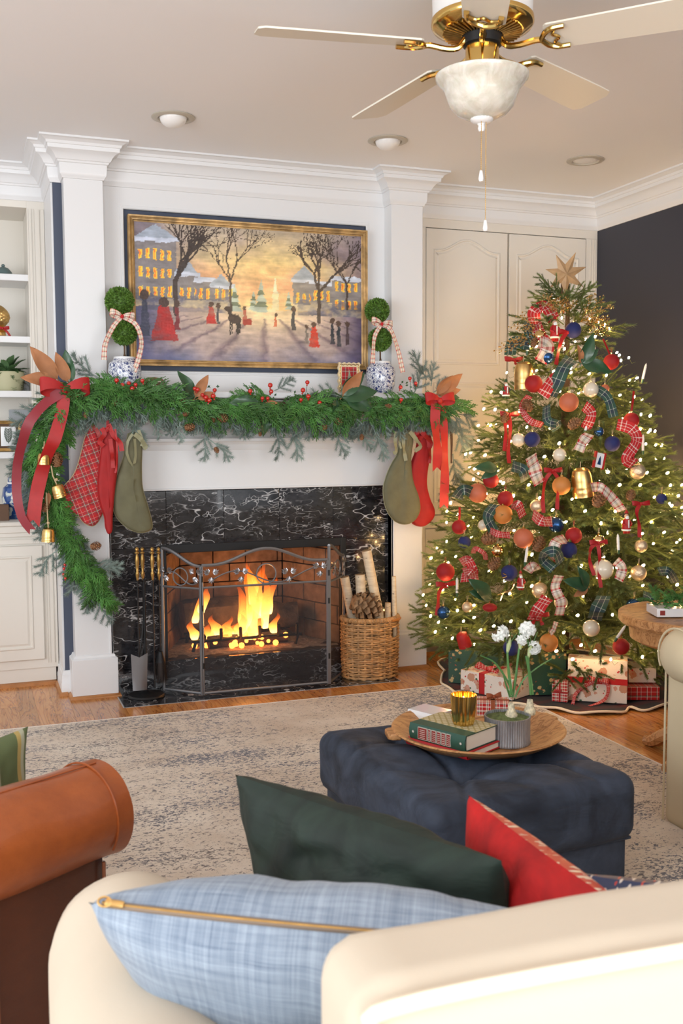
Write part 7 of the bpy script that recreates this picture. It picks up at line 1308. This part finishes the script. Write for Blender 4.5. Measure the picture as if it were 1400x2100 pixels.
# ---- sofa in the foreground
sd_ = R(-3.5); sx = np.array((math.cos(sd_), math.sin(sd_), 0)); sy = np.array((-sx[1], sx[0], 0)); S0 = np.array((-.16, -4.42, 0)); root = sofa = thing('slipcovered_sofa', 'cream slipcovered sofa seen from behind across the foreground', 'sofa', S0+sx*.8+sy*.3)
def sp(lx, ly, z): return S0+sx*lx+sy*ly+np.array((0, 0, z))
def m4s(lx, ly, z): return rotx4(Matrix.Rotation(sd_, 3, 'Z'), sp(lx, ly, z))
b = MB(); b.rbox((0, 0, 0), (2.0, .15, .63), .045, 48, disp=wr(11, .006), mat=m4s(.985, .035, .558)); obj('sofa_back', b, 'slipcover', root, ang=85)
q = MB(); q.tube(bez([sp(-.012, -.03, .50), sp(-.012, -.03, .74), sp(.0, -.032, .83), sp(.05, -.036, .862), sp(.5, -.036, .864), sp(1.0, -.036, .864), sp(1.9, -.036, .864)], 36), .0075, 8); obj('back_piping', q, 'cream_piping', root)
b = MB(); b.rbox((0, 0, 0), (2.1, .85, .28), .04, 14, mat=m4s(.92, .42, .17)); obj('base', b, 'slipcover', root); 
for k in range(2): b = MB(); b.rbox((0, 0, 0), (.86, .70, .12), .045, 16, disp=wr(13+k, .008), mat=m4s(.46+.88*k, .47, .372)); obj('seat_cushion', b, 'slipcover', root, ang=85)
b = MB(); ac, arr = -.150, .12
def armf(u, v):
    yy = -.16+.92*v; en = 1 if v < .93 else math.sqrt(max(0, 1-((v-.93)/.07)**2))*.25+.75; a = 2*math.pi*u; r_ = arr*en; x_ = ac+r_*math.cos(a)*(1.0)+.004*noise.noise(Vector((v*5, math.sin(a)*2, 2))); z_ = .56+r_*math.sin(a)*1.0
    return tuple(sp(x_, yy, z_))
b.grid(armf, 44, 30, cu=True); V = [armf(k/44, 1) for k in range(44)]; V.append(tuple(sp(ac, .765, .56))); b.add(V, [(k, (k+1) % 44, 44) for k in range(44)]); b.rbox((0, 0, 0), (.20, .90, .52), .03, 12, mat=m4s(ac+.005, .29, .31)); obj('rolled_arm', b, 'slipcover', root, ang=80)
b = MB(); b.rbox((0, 0, 0), (.23, .9, .55), .08, 10, mat=m4s(2.05, .3, .32)); obj('far_arm', b, 'slipcover', root)
# pillows on the sofa
def orth(ay, ax): ax = nrm(ax); return nrm(ay-ax*(ay @ ax))
PL, PR = at(181, 1850, Z=.80), at(1215, 1940, Z=.79); ax = PR-PL; mid = (PL+PR)/2; L = np.linalg.norm(ax)
ay = orth(nrm(np.array((-.30, -.75, .9))), ax); c = mid-ay*.235
pr_, (pc_, pax, pay, paz, pf) = pillow(c, ax, ay, L/2, .235, .115, 'blue_linen', 'chambray blue linen pillow with a brass zipper, in the foreground', seed=2, wrk=.010, pinch=.07, corner=.42)
b = MB(); ed = []
for i in range(28):
    u = .03+.94*i/27; x = 2*u-1; ed.append(pc_+pax*(L/2)*x+pay*.235*(1-.07*(1-x*x))*1.003)
b.tube(ed, .0042, 6); obj('zipper_tape', b, M('brown_zip_tape', (.22, .16, .11), .6), pr_); b = MB(); b.tube([e+pay*.003 for e in ed], .0016, 5); obj('zipper_teeth', b, 'old_brass', pr_)
b = MB(); e0, e1 = ed[0], ed[1]; dz = nrm(e1-e0); m3 = rotx4(basis(dz, pay), e0+dz*.016+pay*.005); b.rbox((0, 0, 0), (.024, .009, .006), .0025, 4, mat=m3); b.tube([m3[:3, :3] @ np.array((-.012+.008*math.cos(t), .006*math.sin(t), .002))+m3[:3, 3] for t in np.linspace(0, 6.28, 12)], .0015, 5); obj('zipper_pull', b, 'gold', pr_)
PL, PR = at(482, 1588, Z=.735), at(1028, 1765, Z=.745); ax = PR-PL; L = np.linalg.norm(ax); ay = orth(nrm(np.array((-.05, -.55, 1.))), ax); c = (PL+PR)/2-ay*.175; pillow(c, ax, ay, L/2, .175, .085, 'green_velvet', 'dark forest green velvet pillow behind the blue one', seed=7, wrk=.03, pinch=.03)
MAT['nordic'] = motif('red_cream_knit_pattern', (.50, .03, .03), [(.75, .62, .5), (.72, .66, .55)], 80, (.34, .2)); MAT['nordic_navy'] = motif('navy_cream_pattern', (.03, .045, .11), [(.70, .66, .6), (.5, .06, .05), (.62, .5, .3)], 70, (.22, .16, .1))
PL, PR = at(960, 1630, Z=.735), at(1300, 1875, Z=.755); ax = PR-PL; L = np.linalg.norm(ax); ay = orth(nrm(np.array((-.12, -.38, 1.))), ax); c = (PL+PR)/2-ay*.168; pillow(c, -ax if np.cross(nrm(ax), ay)[1] < 0 else ax, ay, L/2, .168, .07, 'red_pillow', 'scarlet velvet pillow with a red and cream patterned front', seed=9, wrk=.008, pinch=.04, back='nordic')
PL, PR = at(1225, 1815, Z=.66), at(1440, 1835, Z=.69); ax = PR-PL; L = .34; ax = nrm(ax); ay = nrm(np.array((.1, -.5, 1.))); c = PL+ax*L/2-ay*.125; pillow(c, ax, ay, L/2, .125, .05, 'nordic_navy', 'navy and cream patterned pillow at the right photo edge', seed=12, wrk=.01)
# dried leaf fallen on the rug
p = at(97, 2045, Z=.02); o = inst('fallen_leaf', MGB, None, p, (R(20), R(10), R(60)), .45); tag(o, 'dry golden brown leaf lying on the rug by the leather chair', 'leaf')
# ================================================================== ceiling
fan = thing('ceiling_fan', 'white and brass five blade ceiling fan with an alabaster bowl light', 'ceiling fan', (1.05, -2.375, 2.8)); FX, FY = 1.05, -2.375; fo = (FX, FY, 0)
b = MB(); b.lathe([(0, 2.8), (.13, 2.8), (.15, 2.78), (.155, 2.70), (.153, 2.640), (.150, 2.628), (0, 2.628)], 56, fo); obj('motor_housing', b, 'white_plastic', fan)
b = MB(); b.lathe([(.149, 2.630), (.157, 2.627), (.158, 2.612), (.152, 2.603), (.140, 2.598), (.132, 2.592), (.120, 2.588), (.05, 2.578), (0, 2.578)], 56, fo); obj('brass_band', b, 'brass', fan)
for k in range(44):
    a = 2*math.pi*k/44; b = MB(); b.tube([(FX+.065*math.cos(a), FY+.065*math.sin(a), 2.577), (FX+.122*math.cos(a), FY+.122*math.sin(a), 2.5855)], .0028, 5); obj('vent_rib', b, 'old_brass', fan)
b = MB(); b.lathe([(0, 2.58), (.062, 2.578), (.060, 2.55), (.05, 2.545)], 40, fo); obj('hub_ring', b, 'black', fan); b = MB(); b.lathe([(.05, 2.55), (.052, 2.545), (.052, 2.475), (.058, 2.47), (.06, 2.462), (0, 2.46)], 40, fo); obj('light_kit', b, 'brass', fan)
b = MB(); b.lathe([(.118, 2.455), (.136, 2.463), (.144, 2.459), (.143, 2.449), (.130, 2.435), (.117, 2.418), (.109, 2.395), (.098, 2.368), (.078, 2.346), (.05, 2.333), (.03, 2.328), (0, 2.326)], 56, fo); obj('glass_bowl', b, 'alabaster', fan)
b = MB(); b.lathe([(0, 2.335), (.036, 2.332), (.034, 2.324), (.026, 2.317), (.014, 2.314), (.010, 2.308), (.012, 2.300), (.008, 2.291), (0, 2.290)], 40, fo, flute=(.03, 18)); obj('finial', b, 'white_plastic', fan)
RB = .70; tips = [at(530, 95, Z=2.5), at(694, 272, Z=2.46), at(1150, 258, Z=2.5)]; a0 = math.atan2(tips[0][1]-FY, tips[0][0]-FX)
for k in range(5):
    a = a0-k*R(72); e = np.array((math.cos(a), math.sin(a), -.035 if k == 1 else 0)); pitch = R(-12); s0_ = np.array((-math.sin(a), math.cos(a), 0)); s_ = s0_*math.cos(pitch)+np.array((0, 0, 1))*math.sin(pitch); up_ = np.cross(e, s_); o_ = np.array((FX, FY, 2.545))
    pts = [(.20, .052), (.21, .062), (.60, .073), (RB-.02, .073), (RB, .050), (RB, -.050), (RB-.02, -.073), (.60, -.073), (.21, -.062), (.20, -.052)]; b = MB(); n = len(pts); V = [tuple(o_+e*x+s_*y+up_*z) for z in (-.003, .003) for x, y in pts]; b.add(V, [tuple(range(n)), tuple(range(2*n-1, n-1, -1))]+[(i, (i+1) % n, (i+1) % n+n, i+n) for i in range(n)]); bl_ = obj('blade', b, 'ivory', fan, smooth=False, bevel=.0015)
    b = MB(); P = lambda x, y, z: o_+e*x+s_*y+up_*z
    b.tube(bez([P(.055, 0, .02), P(.08, 0, -.008), (P(.12, 0, -.012)), P(.165, 0, -.006), P(.19, 0, -.008)], 14), [.008]*6+[.010]*5+[.012]*4 if False else .0095, 8)
    for sgn in (-1, 1): b.tube(bez([P(.185, 0, -.009), P(.20, sgn*.030, -.009), P(.225, sgn*.048, -.008), P(.262, sgn*.050, -.007)], 12), .0085, 8)
    b.tube(bez([P(.235, -.046, -.008), P(.222, -.02, -.008), P(.238, 0, -.008), P(.222, .02, -.008), P(.235, .046, -.008)], 16), .0052, 7); obj('blade_iron', b, 'brass', bl_)
for dx, dz, lab in ((-.012, .150, 'short'), (.004, .300, 'long')):
    b = MB(); x_, y_, z0_ = FX+dx, FY-.02, 2.318; zz = z0_-dz; b.tube([(x_, y_, z0_), (x_, y_, zz)], .0010, 4)
    for i in range(int(dz/.006)): b.ball((x_, y_, z0_-i*.006), .0017, 5)
    ch_ = obj('pull_chain', b, 'old_brass', fan, kind='stuff'); b = MB(); b.lathe([(0, 0), (.004, -.001), (.006, -.010), (.0085, -.026), (.006, -.034), (0, -.036)], 14, (x_, y_, zz)); obj('chain_knob', b, 'candle', ch_)
for i, (px, py, lab, k) in enumerate(((355, 240, 'recessed eyeball ceiling light above the left side of the fireplace', 1), (795, 288, 'recessed eyeball ceiling light above the right side of the fireplace', 1), (1200, 328, 'recessed ceiling light over the cupboard, set flush', 0))):
    c = at(px, py, Z=2.8); root = thing('recessed_light', lab, 'ceiling light', (c[0], c[1], 2.8), group='recessed ceiling lights'); c = np.array((c[0], c[1], 2.8)); b = MB(); b.lathe([(.070, .0), (.098, -.001), (.099, -.004), (.094, -.007), (.072, -.009), (.068, -.004), (.066, 0)], 48, c); obj('trim_ring', b, 'can_ring', root)
    if k: b = MB(); b.grid(lambda u, v: tuple(c+np.array((.062*math.sin(math.pi/2*v)*math.cos(6.2832*u), .062*math.sin(math.pi/2*v)*math.sin(6.2832*u)+.006*(1-v), -.002-.045*math.cos(math.pi/2*v)))), 40, 12, cu=True); obj('eyeball', b, 'white_plastic', root)
    else: b = MB(); b.lathe([(0, -.006), (.05, -.0055), (.066, -.003)], 40, c); obj('white_lens', b, 'white_plastic', root)
